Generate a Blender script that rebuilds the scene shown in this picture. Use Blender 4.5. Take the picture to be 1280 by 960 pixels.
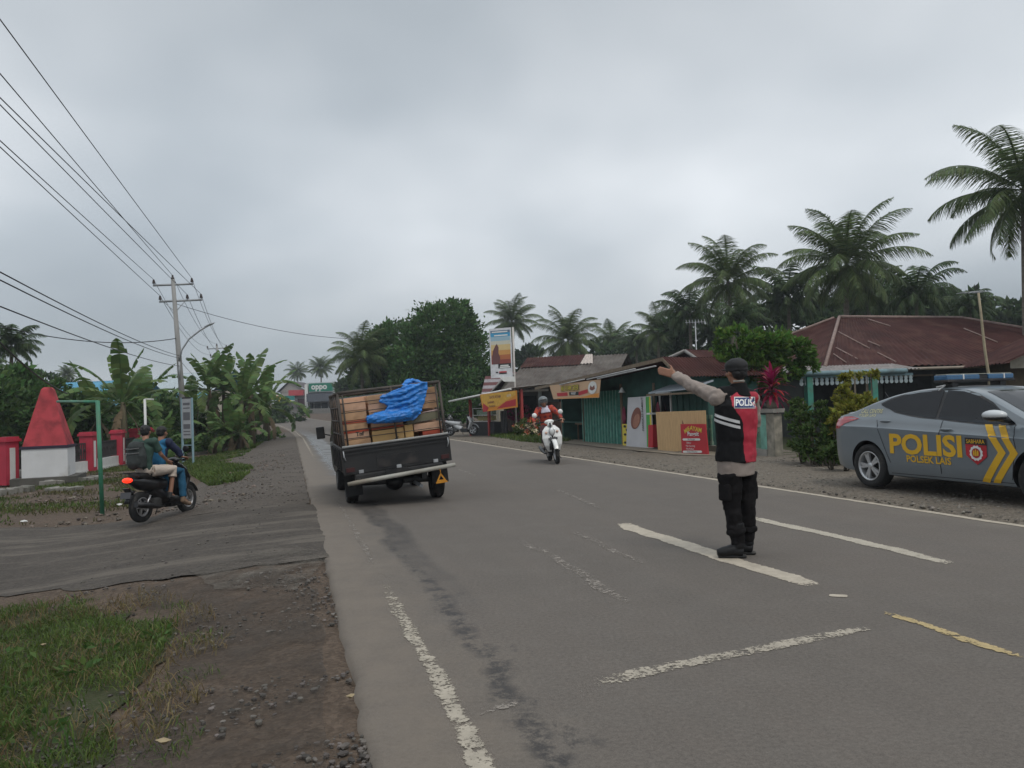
import bpy, bmesh, math, random
import numpy as np
from mathutils import Vector, Matrix, noise
from mathutils.bvhtree import BVHTree
for _o in list(bpy.data.objects): bpy.data.objects.remove(_o)
random.seed(7); RNG = np.random.default_rng(7)
S = bpy.context.scene; COL = S.collection
R = math.radians; PI = math.pi
# ---------------- camera
CH = 1.38; FPX = 960.0; PITCH = R(1.73); ROLL = R(2.0)
cd = bpy.data.cameras.new('camera'); cam = bpy.data.objects.new('camera', cd); COL.objects.link(cam)
cd.sensor_width = 36; cd.lens = 36*FPX/1280; cd.clip_end = 3000; cd.clip_start = .05
_c, _s = math.cos(ROLL), math.sin(ROLL)
_f = Vector((0, math.cos(PITCH), math.sin(PITCH))); _u0 = Vector((0, -math.sin(PITCH), math.cos(PITCH))); _r0 = Vector((1, 0, 0))
_r = _r0*_c - _u0*_s; _u = _u0*_c + _r0*_s
_m = Matrix((_r, _u, -_f)).transposed().to_4x4(); _m.translation = (0, 0, CH)
cam.matrix_world = _m; S.camera = cam
S.render.resolution_x = 1024; S.render.resolution_y = 768
# ---------------- world: overcast sky
SUN_EL, SUN_AZ = R(58), R(150)
w = bpy.data.worlds.new('World'); S.world = w; w.use_nodes = True
nt = w.node_tree; nt.nodes.clear(); N = nt.nodes.new; L = nt.links.new
out = N('ShaderNodeOutputWorld'); mx = N('ShaderNodeMixShader'); b1 = N('ShaderNodeBackground'); b2 = N('ShaderNodeBackground')
sky = N('ShaderNodeTexSky'); sky.sky_type = 'NISHITA'; sky.sun_disc = False; sky.sun_elevation = SUN_EL; sky.sun_rotation = SUN_AZ
L(sky.outputs[0], b1.inputs[0]); b1.inputs[1].default_value = .08
tc = N('ShaderNodeTexCoord'); sp = N('ShaderNodeSeparateXYZ'); L(tc.outputs['Generated'], sp.inputs[0])
def mth(op, a, b=None, c=None):
    n = N('ShaderNodeMath'); n.operation = op
    for i, v in enumerate((a, b, c)):
        if v is None: continue
        if isinstance(v, (int, float)): n.inputs[i].default_value = v
        else: L(v, n.inputs[i])
    return n.outputs[0]
# flat cloud layer: project the direction on a plane overhead, so clouds flatten towards the horizon
zc = mth('MAXIMUM', sp.outputs[2], 0.0); den = mth('ADD', zc, .42)
cx = mth('DIVIDE', sp.outputs[0], den); cy = mth('DIVIDE', sp.outputs[1], den)
cb = N('ShaderNodeCombineXYZ'); L(cx, cb.inputs[0]); L(cy, cb.inputs[1])
def nz(scale, det, rough, vec, off=(0,0,0)):
    mp = N('ShaderNodeMapping'); L(vec, mp.inputs[0]); mp.inputs['Location'].default_value = off
    n = N('ShaderNodeTexNoise'); L(mp.outputs[0], n.inputs['Vector']); n.inputs['Scale'].default_value = scale
    n.inputs['Detail'].default_value = det; n.inputs['Roughness'].default_value = rough; return n.outputs[0]
n1 = nz(.75, 4, .45, cb.outputs[0], (3.9, 1.7, 0)); n2 = nz(1.7, 3, .45, cb.outputs[0], (1.0, 5.2, 0))
cl = mth('ADD', mth('MULTIPLY', n1, .72), mth('MULTIPLY', n2, .28))
rp = N('ShaderNodeValToRGB'); L(cl, rp.inputs[0])
SKYR = [(.34, (.240,.270,.298)), (.44, (.322,.354,.382)), (.53, (.435,.462,.486)), (.64, (.60,.622,.642))]
rp.color_ramp.elements[0].position = SKYR[0][0]; rp.color_ramp.elements[0].color = (*SKYR[0][1], 1)
rp.color_ramp.elements[1].position = SKYR[-1][0]; rp.color_ramp.elements[1].color = (*SKYR[-1][1], 1)
for p, c in SKYR[1:-1]:
    e = rp.color_ramp.elements.new(p); e.color = (*c, 1)
gr = N('ShaderNodeValToRGB'); L(zc, gr.inputs[0])
SKYG = [(0, .80), (.10, .88), (.22, 1.10), (.33, 1.08), (.50, .92), (.7, 1.5), (1, 2.1)]
gr.color_ramp.elements[0].color = (SKYG[0][1]/2.5,)*3+(1,); gr.color_ramp.elements[1].color = (SKYG[-1][1]/2.5,)*3+(1,)
for p, v in SKYG[1:-1]:
    e = gr.color_ramp.elements.new(p); e.color = (v/2.5,)*3+(1,)
vm = N('ShaderNodeVectorMath'); vm.operation = 'MULTIPLY'; L(rp.outputs[0], vm.inputs[0]); L(gr.outputs[0], vm.inputs[1])
L(vm.outputs[0], b2.inputs[0]); b2.inputs[1].default_value = 2.6
mx.inputs[0].default_value = .93; L(b1.outputs[0], mx.inputs[1]); L(b2.outputs[0], mx.inputs[2]); L(mx.outputs[0], out.inputs[0])
# ---------------- sun behind the cloud
sl = bpy.data.lights.new('sun', 'SUN'); sl.energy = .75; sl.angle = R(18); sl.color = (1, .94, .84)
so = bpy.data.objects.new('sun', sl); COL.objects.link(so)
sd = Vector((math.sin(SUN_AZ)*math.cos(SUN_EL), math.cos(SUN_AZ)*math.cos(SUN_EL), math.sin(SUN_EL)))
so.rotation_euler = sd.to_track_quat('Z', 'Y').to_euler(); so.location = (0, 0, 60)
S.view_settings.view_transform = 'Standard'; S.view_settings.look = 'None'; S.view_settings.exposure = .56; S.view_settings.gamma = 1
S.view_settings.use_curve_mapping = False
S.render.engine = 'CYCLES'; S.cycles.max_bounces = 6; S.cycles.transparent_max_bounces = 24
# ---------------- terrain and picture-to-place mapping
def ss(a, b, x):
    t = min(1, max(0, (x-a)/(b-a))); return t*t*(3-2*t)
def xl(y): return .3 - .29*y - .0015*max(0, min(y, 170)-45)**2
def xr(y): return xl(y) + 7.05
def rise(y): return .00026*max(0, min(y, 170)-45)**2
def tz(x, y):
    u = (xl(y) - x)*.96
    z = rise(y)
    if u > 0: z -= .35*ss(.1, 4.2, u) + .0*u
    return z
def ray(px, py):
    a = (px-640)/FPX; b = (480-py)/FPX
    return _r*a + _u*b + _f
def G(px, py):                     # ground point seen at a pixel of the 1280x960 photograph
    d = ray(px, py); t = 2.0
    while t < 400:
        if CH + d.z*t <= tz(d.x*t, d.y*t): break
        t *= 1.004
    return Vector((d.x*t, d.y*t, tz(d.x*t, d.y*t)))
def P(px, py, y):                  # point at depth y
    d = ray(px, py); t = y/d.y; return Vector((d.x*t, y, CH + d.z*t))
# ---------------- helpers
def link(o, parent=None):
    COL.objects.link(o)
    if parent: o.parent = parent
    return o
def tag(o, label=None, cat=None, group=None, kind=None):
    if label: o['label'] = label
    if cat: o['category'] = cat
    if group: o['group'] = group
    if kind: o['kind'] = kind
    return o
def thing(name, label, cat, loc=(0,0,0), rz=0, group=None, mat4=None):
    o = bpy.data.objects.new(name, None); o.empty_display_size = .2; link(o)
    if mat4 is not None: o.matrix_world = mat4
    else: o.location = loc; o.rotation_euler = (0, 0, rz)
    return tag(o, label, cat, group)
def copy_tree(o, parent=None):
    c = o.copy(); COL.objects.link(c)
    if parent: c.parent = parent; c.matrix_parent_inverse = o.matrix_parent_inverse.copy()
    for ch in list(o.children): copy_tree(ch, c)
    return c
def relabel(o, label, group=None):
    o['label'] = label
    if group: o['group'] = group
def frame(d, up=Vector((0,0,1))):
    d = Vector(d).normalized()
    if abs(d.dot(up)) > .98: up = Vector((0,1,0))
    x = d.cross(up).normalized(); return x, x.cross(d).normalized()
class MB:
    def __init__(s): s.v = []; s.f = []; s.m = []; s.sm = []; s.cur = 0; s.smooth = False
    def face(s, idx): s.f.append(idx); s.m.append(s.cur); s.sm.append(s.smooth)
    def add(s, vs, fs, M=None):
        b = len(s.v); s.v += [tuple(M @ Vector(q)) if M else tuple(q) for q in vs]
        for f in fs: s.face([b+i for i in f])
        return s
    def box(s, c, d, rot=None, M=None, bev=0):
        x, y, z = d[0]/2, d[1]/2, d[2]/2
        T = Matrix.Translation(c)
        if rot: T = T @ Matrix.Rotation(rot[2], 4, 'Z') @ Matrix.Rotation(rot[1], 4, 'Y') @ Matrix.Rotation(rot[0], 4, 'X')
        if M: T = M @ T
        if bev > 0:
            bm = bmesh.new(); bmesh.ops.create_cube(bm, size=1); bmesh.ops.scale(bm, vec=d, verts=bm.verts)
            bmesh.ops.bevel(bm, geom=bm.edges[:], offset=bev, segments=2, profile=.7, affect='EDGES')
            vs = [q.co.copy() for q in bm.verts]; fs = [[q.index for q in f.verts] for f in bm.faces]; bm.free()
            return s.add(vs, fs, T)
        vs = [(-x,-y,-z),(x,-y,-z),(x,y,-z),(-x,y,-z),(-x,-y,z),(x,-y,z),(x,y,z),(-x,y,z)]
        return s.add(vs, [(0,3,2,1),(4,5,6,7),(0,1,5,4),(1,2,6,5),(2,3,7,6),(3,0,4,7)], T)
    def box2(s, a, b):   # from corner to corner
        return s.box([(a[i]+b[i])/2 for i in range(3)], [abs(a[i]-b[i]) for i in range(3)])
    def tube(s, pts, r, n=10, cap=True, flat=1.0):
        pts = [Vector(p) for p in pts]; k = len(pts); rr = r if isinstance(r, (list, tuple)) else [r]*k
        rings = []; px = None; sm0 = s.smooth; s.smooth = True
        for i, p in enumerate(pts):
            d = (pts[min(i+1, k-1)] - pts[max(i-1, 0)])
            if d.length < 1e-9: d = Vector((0,0,1))
            d.normalize()
            if px is None: px, py = frame(d)
            else:
                px = (px - d*px.dot(d)); px = px.normalized() if px.length > 1e-6 else frame(d)[0]
                py = px.cross(d)
            b = len(s.v)
            for j in range(n):
                a = 2*PI*j/n; s.v.append(tuple(p + px*math.cos(a)*rr[i] + py*math.sin(a)*rr[i]*flat))
            rings.append(b)
        for a, b in zip(rings, rings[1:]):
            for j in range(n): s.face([a+j, a+(j+1)%n, b+(j+1)%n, b+j])
        s.smooth = sm0
        if cap:
            s.face([rings[0]+j for j in range(n)][::-1]); s.face([rings[-1]+j for j in range(n)])
        return s
    def cyl(s, p0, p1, r0, r1=None, n=14): return s.tube([p0, p1], [r0, r0 if r1 is None else r1], n)
    def lathe(s, prof, c=(0,0,0), axis=(0,0,1), n=24):
        ax = Vector(axis).normalized(); X, Y = frame(ax); c = Vector(c); b = len(s.v); sm0 = s.smooth; s.smooth = True
        for r, h in prof:
            for j in range(n):
                a = 2*PI*j/n; s.v.append(tuple(c + ax*h + (X*math.cos(a) + Y*math.sin(a))*r))
        for i in range(len(prof)-1):
            for j in range(n): s.face([b+i*n+j, b+i*n+(j+1)%n, b+(i+1)*n+(j+1)%n, b+(i+1)*n+j])
        s.smooth = sm0
        return s
    def ell(s, c, r, n=16, M=None):
        b = len(s.v); c = Vector(c); sm0 = s.smooth; s.smooth = True; k = n//2
        for i in range(k+1):
            t = PI*i/k
            for j in range(n):
                a = 2*PI*j/n; q = Vector((r[0]*math.sin(t)*math.cos(a), r[1]*math.sin(t)*math.sin(a), r[2]*math.cos(t)))
                if M: q = M @ q
                s.v.append(tuple(c+q))
        for i in range(k):
            for j in range(n): s.face([b+i*n+j, b+(i+1)*n+j, b+(i+1)*n+(j+1)%n, b+i*n+(j+1)%n])
        s.smooth = sm0
        return s
    def prism(s, poly, t, M=None):   # polygon in XY, thickness t along Z (centred)
        k = len(poly); vs = [(x, y, -t/2) for x, y in poly] + [(x, y, t/2) for x, y in poly]
        return s.add(vs, [list(range(k))[::-1], list(range(k, 2*k))] + [(i, (i+1)%k, k+(i+1)%k, k+i) for i in range(k)], M)
    def corr(s, a, b, c, d, waves, amp=.02, th=.0, per=6, rows=6, jit=.0):
        # corrugated sheet: a-b is the lower edge, d-c the upper; ridges run from a to d
        a, b, c, d = map(Vector, (a, b, c, d)); nrm = (b-a).cross(d-a).normalized(); n = waves*per; base = len(s.v); sm0 = s.smooth; s.smooth = True
        for j in range(rows+1):
            t = j/rows
            for i in range(n+1):
                u = i/n; p = (a.lerp(b, u)).lerp(d.lerp(c, u), t)
                q = p + nrm*(amp*math.sin(2*PI*i/per) + jit*noise.noise(p*.9))
                s.v.append(tuple(q))
        for j in range(rows):
            for i in range(n): s.face([base+j*(n+1)+i, base+j*(n+1)+i+1, base+(j+1)*(n+1)+i+1, base+(j+1)*(n+1)+i])
        s.smooth = sm0
        return s
    def mesh(s, name, mats=()):
        me = bpy.data.meshes.new(name); me.from_pydata(s.v, [], s.f)
        for m in (mats if isinstance(mats, (list, tuple)) else [mats]): me.materials.append(m)
        me.polygons.foreach_set('material_index', s.m); me.polygons.foreach_set('use_smooth', s.sm); me.update()
        return me
    def build(s, name, mats, parent=None, **kw):
        o = bpy.data.objects.new(name, s.mesh(name, mats)); link(o, parent)
        if kw: tag(o, **kw)
        return o
def mesh_np(name, V, F, mats, smooth=False, mi=None, UV=None):
    V = np.asarray(V, dtype=np.float32); F = np.asarray(F, dtype=np.int32); me = bpy.data.meshes.new(name)
    me.vertices.add(len(V)); me.vertices.foreach_set('co', V.ravel()); k = F.shape[1]
    me.loops.add(F.size); me.loops.foreach_set('vertex_index', F.ravel()); me.polygons.add(len(F))
    me.polygons.foreach_set('loop_start', np.arange(0, F.size, k, dtype=np.int32)); me.polygons.foreach_set('loop_total', np.full(len(F), k, dtype=np.int32))
    for m in (mats if isinstance(mats, (list, tuple)) else [mats]): me.materials.append(m)
    if mi is not None: me.polygons.foreach_set('material_index', np.asarray(mi, dtype=np.int32))
    if UV is not None:
        l = me.uv_layers.new(name='UVMap'); l.data.foreach_set('uv', np.asarray(UV, dtype=np.float32)[F.ravel()].ravel())
    me.update(calc_edges=True); me.polygons.foreach_set('use_smooth', np.full(len(F), smooth)); return me
def obj_np(name, V, F, mats, parent=None, smooth=False, mi=None, UV=None, **kw):
    o = bpy.data.objects.new(name, mesh_np(name, V, F, mats, smooth, mi, UV)); link(o, parent)
    if kw: tag(o, **kw)
    return o
def evaluated(o):
    dg = bpy.context.evaluated_depsgraph_get(); dg.update(); me = bpy.data.meshes.new_from_object(o.evaluated_get(dg)); return me
def organic(name, mb, mats, parent=None, voxel=.012, smooth=4, wrinkle=0, wscale=9, fn=None, fac=.5, wz=1.0):
    """joined rough solids -> one continuous smooth surface"""
    o = mb.build(name, mats); m = o.modifiers.new('r', 'REMESH'); m.mode = 'VOXEL'; m.voxel_size = voxel; m.use_smooth_shade = True
    if smooth: q = o.modifiers.new('s', 'SMOOTH'); q.iterations = smooth; q.factor = fac
    me = evaluated(o); old = o.data; o.modifiers.clear(); o.data = me; bpy.data.meshes.remove(old)
    if wrinkle:
        me.update(); nn = [v.normal.copy() for v in me.vertices]
        for v, n_ in zip(me.vertices, nn):
            p = v.co*wscale; p.z *= wz
            v.co += n_*wrinkle*(noise.noise(p) + .6*noise.noise(p*2.3))
    me.materials.clear()
    for q in (mats if isinstance(mats, (list, tuple)) else [mats]): me.materials.append(q)
    if fn:
        for p in me.polygons: p.material_index = fn(p.center, p.normal)
    for p in me.polygons: p.use_smooth = True
    o.parent = parent
    return o
def bvh_of(o):
    bm = bmesh.new(); bm.from_mesh(o.data); t = BVHTree.FromBMesh(bm); bm.free(); return t
def textmesh(body, size, spacing=1.0, bold=0.0, ext=0.0, align='CENTER', line=1.0):
    c = bpy.data.curves.new('t', 'FONT'); c.body = body; c.size = size; c.align_x = align; c.align_y = 'CENTER'
    c.space_character = spacing; c.space_line = line; c.offset = bold*size; c.extrude = ext; c.resolution_u = 3
    o = bpy.data.objects.new('t', c); COL.objects.link(o); me = evaluated(o); bpy.data.objects.remove(o); bpy.data.curves.remove(c)
    return me
def text(name, body, size, m, parent, M, **kw):
    me = textmesh(body, size, **kw); me.transform(M); me.materials.clear(); me.materials.append(m); o = bpy.data.objects.new(name, me); link(o, parent); return o
def decal(name, me, M, bvh, direction, m, parent, off=.004, step=.04, base=None):
    """cut flat artwork fine and lay it on a curved surface; M places the art's XY plane in the parent's space"""
    bm = bmesh.new(); bm.from_mesh(me)
    if bm.verts:
        for ax in (0, 1):
            lo = min(v.co[ax] for v in bm.verts); hi = max(v.co[ax] for v in bm.verts); q = lo+step
            while q < hi:
                co = [0,0,0]; no = [0,0,0]; co[ax] = q; no[ax] = 1
                bmesh.ops.bisect_plane(bm, geom=bm.verts[:]+bm.edges[:]+bm.faces[:], plane_co=co, plane_no=no); q += step
    bm.transform(M); d = Vector(direction).normalized()
    miss = []
    for v in bm.verts:
        h = bvh.ray_cast(v.co - d*1.0, d)
        if h[0] is not None: v.co = h[0] - d*off
        else: miss.append(v)
    bmesh.ops.delete(bm, geom=miss, context='VERTS')
    me2 = bpy.data.meshes.new(name); bm.to_mesh(me2); bm.free(); me2.materials.append(m)
    o = bpy.data.objects.new(name, me2); link(o, parent); return o
def polymesh(poly):
    me = bpy.data.meshes.new('p'); me.from_pydata([(x, y, 0) for x, y in poly], [], [list(range(len(poly)))]); return me
def basis(X, Y, O):   # matrix whose XY plane is spanned by X, Y at O
    X = Vector(X).normalized(); Y = Vector(Y).normalized(); Z = X.cross(Y)
    m = Matrix((X, Y, Z)).transposed().to_4x4(); m.translation = O; return m
# ---------------- materials
_mc = {}
def mat(name, col, rough=.7, var=.15, vs=6.0, bump=0.0, bs=60.0, metal=0.0, spec=.4, dirt=None, dirt_amt=.4, ds=2.0, island=0.0, coat=0.0, trans=0.0, stretch=None, emit=0, sss=0, alpha=None):
    if name in _mc: return _mc[name]
    m = bpy.data.materials.new(name); m.use_nodes = True; t = m.node_tree; n = t.nodes; l = t.links; B = n['Principled BSDF']
    B.inputs['Roughness'].default_value = rough; B.inputs['Metallic'].default_value = metal; B.inputs['Specular IOR Level'].default_value = spec
    B.inputs['Coat Weight'].default_value = coat
    tcn = n.new('ShaderNodeTexCoord'); src = tcn.outputs['Object']
    if stretch:
        mp = n.new('ShaderNodeMapping'); mp.inputs['Scale'].default_value = stretch; l.new(src, mp.inputs[0]); src = mp.outputs[0]
    def tex(sc, det=5):
        q = n.new('ShaderNodeTexNoise'); q.inputs['Scale'].default_value = sc; q.inputs['Detail'].default_value = det; l.new(src, q.inputs['Vector']); return q.outputs[0]
    def rng(o, a, b, c=.3, d=.7):
        q = n.new('ShaderNodeMapRange'); q.inputs[1].default_value = c; q.inputs[2].default_value = d; q.inputs[3].default_value = a; q.inputs[4].default_value = b; l.new(o, q.inputs[0]); return q.outputs[0]
    hsv = n.new('ShaderNodeHueSaturation'); hsv.inputs['Color'].default_value = (*col, 1); l.new(rng(tex(vs), 1-var, 1+var), hsv.inputs['Value']); cur = hsv.outputs[0]
    if island:
        g = n.new('ShaderNodeNewGeometry'); h2 = n.new('ShaderNodeHueSaturation'); l.new(cur, h2.inputs['Color'])
        l.new(rng(g.outputs['Random Per Island'], 1-island, 1+island, 0, 1), h2.inputs['Value'])
        mlt = n.new('ShaderNodeMath'); mlt.operation = 'MULTIPLY'; mlt.inputs[1].default_value = 7.13; l.new(g.outputs['Random Per Island'], mlt.inputs[0])
        fr = n.new('ShaderNodeMath'); fr.operation = 'FRACT'; l.new(mlt.outputs[0], fr.inputs[0]); l.new(rng(fr.outputs[0], .5-.035, .5+.02, 0, 1), h2.inputs['Hue']); cur = h2.outputs[0]
    if dirt:
        mxn = n.new('ShaderNodeMixRGB'); mxn.inputs[2].default_value = (*dirt, 1); l.new(cur, mxn.inputs[1]); l.new(rng(tex(ds, 8), 0, 1, 1-dirt_amt-.15, 1-dirt_amt+.15), mxn.inputs[0]); cur = mxn.outputs[0]
    l.new(cur, B.inputs['Base Color'])
    if bump:
        bp = n.new('ShaderNodeBump'); bp.inputs['Strength'].default_value = bump; bp.inputs['Distance'].default_value = .01; l.new(tex(bs, 3), bp.inputs['Height']); l.new(bp.outputs[0], B.inputs['Normal'])
    if trans: B.inputs['Transmission Weight'].default_value = trans
    if emit: B.inputs['Emission Color'].default_value = (*col, 1); B.inputs['Emission Strength'].default_value = emit
    if sss: B.inputs['Subsurface Weight'].default_value = sss; B.inputs['Subsurface Radius'].default_value = (.02, .008, .004)
    _mc[name] = m; return m
def leafmat(name, col, island=.35, tr=.35, rough=.5):
    if name in _mc: return _mc[name]
    m = mat(name, col, rough, .25, .6, island=island, spec=.16); t = m.node_tree; n = t.nodes; l = t.links; B = n['Principled BSDF']
    tl = n.new('ShaderNodeBsdfTranslucent'); mxs = n.new('ShaderNodeMixShader'); mxs.inputs[0].default_value = tr
    l.new(B.inputs['Base Color'].links[0].from_socket, tl.inputs[0]); l.new(B.outputs[0], mxs.inputs[1]); l.new(tl.outputs[0], mxs.inputs[2])
    l.new(mxs.outputs[0], n['Material Output'].inputs[0]); return m
M_BLACK = mat('black_paint', (.012,.012,.013), .35, .1, dirt=(.06,.05,.045), dirt_amt=.35, ds=5)
M_RUBBER = mat('rubber', (.018,.018,.018), .85, .2, dirt=(.09,.08,.07), dirt_amt=.3, ds=7)
M_STEEL = mat('steel', (.42,.42,.42), .4, .1, metal=.8)
M_GALV = mat('galvanised', (.33,.34,.35), .55, .2, metal=.3)
M_WHITE = mat('white_paint', (.62,.62,.60), .55, .06, dirt=(.33,.31,.28), dirt_amt=.3, ds=3)
M_GREYPLASTIC = mat('grey_plastic', (.08,.08,.08), .6)
M_CONC = mat('concrete', (.26,.245,.22), .9, .25, 3, bump=.6, bs=35, dirt=(.09,.09,.07), dirt_amt=.4, ds=1.5)
M_WOOD = mat('old_wood', (.16,.11,.07), .8, .3, 4, bump=.4, stretch=(1,1,8))
M_DARK = mat('dark_interior', (.012,.014,.014), .8, .3)
M_GLASS = mat('dark_glass', (.008,.010,.013), .07, .1, spec=.28)
M_RED = mat('red_paint', (.42,.035,.045), .6, .12, 5, dirt=(.16,.03,.03), dirt_amt=.35, ds=2.5)
# ================= GROUND, ROAD, MARKINGS
def gz(x, y):
    u = xl(y) - x
    return tz(x, y) - (.035 if (u > 0 or u < -7.3) else .08)
def ground_node_mat(name, cols, scale, bump=.8, gravel=.5, rough=.95, green=None):
    m = bpy.data.materials.new(name); m.use_nodes = True; t = m.node_tree; n = t.nodes; l = t.links; B = n['Principled BSDF']; B.inputs['Roughness'].default_value = rough; B.inputs['Specular IOR Level'].default_value = .25
    tcn = n.new('ShaderNodeTexCoord'); src = tcn.outputs['Object']
    def tex(sc, det=6, ro=.6):
        q = n.new('ShaderNodeTexNoise'); q.inputs['Scale'].default_value = sc; q.inputs['Detail'].default_value = det; q.inputs['Roughness'].default_value = ro; l.new(src, q.inputs['Vector']); return q.outputs[0]
    def ramp(o, pts):
        q = n.new('ShaderNodeValToRGB'); l.new(o, q.inputs[0]); e = q.color_ramp.elements
        e[0].position = pts[0][0]; e[0].color = (*pts[0][1], 1); e[1].position = pts[-1][0]; e[1].color = (*pts[-1][1], 1)
        for p, c in pts[1:-1]: k = e.new(p); k.color = (*c, 1)
        return q.outputs[0]
    def mix(f, a, b, mode='MIX'):
        q = n.new('ShaderNodeMixRGB'); q.blend_type = mode
        for i, v in enumerate((f, a, b)):
            if isinstance(v, (int, float)): q.inputs[i].default_value = v
            elif isinstance(v, tuple): q.inputs[i].default_value = (*v, 1)
            else: l.new(v, q.inputs[i])
        return q.outputs[0]
    c = ramp(tex(scale), [(.32, cols[0]), (.46, cols[1]), (.56, cols[2]), (.68, cols[3])])
    vo = n.new('ShaderNodeTexVoronoi'); vo.inputs['Scale'].default_value = 38; l.new(src, vo.inputs['Vector'])
    v2 = n.new('ShaderNodeTexVoronoi'); v2.inputs['Scale'].default_value = 95; l.new(src, v2.inputs['Vector'])
    bw = n.new('ShaderNodeRGBToBW'); l.new(vo.outputs['Color'], bw.inputs[0]); bw2 = n.new('ShaderNodeRGBToBW'); l.new(v2.outputs['Color'], bw2.inputs[0])
    c = mix(gravel, c, ramp(bw.outputs[0], [(.25, tuple(x*.55 for x in cols[1])), (.5, cols[2]), (.8, tuple(min(1, x*1.7) for x in cols[3]))]))
    c = mix(gravel*.7, c, ramp(bw2.outputs[0], [(.2, tuple(x*.5 for x in cols[1])), (.8, tuple(min(1, x*1.5) for x in cols[2]))]))
    c = mix(.35, c, ramp(tex(7, 8, .75), [(.3, tuple(x*.55 for x in cols[1])), (.7, cols[3])]))
    if green:
        f = ramp(tex(.45, 6, .7), [(.5, (0,0,0)), (.6, (1,1,1))]); c = mix(f, c, mix(tex(14, 6, .8), green, tuple(x*.4 for x in green)))
    l.new(c, B.inputs['Base Color'])
    bp = n.new('ShaderNodeBump'); bp.inputs['Strength'].default_value = bump; bp.inputs['Distance'].default_value = .02
    h = mix(.5, vo.outputs['Distance'], tex(25, 8, .75)); l.new(h, bp.inputs['Height']); l.new(bp.outputs[0], B.inputs['Normal'])
    return m
M_DIRT = ground_node_mat('dirt_ground', [(.038,.026,.018), (.064,.045,.032), (.092,.066,.048), (.125,.094,.070)], .8, green=None)
M_GRAVEL = ground_node_mat('gravel_verge', [(.070,.056,.043), (.105,.087,.069), (.14,.119,.095), (.19,.164,.133)], .6, gravel=.75, bump=1)
M_PAD = ground_node_mat('packed_tan_earth', [(.16,.135,.10), (.20,.17,.13), (.24,.205,.16), (.28,.24,.19)], .9, gravel=.25, bump=.4)
M_TURF = ground_node_mat('turf_soil', [(.045,.034,.022), (.03,.040,.014), (.042,.058,.02), (.075,.058,.038)], 1.6, gravel=.2)
M_SIDE = ground_node_mat('worn_side_asphalt', [(.038,.033,.029), (.053,.046,.040), (.067,.058,.050), (.095,.080,.066)], .9, gravel=.35, bump=.6)
sd_n = M_SIDE.node_tree; sd_B = sd_n.nodes['Principled BSDF']; sd_t = sd_n.nodes.new('ShaderNodeTexNoise'); sd_t.inputs['Scale'].default_value = 1.5; sd_t.inputs['Detail'].default_value = 8; sd_t.inputs['Roughness'].default_value = .72
sd_p = sd_n.nodes.new('ShaderNodeMapping'); sd_p.inputs['Scale'].default_value = (.28, 1.5, 1); sd_p.inputs['Rotation'].default_value = (0, 0, R(8)); sd_c = sd_n.nodes.new('ShaderNodeTexCoord'); sd_n.links.new(sd_c.outputs['Object'], sd_p.inputs[0]); sd_n.links.new(sd_p.outputs[0], sd_t.inputs['Vector'])
sd_r = sd_n.nodes.new('ShaderNodeMapRange'); sd_r.inputs[1].default_value = .50; sd_r.inputs[2].default_value = .62; sd_r.inputs[4].default_value = .75; sd_n.links.new(sd_t.outputs[0], sd_r.inputs[0])
sd_x = sd_n.nodes.new('ShaderNodeMixRGB'); sd_x.inputs[2].default_value = (.125,.108,.090,1); sd_n.links.new(sd_r.outputs[0], sd_x.inputs[0]); sd_n.links.new(sd_B.inputs['Base Color'].links[0].from_socket, sd_x.inputs[1]); sd_n.links.new(sd_x.outputs[0], sd_B.inputs['Base Color'])
def sheet(name, us, ys, zf, m, kind='structure', fx=xl):
    V = []; 
    for y in ys:
        for u in us: x = fx(y) + u; V.append((x, y, zf(x, y)))
    nu = len(us); F = [(j*nu+i, j*nu+i+1, (j+1)*nu+i+1, (j+1)*nu+i) for j in range(len(ys)-1) for i in range(nu-1)]
    return obj_np(name, V, F, m, smooth=True, kind=kind)
us = sorted([-900,-500,-300,-180,-120,-80,-60,-50,-40,-32,-26,-22,-19,-17,-15,-13] + list(np.arange(-12, 0, .3)) + [-.06,.12,.3,1,2,3.5,5.5,6.8,7.0,7.25,7.35] + list(np.arange(7.6, 14, .35)) + [15,17,20,24,30,40,60,90,140,220,350,600,1000])
ys = list(np.arange(-12, 2, 1.0)) + list(np.arange(2, 20, .22)) + list(np.arange(20, 45, .7)) + list(np.arange(45, 180, 4)) + [200,260,340,480,700,1100,2000]
def gnz(x, y):
    z = gz(x, y); u = xl(y) - x
    if u > .1 or u < -7.3: z += .014*noise.noise((x*1.1, y*1.1, 0)) + .008*noise.noise((x*4, y*4, 3)) - .006
    return z
sheet('ground', us, ys, gnz, M_DIRT)
# --- asphalt road
m = bpy.data.materials.new('road_asphalt'); m.use_nodes = True; t = m.node_tree; n = t.nodes; l = t.links; B = n['Principled BSDF']; B.inputs['Specular IOR Level'].default_value = .3
uvn = n.new('ShaderNodeUVMap'); tcn = n.new('ShaderNodeTexCoord'); sx = n.new('ShaderNodeSeparateXYZ'); l.new(uvn.outputs[0], sx.inputs[0]); U, V_ = sx.outputs[0], sx.outputs[1]
def rt(sc, det=6, ro=.6, vec=None, st=None):
    q = n.new('ShaderNodeTexNoise'); q.inputs['Scale'].default_value = sc; q.inputs['Detail'].default_value = det; q.inputs['Roughness'].default_value = ro
    v = vec or tcn.outputs['Object']
    if st: mp = n.new('ShaderNodeMapping'); mp.inputs['Scale'].default_value = st; l.new(v, mp.inputs[0]); v = mp.outputs[0]
    l.new(v, q.inputs['Vector']); return q.outputs[0]
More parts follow.
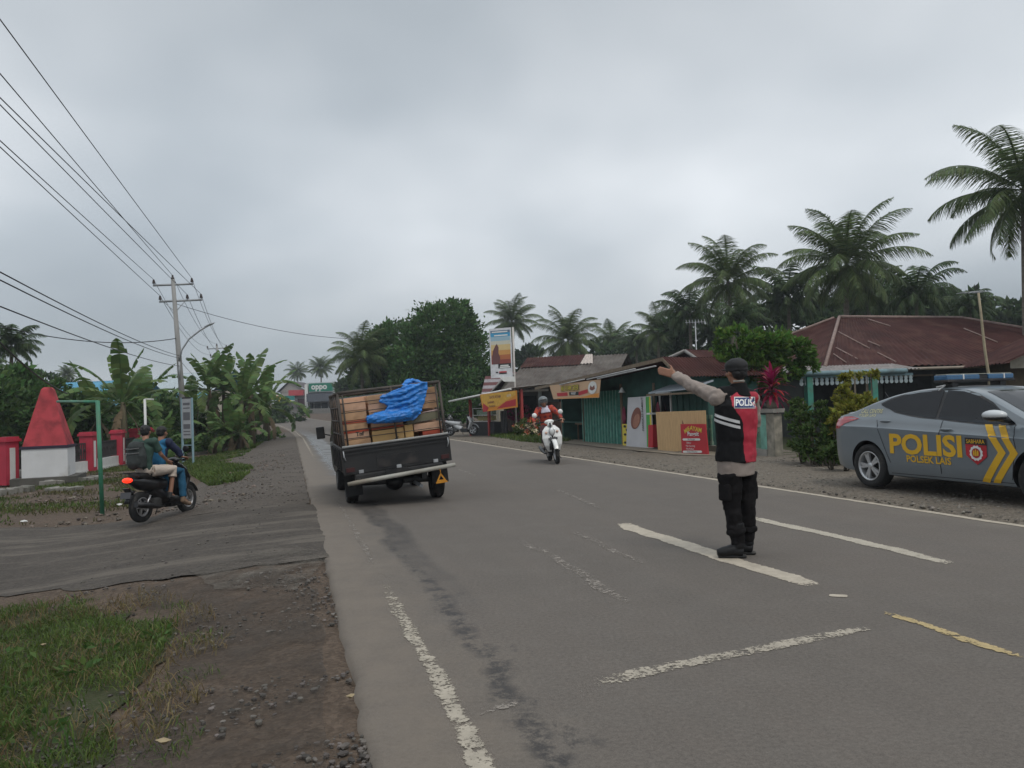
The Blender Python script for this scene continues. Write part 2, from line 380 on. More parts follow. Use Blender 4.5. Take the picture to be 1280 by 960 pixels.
def rm(o, a, b, c, d, cl=True):
    q = n.new('ShaderNodeMapRange'); q.inputs[1].default_value = a; q.inputs[2].default_value = b; q.inputs[3].default_value = c; q.inputs[4].default_value = d; q.clamp = cl; l.new(o, q.inputs[0]); return q.outputs[0]
def ma(op, a, b):
    q = n.new('ShaderNodeMath'); q.operation = op
    for i, v in enumerate((a, b)):
        if isinstance(v, (int, float)): q.inputs[i].default_value = v
        else: l.new(v, q.inputs[i])
    return q.outputs[0]
def rmix(f, a, b, mode='MIX'):
    q = n.new('ShaderNodeMixRGB'); q.blend_type = mode
    for i, v in enumerate((f, a, b)):
        if isinstance(v, (int, float)): q.inputs[i].default_value = v
        elif isinstance(v, tuple): q.inputs[i].default_value = (*v, 1)
        else: l.new(v, q.inputs[i])
    return q.outputs[0]
def band(c, w_, f=.1):   # 1 inside |U-c|<w
    d = ma('ABSOLUTE', ma('SUBTRACT', U, c), 0); return rm(d, w_, w_+f, 1, 0)
wob = rt(.5, 4, .6); Uw = ma('ADD', U, rm(wob, .3, .7, -.12, .12))
def bandw(c, w_, f=.1): d = ma('ABSOLUTE', ma('SUBTRACT', Uw, c), 0); return rm(d, w_, w_+f, 1, 0)
col = rmix(rm(rt(.35, 5, .6), .35, .65, 0, 1), (.094,.080,.069), (.124,.103,.088))
col = rmix(rm(rt(1, 5, .65, uvn.outputs[0], (2.2, .10, 1)), .4, .68, 0, .6), col, (.076,.068,.061))
col = rmix(rm(rt(2.4, 7, .75), .45, .75, 0, .5), col, (.15,.136,.122))
col = rmix(.26, col, rmix(rm(rt(150, 2, .6), .35, .65, 0, 1), (.042,.038,.034), (.21,.19,.168)))
col = rmix(.34, col, rmix(rm(rt(42, 5, .8), .36, .66, 0, 1), (.055,.048,.042), (.19,.168,.145)))
# dust along the left edge, outside the line and round the side road
dust = ma('MULTIPLY', rm(ma('ADD', U, rm(rt(1.3, 5, .7), .3, .7, -.25, .25)), .20, .95, 1, 0), rm(rt(4, 6, .7), .3, .6, .45, 1))
col = rmix(ma('MULTIPLY', dust, .62), col, (.180,.150,.120))
col = rmix(ma('MULTIPLY', rm(ma('ADD', U, rm(rt(1.1, 5, .7), .3, .7, -.3, .3)), 6.6, 7.2, 0, 1), .6), col, (.17,.15,.125))
# dark leak trail where the trucks drip
tr = ma('MULTIPLY', bandw(.74, .035, .07), rm(rt(5.5, 6, .8), .46, .56, 0, 1)); tr = ma('MULTIPLY', tr, rm(V_, 1, 18, 1, .75))
tr2 = ma('MULTIPLY', bandw(.84, .07, .12), rm(rt(3.5, 6, .75, st=(1,.5,1)), .57, .64, 0, .8)); tr = ma('MAXIMUM', tr, ma('MULTIPLY', tr2, rm(V_, 3, 13, 1, 0)))
tr3 = ma('MULTIPLY', bandw(.84, .10, .1), ma('MULTIPLY', rm(V_, 5, 8, 0, .75), rm(V_, 13, 16, 1, 0))); tr = ma('MAXIMUM', tr, ma('MULTIPLY', tr3, rm(rt(2.5, 5, .7), .3, .6, .3, 1)))
col = rmix(ma('MULTIPLY', tr, .85), col, (.028,.026,.026))
# wet runnel near the left edge further on
wet = ma('MULTIPLY', ma('MULTIPLY', rm(V_, 14, 19, 0, 1), rm(V_, 42, 70, 1, 0)), bandw(1.05, .30, .25)); wet = ma('MULTIPLY', wet, rm(rt(1.6, 4, .6), .3, .5, .5, 1))
col = rmix(ma('MULTIPLY', wet, .55), col, (.05,.05,.052))
spots = rm(rt(1.9, 5, .75), .70, .73, 0, .7); col = rmix(spots, col, (.045,.042,.04))
l.new(col, B.inputs['Base Color'])
l.new(ma('SUBTRACT', ma('SUBTRACT', .9, ma('MULTIPLY', tr, .25)), ma('MULTIPLY', wet, .62)), B.inputs['Roughness'])
bp = n.new('ShaderNodeBump'); bp.inputs['Strength'].default_value = .45; bp.inputs['Distance'].default_value = .006; l.new(rt(120, 3, .7), bp.inputs['Height']); l.new(bp.outputs[0], B.inputs['Normal'])
M_ROAD = m
def road():
    ysr = list(np.arange(-12, 30, .12)) + list(np.arange(30, 60, 1)) + list(np.arange(60, 180, 3)) + [200, 260, 340]
    prof = [(-.03, -.09), (0, -.012), (.06, 0), (1, 0), (2.4, 0), (4.2, 0), (5.8, 0), (7.1, 0), (7.18, -.01), (7.22, -.08)]
    V = []; UV = []
    for y in ysr:
        for k, (u, dz) in enumerate(prof):
            j = 0
            if k < 3: j = .05*noise.noise((y*1.3, 0, 0)) + .03*noise.noise((y*5, 1, 0))
            if k > 6: j = .04*noise.noise((y*1.1, 7, 0))
            x = xl(y) + u + j; V.append((x, y, tz(xl(y)+u, y) + dz if u >= 0 else rise(y)+dz)); UV.append((u, y))
    k = len(prof); F = [(j*k+i, j*k+i+1, (j+1)*k+i+1, (j+1)*k+i) for j in range(len(ysr)-1) for i in range(k-1)]
    obj_np('road', V, F, M_ROAD, smooth=True, UV=UV, kind='structure')
road()
# --- verge and side road sheets
def ragged(poly, step=.35, amp=.12, seed=0):
    out_ = []
    for (x0, y0), (x1, y1) in zip(poly, poly[1:]+poly[:1]):
        d = math.hypot(x1-x0, y1-y0); k = max(1, int(d/step))
        for i in range(k):
            t = i/k; x = x0+(x1-x0)*t; y = y0+(y1-y0)*t
            out_.append((x + amp*noise.noise((x*1.7, y*1.7, seed)) + amp*.5*noise.noise((x*6, y*6, seed)), y + amp*noise.noise((x*1.7, y*1.7, seed+9)) + amp*.5*noise.noise((x*6, y*6, seed+5))))
    return out_
def drape(name, poly, m, dz, kind='structure', grid=.3, zf=gz, clip=None):
    bm = bmesh.new(); f = bm.faces.new([bm.verts.new((x, y, 0)) for x, y in poly])
    for ax in (0, 1):
        lo = min(v.co[ax] for v in bm.verts); hi = max(v.co[ax] for v in bm.verts); q = lo+grid
        while q < hi:
            co = [0,0,0]; no = [0,0,0]; co[ax] = q; no[ax] = 1
            bmesh.ops.bisect_plane(bm, geom=bm.verts[:]+bm.edges[:]+bm.faces[:], plane_co=co, plane_no=no); q += grid
    bmesh.ops.triangulate(bm, faces=bm.faces[:])
    for v in bm.verts: v.co.z = zf(v.co.x, v.co.y) + dz
    bm.normal_update()
    for f in bm.faces:
        if f.normal.z < 0: f.normal_flip()
        f.smooth = True
    me = bpy.data.meshes.new(name); bm.to_mesh(me); bm.free(); me.materials.append(m); o = bpy.data.objects.new(name, me); link(o); return tag(o, kind=kind)
sheet('gravel_verge', [7.24, 7.5, 7.8, 8.2, 8.6, 9, 9.5, 10, 10.6, 11.2, 12, 12.6], [1, 2] + list(np.arange(3, 34, .25)) + list(np.arange(34, 60, 1)), lambda x, y: gnz(x, y) + .03 + .01*ss(0, .4, x-xr(y)-.1) + .012*noise.noise((x*3, y*3, 1)) + (.03*ss(1.6, 3, x-xr(y))), M_GRAVEL)
sheet('gravel_shoulder', [-2.6, -2.2, -1.8, -1.4, -1, -.6, -.3, -.03], list(np.arange(12.2, 60, .4)), lambda x, y: gnz(x, y) + .012 + .008*noise.noise((x*5, y*5, 2)), ground_node_mat('grey_shoulder', [(.046,.038,.031), (.07,.058,.048), (.092,.078,.066), (.12,.102,.086)], .7, gravel=.6))
def sidez(x, y): return tz(x, y) - .012 - .024*ss(.0, .6, xl(y)-x)
sr = [(xl(y) + .28, y) for y in (11.8, 11.0, 10, 9, 8, 7.3)] + [(-2.6, 7.45), (-3.6, 7.3), (-5.4, 7.75), (-8, 8.0), (-12, 8.6), (-30, 11), (-30, 20), (-13.5, 14.2), (-9.5, 13.3), (-7, 13.0), (-5, 12.9)]
drape('side_road', ragged(sr, .16, .20, 3)[::-1], M_SIDE, .008, zf=sidez)
def streak(nm, poly, m_, dz, seed): drape(nm, ragged(poly, .15, .16, seed)[::-1], m_, dz, zf=sidez, grid=.25)
def wornmat(name, colr, lo, hi, sc=9, rough=.9, st=None, det=8):
    m = bpy.data.materials.new(name); m.use_nodes = True; t = m.node_tree; n = t.nodes; l = t.links; B = n['Principled BSDF']; B.inputs['Roughness'].default_value = rough; B.inputs['Specular IOR Level'].default_value = .25
    tcn = n.new('ShaderNodeTexCoord'); v = tcn.outputs['Object']
    if st: mp = n.new('ShaderNodeMapping'); mp.inputs['Scale'].default_value = st; mp.inputs['Rotation'].default_value = (0, 0, R(-6)); l.new(v, mp.inputs[0]); v = mp.outputs[0]
    q = n.new('ShaderNodeTexNoise'); q.inputs['Scale'].default_value = sc; q.inputs['Detail'].default_value = det; q.inputs['Roughness'].default_value = .75; l.new(v, q.inputs['Vector'])
    r_ = n.new('ShaderNodeMapRange'); r_.inputs[1].default_value = lo; r_.inputs[2].default_value = hi; l.new(q.outputs[0], r_.inputs[0])
    q2 = n.new('ShaderNodeTexNoise'); q2.inputs['Scale'].default_value = 60; q2.inputs['Detail'].default_value = 4; l.new(tcn.outputs['Object'], q2.inputs['Vector'])
    hs = n.new('ShaderNodeHueSaturation'); hs.inputs['Color'].default_value = (*colr, 1); r2 = n.new('ShaderNodeMapRange'); r2.inputs[1].default_value = .3; r2.inputs[2].default_value = .7; r2.inputs[3].default_value = .65; r2.inputs[4].default_value = 1.3; l.new(q2.outputs[0], r2.inputs[0]); l.new(r2.outputs[0], hs.inputs['Value']); l.new(hs.outputs[0], B.inputs['Base Color'])
    l.new(r_.outputs[0], B.inputs['Alpha']); return m
M_DUST = wornmat('tan_dust', (.155,.135,.112), .50, .64, 1.6, st=(.35, 1.6, 1))
M_DIRTPATCH = wornmat('dark_damp_earth', (.045,.038,.034), .48, .62, .9)
#streak('dust', [(-30, 16), (-12, 12), (-7, 11.3), (-4, 10.6), (-2.6, 9.9), (-2.5, 9.0), (-4.5, 8.6), (-8, 9.2), (-30, 13)], M_DUST, .014, 2)
streak('dust', [(-2.45, 8.3), (-2.0, 7.9), (-1.7, 6.6), (-1.75, 6.1), (-2.5, 6.5), (-3.2, 7.4)], wornmat('tan_dust_patch', (.13,.115,.097), .42, .74, 2.2), .016, 4)
drape('dirt_path', ragged([(-.62, 2.4), (-.9, 3.6), (-1.25, 4.9), (-1.75, 6.6), (-2.3, 7.2), (-3.6, 7.1), (-3.0, 6.2), (-2.3, 5.3), (-1.9, 4.2), (-1.7, 2.4)], .25, .07, 8), wornmat('grey_packed_earth', (.072,.060,.050), .36, .80, 1.3), .018, zf=gnz)
# --- worn paint markings
def paintmat(name, colr, wear, sc=38):
    m = bpy.data.materials.new(name); m.use_nodes = True; t = m.node_tree; n = t.nodes; l = t.links; B = n['Principled BSDF']; B.inputs['Roughness'].default_value = .75
    tcn = n.new('ShaderNodeTexCoord'); uvn = n.new('ShaderNodeUVMap'); s_ = n.new('ShaderNodeSeparateXYZ'); l.new(uvn.outputs[0], s_.inputs[0])
    def M2(op, a, b):
        q = n.new('ShaderNodeMath'); q.operation = op
        for i, v in enumerate((a, b)):
            if isinstance(v, (int, float)): q.inputs[i].default_value = v
            else: l.new(v, q.inputs[i])
        return q.outputs[0]
    def T2(sc, d=6, ro=.7):
        q = n.new('ShaderNodeTexNoise'); q.inputs['Scale'].default_value = sc; q.inputs['Detail'].default_value = d; q.inputs['Roughness'].default_value = ro; l.new(tcn.outputs['Object'], q.inputs['Vector']); return q.outputs[0]
    ev = M2('ABSOLUTE', M2('SUBTRACT', s_.outputs[1], .5), 0)          # 0 centre .5 edge
    ee = M2('ABSOLUTE', M2('SUBTRACT', s_.outputs[0], .5), 0)
    fall = M2('MULTIPLY', M2('POWER', M2('MULTIPLY', ev, 2), 4), .28); fall2 = M2('MULTIPLY', M2('POWER', M2('MULTIPLY', ee, 2), 8), .22)
    h = M2('ADD', M2('MULTIPLY', T2(sc), .6), M2('MULTIPLY', T2(sc*.16, 4), .4))
    h = M2('SUBTRACT', M2('SUBTRACT', h, fall), fall2)
    r_ = n.new('ShaderNodeMapRange'); r_.inputs[1].default_value = wear; r_.inputs[2].default_value = wear+.07; l.new(h, r_.inputs[0]); l.new(r_.outputs[0], B.inputs['Alpha'])
    hs = n.new('ShaderNodeHueSaturation'); hs.inputs['Color'].default_value = (*colr, 1); r2 = n.new('ShaderNodeMapRange'); r2.inputs[1].default_value = .3; r2.inputs[2].default_value = .7; r2.inputs[3].default_value = .75; r2.inputs[4].default_value = 1.15; l.new(T2(9), r2.inputs[0]); l.new(r2.outputs[0], hs.inputs['Value']); l.new(hs.outputs[0], B.inputs['Base Color'])
    return m
PA = paintmat('road_paint', (.39,.34,.27), .26); PB = paintmat('worn_road_paint', (.34,.30,.24), .435); PC = paintmat('faint_road_paint', (.24,.21,.18), .48); PY = paintmat('yellowed_road_paint', (.38,.29,.14), .41)
def mark(pts, wd, m_, jit=.02, seed=0, name='road_marking'):
    pts = [Vector((p[0], p[1])) for p in pts]; V = []; UV = []; tot = sum((b-a).length for a, b in zip(pts, pts[1:])); acc = 0
    for a, b in zip(pts, pts[1:]):
        d = (b-a); ln = d.length; d.normalize(); nn = Vector((-d.y, d.x)); k = max(2, int(ln/.12))
        for i in range(k+1):
            if i == k and b is not pts[-1]: continue
            t = i/k; p = a.lerp(b, t); q = (acc+ln*t)/tot
            for s_, vv in ((-1, 0), (1, 1)):
                w_ = wd/2 + jit*noise.noise((p.x*3, p.y*3, seed+s_)); c = p + nn*s_*w_; V.append((c.x, c.y, tz(p.x, p.y)+.004)); UV.append((q, vv))
        acc += ln
    F = [(2*i, 2*i+1, 2*i+3, 2*i+2) for i in range(len(V)//2-1)]
    o = obj_np(name, V, F, m_, UV=UV, kind='structure')
    if o.data.polygons[0].normal.z < 0: o.data.flip_normals()
    return o
g = lambda x, y: G(x, y).xy
mark([(xl(y)+.42, y) for y in (-3, 1, 3, 5, 6.5)], .13, PB, .03, 1, 'edge_line')
mark([(xl(y)+.42, y) for y in (6.5, 9, 13)], .10, PC, .03, 2, 'edge_line')
mark([(xl(y)+.42, y) for y in (17, 25, 32, 45, 60, 80, 100, 120)], .12, PB, .02, 3, 'edge_line')
mark([(xl(y)+7.05, y) for y in (-3, 4, 10, 20, 30, 45)], .11, PA, .02, 4, 'edge_line'); mark([(xl(y)+7.05, y) for y in (45, 60, 80, 100, 120)], .12, PB, .02, 5, 'edge_line')
mark([g(775, 655), g(800, 664), g(905, 697), g(985, 722), g(1016, 733)], .22, PA, .05, 6)
mark([g(930, 646), g(1050, 672), g(1200, 708)], .19, paintmat('right_dash_paint', (.37,.33,.265), .35), .05, 7)
mark([g(1098, 765), g(1150, 780), g(1200, 798), g(1290, 826)], .09, PY, .03, 8)
mark([g(720, 863), g(800, 842), g(960, 812), g(1100, 783)], .16, PB, .05, 9)
mark([g(640, 673), g(680, 690), g(760, 740), g(800, 765)], .16, PC, .05, 10)
mark([g(715, 664), g(760, 685), g(815, 710)], .13, PC, .05, 11)
mark([g(590, 895), g(655, 880)], .10, PC, .04, 12); mark([g(1036, 745), g(1060, 746)], .07, PA, .02, 13)
mark([g(690, 610), g(720, 622), g(760, 640)], .14, PC, .05, 14); mark([g(570, 585), g(600, 597)], .14, PC, .05, 15)
# --- tan earth apron before the shops
drape('earth_apron', ragged([(4.0, 19.6), (4.9, 18.6), (5.8, 19.2), (5.0, 22), (3.3, 27.5), (2.4, 30), (1.2, 30), (2.0, 27), (2.9, 23.5)], .5, .15, 5)[::-1], M_PAD, .075, zf=gz)
# --- loose stones
def ico():
    bm = bmesh.new(); bmesh.ops.create_icosphere(bm, subdivisions=1, radius=1); v = np.array([q.co[:] for q in bm.verts]); f = np.array([[q.index for q in p.verts] for p in bm.faces]); bm.free(); return v, f
IV, IF = ico()
def stones(name, pts, smin, smax, m_, pw=3.0, **kw):
    k = len(pts); V = np.empty((k, 12, 3)); P_ = np.array(pts)
    s = smin + (smax-smin)*RNG.random(k)**pw
    V[:] = IV[None]*(1 + .35*(RNG.random((k, 12, 3))-.5)); V *= (s[:, None, None]*np.array([1, .8, .55])*(.7+.6*RNG.random((k, 1, 3))))
    a = RNG.random(k)*2*PI; c, s_ = np.cos(a), np.sin(a); x = V[..., 0]*c[:, None]-V[..., 1]*s_[:, None]; y = V[..., 0]*s_[:, None]+V[..., 1]*c[:, None]
    V[..., 0] = x; V[..., 1] = y; V += P_[:, None, :]
    F = (IF[None]+12*np.arange(k)[:, None, None]).reshape(-1, 3)
    return obj_np(name, V.reshape(-1, 3), F, m_, **kw)
M_STONE = mat('stone', (.13,.118,.10), .9, .3, 20, island=.6); M_STONE2 = mat('dark_stone', (.085,.076,.067), .9, .3, 20, island=.6)
pts = []
while len(pts) < 16000:
    y = 5 + 30*random.random()**1.8; u = 7.27 + 3.6*random.random(); x = xl(y)+u; pts.append((x, y, gz(x, y)+.03+.03*ss(1.6, 3, u-7.2)))
stones('gravel', pts, .006, .032, M_STONE, 2.5, kind='stuff', label='grey gravel on the verge right of the road')
pts = []
while len(pts) < 7000:
    y = 2.5 + 30*random.random()**2.0; u = -.02 - 2.4*random.random()**1.6; x = xl(y)+u
    if 7.3 < y < 12.6: 
        if random.random() < .85: continue
    if noise.noise((x*1.2, y*1.2, 4)) < -.05: continue
    pts.append((x, y, gz(x, y)+.012))
stones('gravel', pts, .003, .022, M_STONE2, 3, kind='stuff', label='loose pebbles on the dirt shoulder left of the road')
pts = []
while len(pts) < 3000:
    y = 13 + 18*random.random(); x = -16 + 12*random.random()
    if x > xl(y)-.5: continue
    if noise.noise((x*.6, y*.6, 14)) < 0.02: continue
    pts.append((x, y, gz(x, y)+.015))
stones('rubble', pts, .008, .06, mat('rubble', (.12,.10,.08), .9, .3, 20, island=.6), 4, kind='stuff', label='rubble and stones scattered on the brown dirt near the monument')
# --- grass
M_GRASS = leafmat('grass_blades', (.070,.110,.026), .45, .3); M_GRASS2 = leafmat('dry_grass_blades', (.15,.12,.055), .4, .3)
def inpoly(x, y, poly):
    c = False; k = len(poly)
    for i in range(k):
        x0, y0 = poly[i]; x1, y1 = poly[i-1]
        if (y0 > y) != (y1 > y) and x < (x1-x0)*(y-y0)/(y1-y0)+x0: c = not c
    return c
def blades(name, pts, h0, h1, wd, m_, lean=.6, **kw):
    Pp = np.array(pts, dtype=float); k = len(Pp); h = h0+(h1-h0)*RNG.random(k)**1.5; a = RNG.random(k)*2*PI; b = RNG.random(k)*2*PI; le = lean*h*(.2+RNG.random(k))
    dx = np.cos(a)*wd*(.6+.8*RNG.random(k)); dy = np.sin(a)*wd; lx = np.cos(b)*le; ly = np.sin(b)*le
    V = np.zeros((k, 6, 3)); z0 = np.zeros(k)
    for i, (t, ww, lf) in enumerate(((0, .5, 0), (.6, .42, .35), (1, .06, 1))):
        V[:, 2*i] = Pp + np.stack([-dx*ww+lx*lf, -dy*ww+ly*lf, h*t-(.35*le*lf)], 1); V[:, 2*i+1] = Pp + np.stack([dx*ww+lx*lf, dy*ww+ly*lf, h*t-(.35*le*lf)], 1)
    F = np.array([[0,1,3,2],[2,3,5,4]])[None]+6*np.arange(k)[:, None, None]
    return obj_np(name, V.reshape(-1, 3), F.reshape(-1, 4), m_, **kw)
GP = [(-9, 7.1), (-4.6, 6.75), (-3.5, 6.35), (-2.75, 5.6), (-2.25, 4.7), (-2.0, 3.9), (-1.8, 3.1), (-1.9, 1.5), (-9, 1.5)]
gpoly = ragged(GP, .2, .38, 11); gpoly2 = [(x+.38*(1 if x > -8 else 0), y+.28*(1 if y > 2 else 0)) for x, y in GP]
drape('grass_bank', gpoly[::-1], M_TURF, .012, zf=lambda x, y: gnz(x, y))
def gsample(poly, cnt, nf, thr, x0, x1, y0, y1, z=.02, pw=1.0):
    out_ = []
    tries = 0
    while len(out_) < cnt and tries < cnt*12:
        tries += 1
        x = x0+(x1-x0)*random.random(); y = y0+(y1-y0)*random.random()**pw
        if poly and not inpoly(x, y, poly): continue
        if poly is None and -3.2 < x-xl(y) < 1: continue
        if noise.noise((x*nf, y*nf, 21)) < thr + .25*(random.random()-.5): continue
        out_.append((x, y, gz(x, y)+z))
    return out_
blades('grass', gsample(gpoly, 52000, 1.6, -.16, -6.5, -1.7, 1.8, 7.1, .03), .02, .075, .006, M_GRASS, 1.1, kind='stuff', label='green grass bank at the lower left corner')
blades('grass', gsample(gpoly2, 9000, 2.2, .12, -6.5, -1.2, 1.8, 7.4, .0), .02, .06, .006, M_GRASS, 1.1, kind='stuff', label='thin grass straggling onto the dirt from the grass bank')
blades('dry_grass', gsample(gpoly2, 14000, 2.0, -.02, -6.5, -1.6, 1.8, 7.1, .03), .02, .12, .005, M_GRASS2, 1.3, kind='stuff', label='dry straw mixed into the grass bank at the lower left corner')
blades('tall_grass', gsample(gpoly, 2000, 1.1, .15, -6.5, -1.9, 1.8, 6.7, .03), .07, .16, .008, leafmat('tall_grass_blades', (.07,.125,.03), .4, .35), .7, kind='stuff', label='taller grass tufts in the grass bank')
def leaves_np(C, Nn, size, asp=.5, fold=0):
    """rhombic leaves at points C with rough outward directions Nn"""
    k = len(C); d = RNG.normal(size=(k, 3)); d = d*.9+Nn; d /= np.linalg.norm(d, axis=1)[:, None]
    r_ = RNG.normal(size=(k, 3)); s = np.cross(d, r_); s /= np.linalg.norm(s, axis=1)[:, None]; up = np.cross(s, d)
    sz = size*(.6+.8*RNG.random(k))[:, None]
    V = np.stack([C - d*sz*.1, C + d*sz*.42 + s*sz*asp*.5 + up*sz*.06, C + d*sz, C + d*sz*.42 - s*sz*asp*.5 + up*sz*.06], 1)
    F = np.array([0,1,2,3])[None]+4*np.arange(k)[:, None]
    return V.reshape(-1, 3), F
wp = np.array(gsample(gpoly, 90, .9, .08, -5.5, -2.2, 2.0, 5.6, .0)); C = np.repeat(wp, 9, 0); a = RNG.random(len(C))*2*PI
C = C + np.stack([.05*np.cos(a), .05*np.sin(a), .03+.06*RNG.random(len(C))], 1); V, F = leaves_np(C, np.stack([np.cos(a), np.sin(a), .5+0*a], 1)*1.6, .05, .6)
obj_np('weeds', V, F, leafmat('weed_leaves', (.060,.11,.028), .35, .3), kind='stuff', label='broad leaved weeds in the grass bank at the lower left')
# strips of grass on the left verge and at the right houses
strip = lambda pix: [tuple(g(*p)) for p in pix]
v1 = strip([(238,592),(262,607),(300,600),(318,585),(300,580),(262,580)]); v2 = strip([(185,562),(230,575),(300,560),(348,533),(352,541),(330,552),(300,572),(232,590),(190,580)])
for poly, cnt, th in ((v1, 9000, -.3), (v2, 16000, -.1)):
    xs = [p[0] for p in poly]; yy = [p[1] for p in poly]; blades('grass', gsample(poly, cnt, .5, th, min(xs), max(xs), min(yy), max(yy), .0), .04, .16, .03, M_GRASS, .7, kind='stuff', label='short grass on the left verge before the banana plants')
blades('dry_grass', gsample(None, 12000, .8, .10, -17, -4.5, 13.5, 34, .0), .03, .12, .02, leafmat('verge_grass', (.085,.085,.03), .5, .3), .9, kind='stuff', label='sparse yellowing grass over the brown dirt left of the road')
blades('grass', gsample(None, 15000, .45, .16, -17, -4.8, 13.6, 32, .0), .03, .10, .02, M_GRASS, .8, kind='stuff', label='patchy green grass over the dirt around the monument')
v3 = strip([(612,546),(640,538),(655,535),(690,545),(715,552),(690,556),(650,552)]); xs = [p[0] for p in v3]; yy = [p[1] for p in v3]
blades('grass', gsample(v3, 9000, .5, -.5, min(xs), max(xs), min(yy), max(yy), .0), .08, .3, .03, M_GRASS, .6, kind='stuff', label='green grass mound beside the food stall under the billboard')
v4 = [(6.3,17.3),(7.2,14.6),(12,13.5),(14,16),(9,18.6),(6.9,18.4)]
blades('grass', gsample(v4, 9000, .9, -.05, 6, 14, 13.4, 18.6, .03), .05, .25, .012, M_GRASS, .7, kind='stuff', label='grass growing along the foot of the garden hedge behind the police car')
drape('roadside_strip', ragged([(6.2,17.6),(7.0,14.2),(10,12),(16,11),(24,12),(24,40),(9,40)], .6, .2, 6)[::-1], M_TURF, .06, zf=gz)
# ================= BUILDINGS AND STREET FURNITURE
class Site:
    """a wall line from A to B (ground points); local x along it, y away behind it, z up"""
    def __init__(s, A, B, z=None):
        A = Vector((A[0], A[1], 0)); B = Vector((B[0], B[1], 0)); A.z = gz(A.x, A.y) if z is None else z; B.z = A.z
        X = (B-A).normalized(); s.len = (B-A).length; s.M = basis(X, Vector((-X.y, X.x, 0)), A); s.I = s.M.inverted()
    def hit(s, px, py, y=0.0):
        o = s.I @ Vector((0, 0, CH)); d = s.I.to_3x3() @ ray(px, py); t = (y-o.y)/d.y; return o.x+d.x*t, o.z+d.z*t
    def w(s, x, y, z=0): return s.M @ Vector((x, y, z))
RUST = mat('rusty_roof', (.046,.017,.015), .8, .3, 1.2, spec=.15, dirt=(.085,.042,.032), dirt_amt=.36, ds=1.6, stretch=(1,1,1))
RUSTG = mat('grey_roof', (.105,.092,.08), .85, .2, 1.5, dirt=(.06,.045,.038), dirt_amt=.45, ds=2)
TEAL = mat('teal_paint', (.05,.22,.17), .65, .2, 4, dirt=(.10,.13,.10), dirt_amt=.35, ds=3)
TEALL = mat('pale_teal_paint', (.16,.36,.29), .6, .15, 5, dirt=(.08,.16,.13), dirt_amt=.35, ds=3)
DKGREEN = mat('dark_green_wall', (.028,.082,.068), .8, .3, 2)
BLUEGREY = mat('blue_grey_fascia', (.17,.26,.29), .7, .15, 5, dirt=(.1,.11,.1), dirt_amt=.35)
CREAM = mat('cream_wall', (.46,.42,.33), .85, .12, 2, dirt=(.2,.18,.14), dirt_amt=.35, ds=1)
GREYW = mat('grey_wall', (.14,.15,.15), .85, .15, 2, dirt=(.07,.07,.06))
PLY = mat('plywood', (.52,.34,.17), .75, .10, 3, stretch=(6,1,1), dirt=(.40,.25,.12), dirt_amt=.3)
TIMBER = mat('timber', (.17,.13,.09), .85, .3, 5, stretch=(8,8,1))
def facemat(nm, c): return mat(nm, c, .55, .04, 3)
YEL = facemat('yellow_print', (.62,.50,.06)); WHT = facemat('white_print', (.66,.66,.64)); REDP = facemat('red_print', (.42,.025,.035)); BLK = facemat('black_print', (.02,.02,.02)); ORG = facemat('orange_print', (.62,.24,.03)); GRNP = facemat('green_print', (.07,.33,.08)); PEACH = facemat('peach_print', (.55,.36,.22)); BLU = facemat('blue_print', (.05,.22,.42)); BRNP = facemat('brown_print', (.20,.075,.055))
def quad(mb, a, b, c, d): mb.add([a, b, c, d], [(0, 1, 2, 3)])
def board(name, label, cat, S_, px4, y, face, th=.02, group=None, extra=None, lean=0):
    """flat printed board on a site: px4 = pixel corners bl, br, tr, tl on the plane y"""
    c = [S_.hit(*p, y) for p in px4]; t = thing(name, label, cat, mat4=S_.M @ Matrix.Translation((c[0][0], y, min(c[0][1], c[1][1]))), group=group)
    c0 = c[0]; z0 = min(c[0][1], c[1][1]); pts = [(x-c0[0], z-z0) for x, z in c]
    mb = MB(); MM = basis((1,0,0), (0,0,1), (0,0,0)); mb.prism(pts, th, MM); mb.build('panel', face, t); return t, pts
def onboard(t, pts, y, items):
    """items: (name, kind, u, v, ...) laid on the board in its bilinear u,v frame"""
    def q(u, v):
        a, b, c, d = [Vector(p) for p in pts]; return a*(1-u)*(1-v)+b*u*(1-v)+c*u*v+d*(1-u)*v
    off = y
    for it in items:
        if it[1] == 'poly':
            _, _, poly, m_ = it; off -= .003; mb = MB(); P_ = [q(*p) for p in poly]; mb.add([(p.x, off, p.y) for p in P_], [list(range(len(P_)))]); mb.build(it[0], m_, t)
        else:
            _, _, body, (u, v), h, m_, kw = it; off -= .003; p = q(u, v); e = q(min(1, u+.1), v)-q(max(0, u-.1), v); f = q(u, min(1, v+.1))-q(u, max(0, v-.1))
            X = Vector((e.x, 0, e.y)); Yv = Vector((0, 0, 1)); kw = dict(kw); rot = kw.pop('rot', 0); wd = kw.pop('width', None); X.normalize(); Z = X.cross(Yv).normalized(); Yv = Z.cross(X)
            MM = basis(X, Yv, (p.x, off, p.y)) @ Matrix.Rotation(rot, 4, 'Z'); me = textmesh(body, h, **kw)
            if wd:
                xs = [v.co.x for v in me.vertices]; sc = wd/(max(xs)-min(xs)); me.transform(Matrix.Diagonal((sc, 1, 1, 1)))
            me.transform(MM); me.materials.clear(); me.materials.append(m_); o = bpy.data.objects.new(it[0], me); link(o, t)
